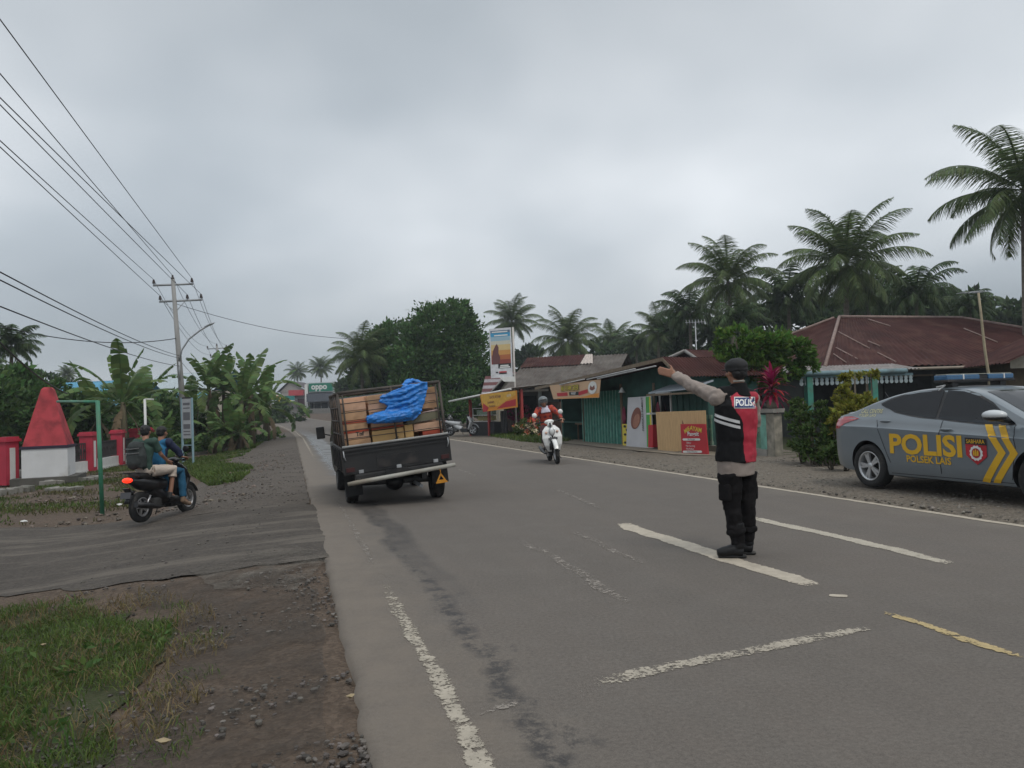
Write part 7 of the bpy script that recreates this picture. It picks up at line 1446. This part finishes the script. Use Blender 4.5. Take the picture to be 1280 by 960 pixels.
    for s in 'LR':
        a, to = V['an'+s], V['toe'+s]; f = MB(); fd = (to-a); fd.z = 0; fd.normalize()
        f.tube([a+Vector((0,0,.20)), a+Vector((0,0,.05)), a+Vector((0,0,-.01))], [.056,.050,.052], 14); f.tube([a-fd*.035+Vector((0,0,-.05)), a+fd*.05+Vector((0,0,-.035)), a+fd*.13+Vector((0,0,-.050)), a+fd*.185+Vector((0,0,-.055))], [.046,.050,.045,.032], 14)
        bt = organic('boot', f, BT, t, .008, 2, .002, 20); so_ = MB(); so_.tube([a-fd*.06+Vector((0,0,-.088)), a+fd*.06+Vector((0,0,-.088)), a+fd*.175+Vector((0,0,-.088))], [.034,.038,.028], 14, flat=.4); so_.build('sole', M_RUBBER, bt)
        cu = MB(); k = V['kn'+s]; cu.tube([k.lerp(a, .52), k.lerp(a, .66), k.lerp(a, .70)], [.076,.082,.062], 14); organic('trouser_cuff', cu, TRS, t, .010, 2, .012, 12)
        pk = MB(); hp = V['hip'+s]; pc = hp.lerp(k, .55); sd = -1 if s == 'L' else 1; pk.box(tuple(pc+Vector((sd*.078,0,0))), (.045,.12,.15), bev=.018); organic('cargo_pocket', pk, TRS, t, .009, 1, .004, 12)
        kp = MB(); kp.tube([k+Vector((0,.0,.06)), k+Vector((0,.01,-.03))], [.079,.072], 12); organic('knee_panel', kp, TRS, t, .010, 1, .009, 14)
officer()
# ---- scooters
CHR = mat('chrome_rim', (.40,.40,.41), .35, .1, metal=.7); BP2 = mat('gloss_black_plastic', (.012,.012,.013), .28, .15, spec=.5); SEAT = mat('seat_vinyl', (.014,.014,.014), .5)
def scooter(label, M, c_main, c_panel, group=None, style='angular', steer=0, lean=0):
    t = thing('motor_scooter', label, 'scooter', mat4=M @ Matrix.Rotation(lean, 4, 'Y'), group=group); wb = .63
    fw_ = wheel(t, 'front_wheel', (0, wb, .265), .265, .09, .165, 5, CHR, (1,0,0), .035, twin=False); rw_ = wheel(t, 'rear_wheel', (0, -wb, .265), .265, .10, .165, 5, CHR, (1,0,0), .04, twin=False)
    for w_ in (fw_, rw_): pass
    f = MB()
    for s_ in (-1, 1): f.tube([(s_*.065,wb,.265),(s_*.06,wb-.07,.50),(s_*.05,wb-.13,.64)], [.02,.02,.018], 8)
    f.tube([(0,wb-.12,.62),(0,wb-.22,.98)], .022, 8); f.build('fork', CHR if style != 'round' else M_BLACK, t)
    fd = MB(); n_ = 9
    for i in range(n_): a = R(20+i*17); fd.v += [(-.062, wb+math.cos(a)*.305, .265+math.sin(a)*.305), (-.035, wb+math.cos(a)*.325, .265+math.sin(a)*.33), (.035, wb+math.cos(a)*.325, .265+math.sin(a)*.33), (.062, wb+math.cos(a)*.305, .265+math.sin(a)*.305)]
    fd.smooth = True
    for i in range(n_-1):
        for j in range(3): k = i*4+j; fd.face([k, k+1, k+5, k+4])
    for i in range(n_-1): k = i*4; fd.face([k, k+4, k+7, k+3])
    fd.build('front_fender', c_main, t)
    # tail cowl
    b = MB(); b.tube([(0,-.05,.60),(0,-.35,.62),(0,-.65,.68),(0,-.90,.74)], [.13,.15,.13,.05], 16, flat=.9); b.tube([(0,.02,.34),(0,-.2,.44),(0,-.4,.55)], [.12,.13,.10], 14); organic('rear_cowl', b, c_panel, t, .012, 3)
    b = MB(); b.box((0,.17,.30),(.30,.42,.09),bev=.03); b.box((0,.17,.22),(.26,.36,.08),bev=.02); b.build('floorboard', BP2, t)
    sh_ = MB()
    if style == 'round':
        sh_.tube([(0,.40,.30),(0,.44,.45),(0,.43,.62),(0,.37,.80),(0,.32,.90)], [.15,.215,.245,.215,.12], 22, flat=.34)
    else:
        sh_.tube([(0,.38,.30),(0,.47,.48),(0,.53,.66),(0,.44,.82),(0,.34,.93)], [.12,.16,.18,.17,.12], 20, flat=.42)
    sd_ = organic('front_shield', sh_, c_main, t, .011, 3)
    MB().tube([(0,.33,.30),(0,.33,.55),(0,.28,.85)], [.13,.17,.11], 16, flat=.3).build('leg_shield', BP2, t)
    if style == 'round':
        MB().ell((0,.515,.77), (.078,.03,.095), 20).build('headlight_ring', CHR, sd_); MB().ell((0,.53,.77), (.058,.03,.072), 20).build('headlight', mat('headlight_lens', (.62,.63,.62), .15), sd_)
        for s_ in (-1, 1): MB().ell((s_*.135,.475,.755), (.035,.02,.03), 12).build('indicator', mat('indicator_lens', (.55,.36,.28), .3), sd_)
        MB().box((0,.532,.60),(.22,.01,.055),rot=(R(6),0,0)).build('number_plate', M_GREYPLASTIC, sd_); MB().tube([(0,.515,.34),(0,.525,.50)], [.12,.10], 14, flat=.2).build('fender_recess', M_BLACK, sd_)
    else:
        MB().ell((0,.55,.70), (.09,.05,.05), 16).build('headlight', M_GLASS, sd_)
        MB().box((0,.555,.86),(.02,.02,.10)).build('shield_badge', CHR, sd_)
    hb = MB(); hb.tube([(0,.36,.88),(0,.30,1.0)], [.07,.06], 14); hb.ell((0,.30,1.0), (.12,.07,.06), 16); hc = hb.build('handlebar_cover', c_main if style == 'round' else BP2, t)
    MB().tube([(-.33,.18,1.0),(-.15,.28,1.01),(.15,.28,1.01),(.33,.18,1.0)], .014, 8).build('handlebar', M_BLACK, hc)
    for s_ in (-1, 1):
        MB().tube([(s_*.33,.18,1.0),(s_*.22,.24,1.005)], .02, 10).build('grip', M_RUBBER, hc); m_ = MB(); m_.tube([(s_*.19,.27,1.02),(s_*.25,.25,1.10),(s_*.30,.22,1.17)], .007, 6); m_ = m_.build('mirror_stem', M_BLACK, hc)
        mm = c_main if style == 'round' else BP2; MB().lathe([(0,.025),(.045,.02),(.062,0),(.055,-.008),(0,-.008)], c=(s_*.32,.225,1.20), axis=(0,1,0), n=20).build('mirror', mm, m_)
    MB().box((0,-.22,.765),(.24,.34,.07),bev=.03).build('seat', SEAT, t); MB().box((0,-.58,.80),(.23,.38,.08),rot=(-R(4),0,0),bev=.035).build('seat', SEAT, t)
    MB().ell((0,-.93,.75), (.10,.045,.045), 14).build('tail_light', c_tail, t); MB().tube([(-.09,-.62,.84),(-.11,-.88,.87),(.11,-.88,.87),(.09,-.62,.84)], .013, 8).build('grab_rail', M_BLACK, t)
    MB().box((0,-.99,.50),(.20,.012,.11),rot=(R(-18),0,0)).build('number_plate', mat('plate_face', (.05,.05,.055), .5), t); MB().box((0,-.92,.56),(.13,.16,.02),rot=(R(-50),0,0)).build('plate_bracket', BP2, t)
    rf = MB(); rf.tube([(0,-.80,.56),(0,-.93,.46),(0,-.98,.36)], [.055,.055,.06], 10, flat=.25); rf.build('rear_mudguard', BP2, t)
    en = MB(); en.box((-.12,-.45,.28),(.11,.46,.16),bev=.03).box((.0,-.30,.30),(.20,.2,.18),bev=.04); en.build('engine', mat('engine_alloy', (.06,.06,.06), .5, .3, metal=.3), t)
    MB().tube([(.10,-.15,.22),(.14,-.35,.22),(.155,-.60,.28),(.16,-.95,.34)], [.018,.025,.055,.05], 12).build('exhaust', M_BLACK, t)
    for s_ in (-1, 1): MB().tube([(s_*.10,-.50,.45),(s_*.10,-.62,.28)], .018, 6).build('shock_absorber', CHR, t)
    MB().tube([(-.12,-.02,.22),(-.20,.0,.06)], .01, 6).build('side_stand', M_BLACK, t)
    return t
c_tail = mat('tail_red_lit', (.9,.03,.01), .3, emit=1.1); LENS = mat('tail_red_off', (.25,.015,.015), .3)
# left scooter with two riders
A = G(177, 655); B_ = G(242, 639); mid = (A+B_)/2; hd = (B_-A); hd.z = 0; hd.normalize(); az = R(12); hd = Vector((math.sin(az), math.cos(az), 0)); ctr = A+hd*.57; ctr.z = (gz(ctr.x, ctr.y))+.02
XM = Vector((hd.y, -hd.x, 0)); ML = basis(XM, hd, ctr) @ Matrix.Scale(.9, 4)
scooter('black motor scooter with lit red tail light carrying two boys on the dirt', ML, BP2, BP2, lean=R(-2))
MLr = ML @ Matrix.Rotation(R(-2), 4, 'Y')
SHB = mat('blue_shirt', (.014,.125,.25), .8, .1); SHN = mat('navy_sleeve', (.012,.018,.05), .8, .1)
JD = dict(pelvis=(0,-.14,.86), waist=(0,-.13,1.02), chest=(0,-.07,1.22), neck=(0,-.02,1.40), head=(.0,.03,1.52), look=Vector((.05,1,-.05)), shL=(-.17,-.04,1.34), elL=(-.27,.12,1.14), wrL=(-.31,.14,1.05), shR=(.17,-.04,1.34), elR=(.27,.10,1.15), wrR=(.31,.12,1.06), hdR=Vector((.1,1,-.2)), hdL=Vector((-.1,1,-.2)), hipL=(-.10,-.10,.84), knL=(-.17,.28,.80), anL=(-.15,.22,.42), toeL=(-.15,.38,.37), hipR=(.10,-.10,.84), knR=(.18,.26,.80), anR=(.24,.20,.30), toeR=(.25,.36,.20))
def two(c, n_):  # navy sleeves on a blue shirt
    return 1 if abs(c.x) > .155 and c.z > .98 else 0
person('boy in blue shirt with navy sleeves steering the black scooter at left', MLr, JD, dict(shirt=[SHB, SHN], trousers=mat('blue_trousers', (.013,.085,.16), .85), shoe=mat('brown_sandal', (.22,.15,.10), .8)), shirt_fn=two, curlL=.8, curlR=.8)
JP = dict(pelvis=(0,-.50,.90), waist=(0,-.50,1.06), chest=(0,-.46,1.25), neck=(0,-.42,1.43), head=(-.03,-.37,1.555), look=Vector((-.25,1,0)), shL=(-.17,-.44,1.37), elL=(-.22,-.28,1.17), wrL=(-.16,-.10,1.10), shR=(.17,-.44,1.37), elR=(.23,-.34,1.14), wrR=(.20,-.14,1.02), hipL=(-.11,-.44,.87), knL=(-.24,-.05,.84), anL=(-.22,-.16,.42), toeL=(-.22,-.02,.37), hipR=(.11,-.44,.87), knR=(.24,-.04,.86), anR=(.23,-.14,.42), toeR=(.24,.0,.36))
person('boy in green shirt and pale shorts with a backpack, pillion on the black scooter', MLr, JP, dict(shirt=mat('green_shirt', (.025,.055,.042), .8, .2, 8), trousers=mat('pale_shorts', (.46,.39,.33), .85, .1), legs='short', sleeve='short', shoe=mat('dark_shoe', (.03,.03,.03), .7)), curlL=.8, curlR=.8)
bk = MB(); bk.tube([(0,-.66,.95),(0,-.68,1.15),(0,-.65,1.38)], [.16,.18,.12], 16, flat=.75); bk.ell((0,-.76,1.05),(.13,.07,.14),14); bk.ell((0,-.70,1.28),(.14,.10,.13),14); bpk = organic('backpack', bk, mat('black_backpack', (.028,.034,.033), .8, .2, 8), None, .011, 3, .006, 12); bpk.matrix_world = MLr; tag(bpk, 'bulging black backpack on the back of the pillion boy', 'backpack')
for z in (1.20, 1.28): MB().tube([(-.14,-.82+.03,z),(0,-.845+.03,z-.01),(.14,-.82+.03,z)], .009, 6).build('strap', mat('grey_strap', (.12,.12,.12), .7), bpk)
# white scooter coming towards the camera
c_tail = LENS; A = G(697, 580); hd = Vector((.09, -.996, 0)); ctr = A-hd*.63; ctr.z = .004; XM = Vector((hd.y, -hd.x, 0)); MWs = basis(XM, hd, ctr); WPN = mat('white_gloss', (.68,.68,.66), .25, .05, spec=.5, coat=.4)
scooter('white round fronted motor scooter coming toward the camera', MWs, WPN, WPN, style='round', lean=R(7)); MWr = MWs @ Matrix.Rotation(R(7), 4, 'Y')
def chk(c, n_):
    if c.y > -.02 and abs(c.x) < .125 and c.z > 1.0: return 1
    return 2 if (math.sin(c.z*52)+math.sin(c.x*48)) > .9 else 0
JW = dict(pelvis=(0,-.20,.86), waist=(0,-.18,1.02), chest=(0,-.13,1.20), neck=(0,-.08,1.37), head=(.02,-.03,1.485), look=Vector((.05,1,-.05)), shL=(-.165,-.11,1.31), elL=(-.33,.0,1.12), wrL=(-.33,.10,1.03), shR=(.165,-.11,1.31), elR=(.33,.0,1.12), wrR=(.33,.10,1.03), hipL=(-.10,-.14,.84), knL=(-.17,.22,.78), anL=(-.14,.14,.42), toeL=(-.14,.30,.375), hipR=(.10,-.14,.84), knR=(.17,.22,.78), anR=(.14,.14,.42), toeR=(.14,.30,.375))
t, M3, V, body = person('woman in grey helmet and orange red checked sleeves riding the white scooter', MWr, JW, dict(shirt=[mat('orange_red_shirt', (.38,.055,.03), .8), mat('white_scarf', (.55,.52,.60), .8), mat('dark_check', (.16,.02,.03), .8)], trousers=mat('dark_maroon', (.05,.02,.022), .85), shoe=mat('dark_shoe', (.03,.03,.03))), hair=None, shirt_fn=chk, face_on=True, curlL=.9, curlR=.9)
h = MB(); MC = lambda p: V['head']+M3 @ Vector(p); h.ell(MC((0,-.02,.045)), (.118,.135,.105), 22, M3); h.ell(MC((0,-.055,-.01)), (.112,.095,.10), 22, M3); hl = organic('helmet', h, mat('grey_helmet', (.11,.125,.13), .35, spec=.5), t, .009, 2); MB().ell(MC((0,.095,.075)), (.085,.055,.012), 14, M3).build('helmet_peak', M_GREYPLASTIC, hl); MB().tube([MC((-.09,.0,-.04)), MC((-.05,.03,-.105)), MC((.05,.03,-.105)), MC((.09,.0,-.04))], .007, 6).build('chin_strap', M_BLACK, hl)
sc = MB(); sc.tube([V['neck']+Vector((0,.0,.02)), V['neck']+Vector((0,.03,-.07)), V['chest']+Vector((0,.09,.02))], [.075,.11,.12], 16, flat=.55); organic('scarf', sc, mat('white_scarf', (.55,.52,.60), .8), t, .009, 2, .006, 14)
# parked scooters
def parked(label, A_, hd_, cm, lean=R(-7), group='parked scooters'):
    hd_ = Vector(hd_).normalized(); X_ = Vector((hd_.y, -hd_.x, 0)); return scooter(label, basis(X_, hd_, A_), cm, cm, group=group, lean=lean)
SILV = mat('silver_plastic', (.40,.41,.42), .3, .1, spec=.5)
p_ = G(577, 546); parked('silver motor scooter parked in front of the food stall', p_+Vector((0,0,.05)), (.93, -.35, 0), SILV); p2_ = G(560, 542); parked('dark motor scooter half hidden behind the truck, beside the silver parked one', p2_+Vector((-.2,.6,.05)), (.6, -.8, 0), BP2)
for i, (px, y, hd_, lab) in enumerate(((337, 108, (.3,-1,0), 'leftmost tiny far motor scooter at the end of the road'), (342, 110, (-.3,-1,0), 'tiny far motor scooter beside the pink vendor cart'), (358, 111, (.8,-.6,0), 'tiny far motor scooter right of the pink vendor cart'))):
    q = P(px, 515, y); parked(lab, Vector((q.x, y, rise(y))), hd_, BP2 if i != 1 else WPN, R(-5), 'far scooters at the end of the road')

# ================= HAZE
hz = MB().box2((-2300, -600, -3), (2300, 2300, 24)).build('haze', [])
hm = bpy.data.materials.new('haze'); hm.use_nodes = True; t = hm.node_tree; t.nodes.clear(); ho = t.nodes.new('ShaderNodeOutputMaterial'); pv = t.nodes.new('ShaderNodeVolumePrincipled')
pv.inputs['Color'].default_value = (.86, .92, 1, 1); pv.inputs['Density'].default_value = .0007; pv.inputs['Anisotropy'].default_value = .2; t.links.new(pv.outputs[0], ho.inputs['Volume']); hz.data.materials.append(hm); tag(hz, kind='stuff')
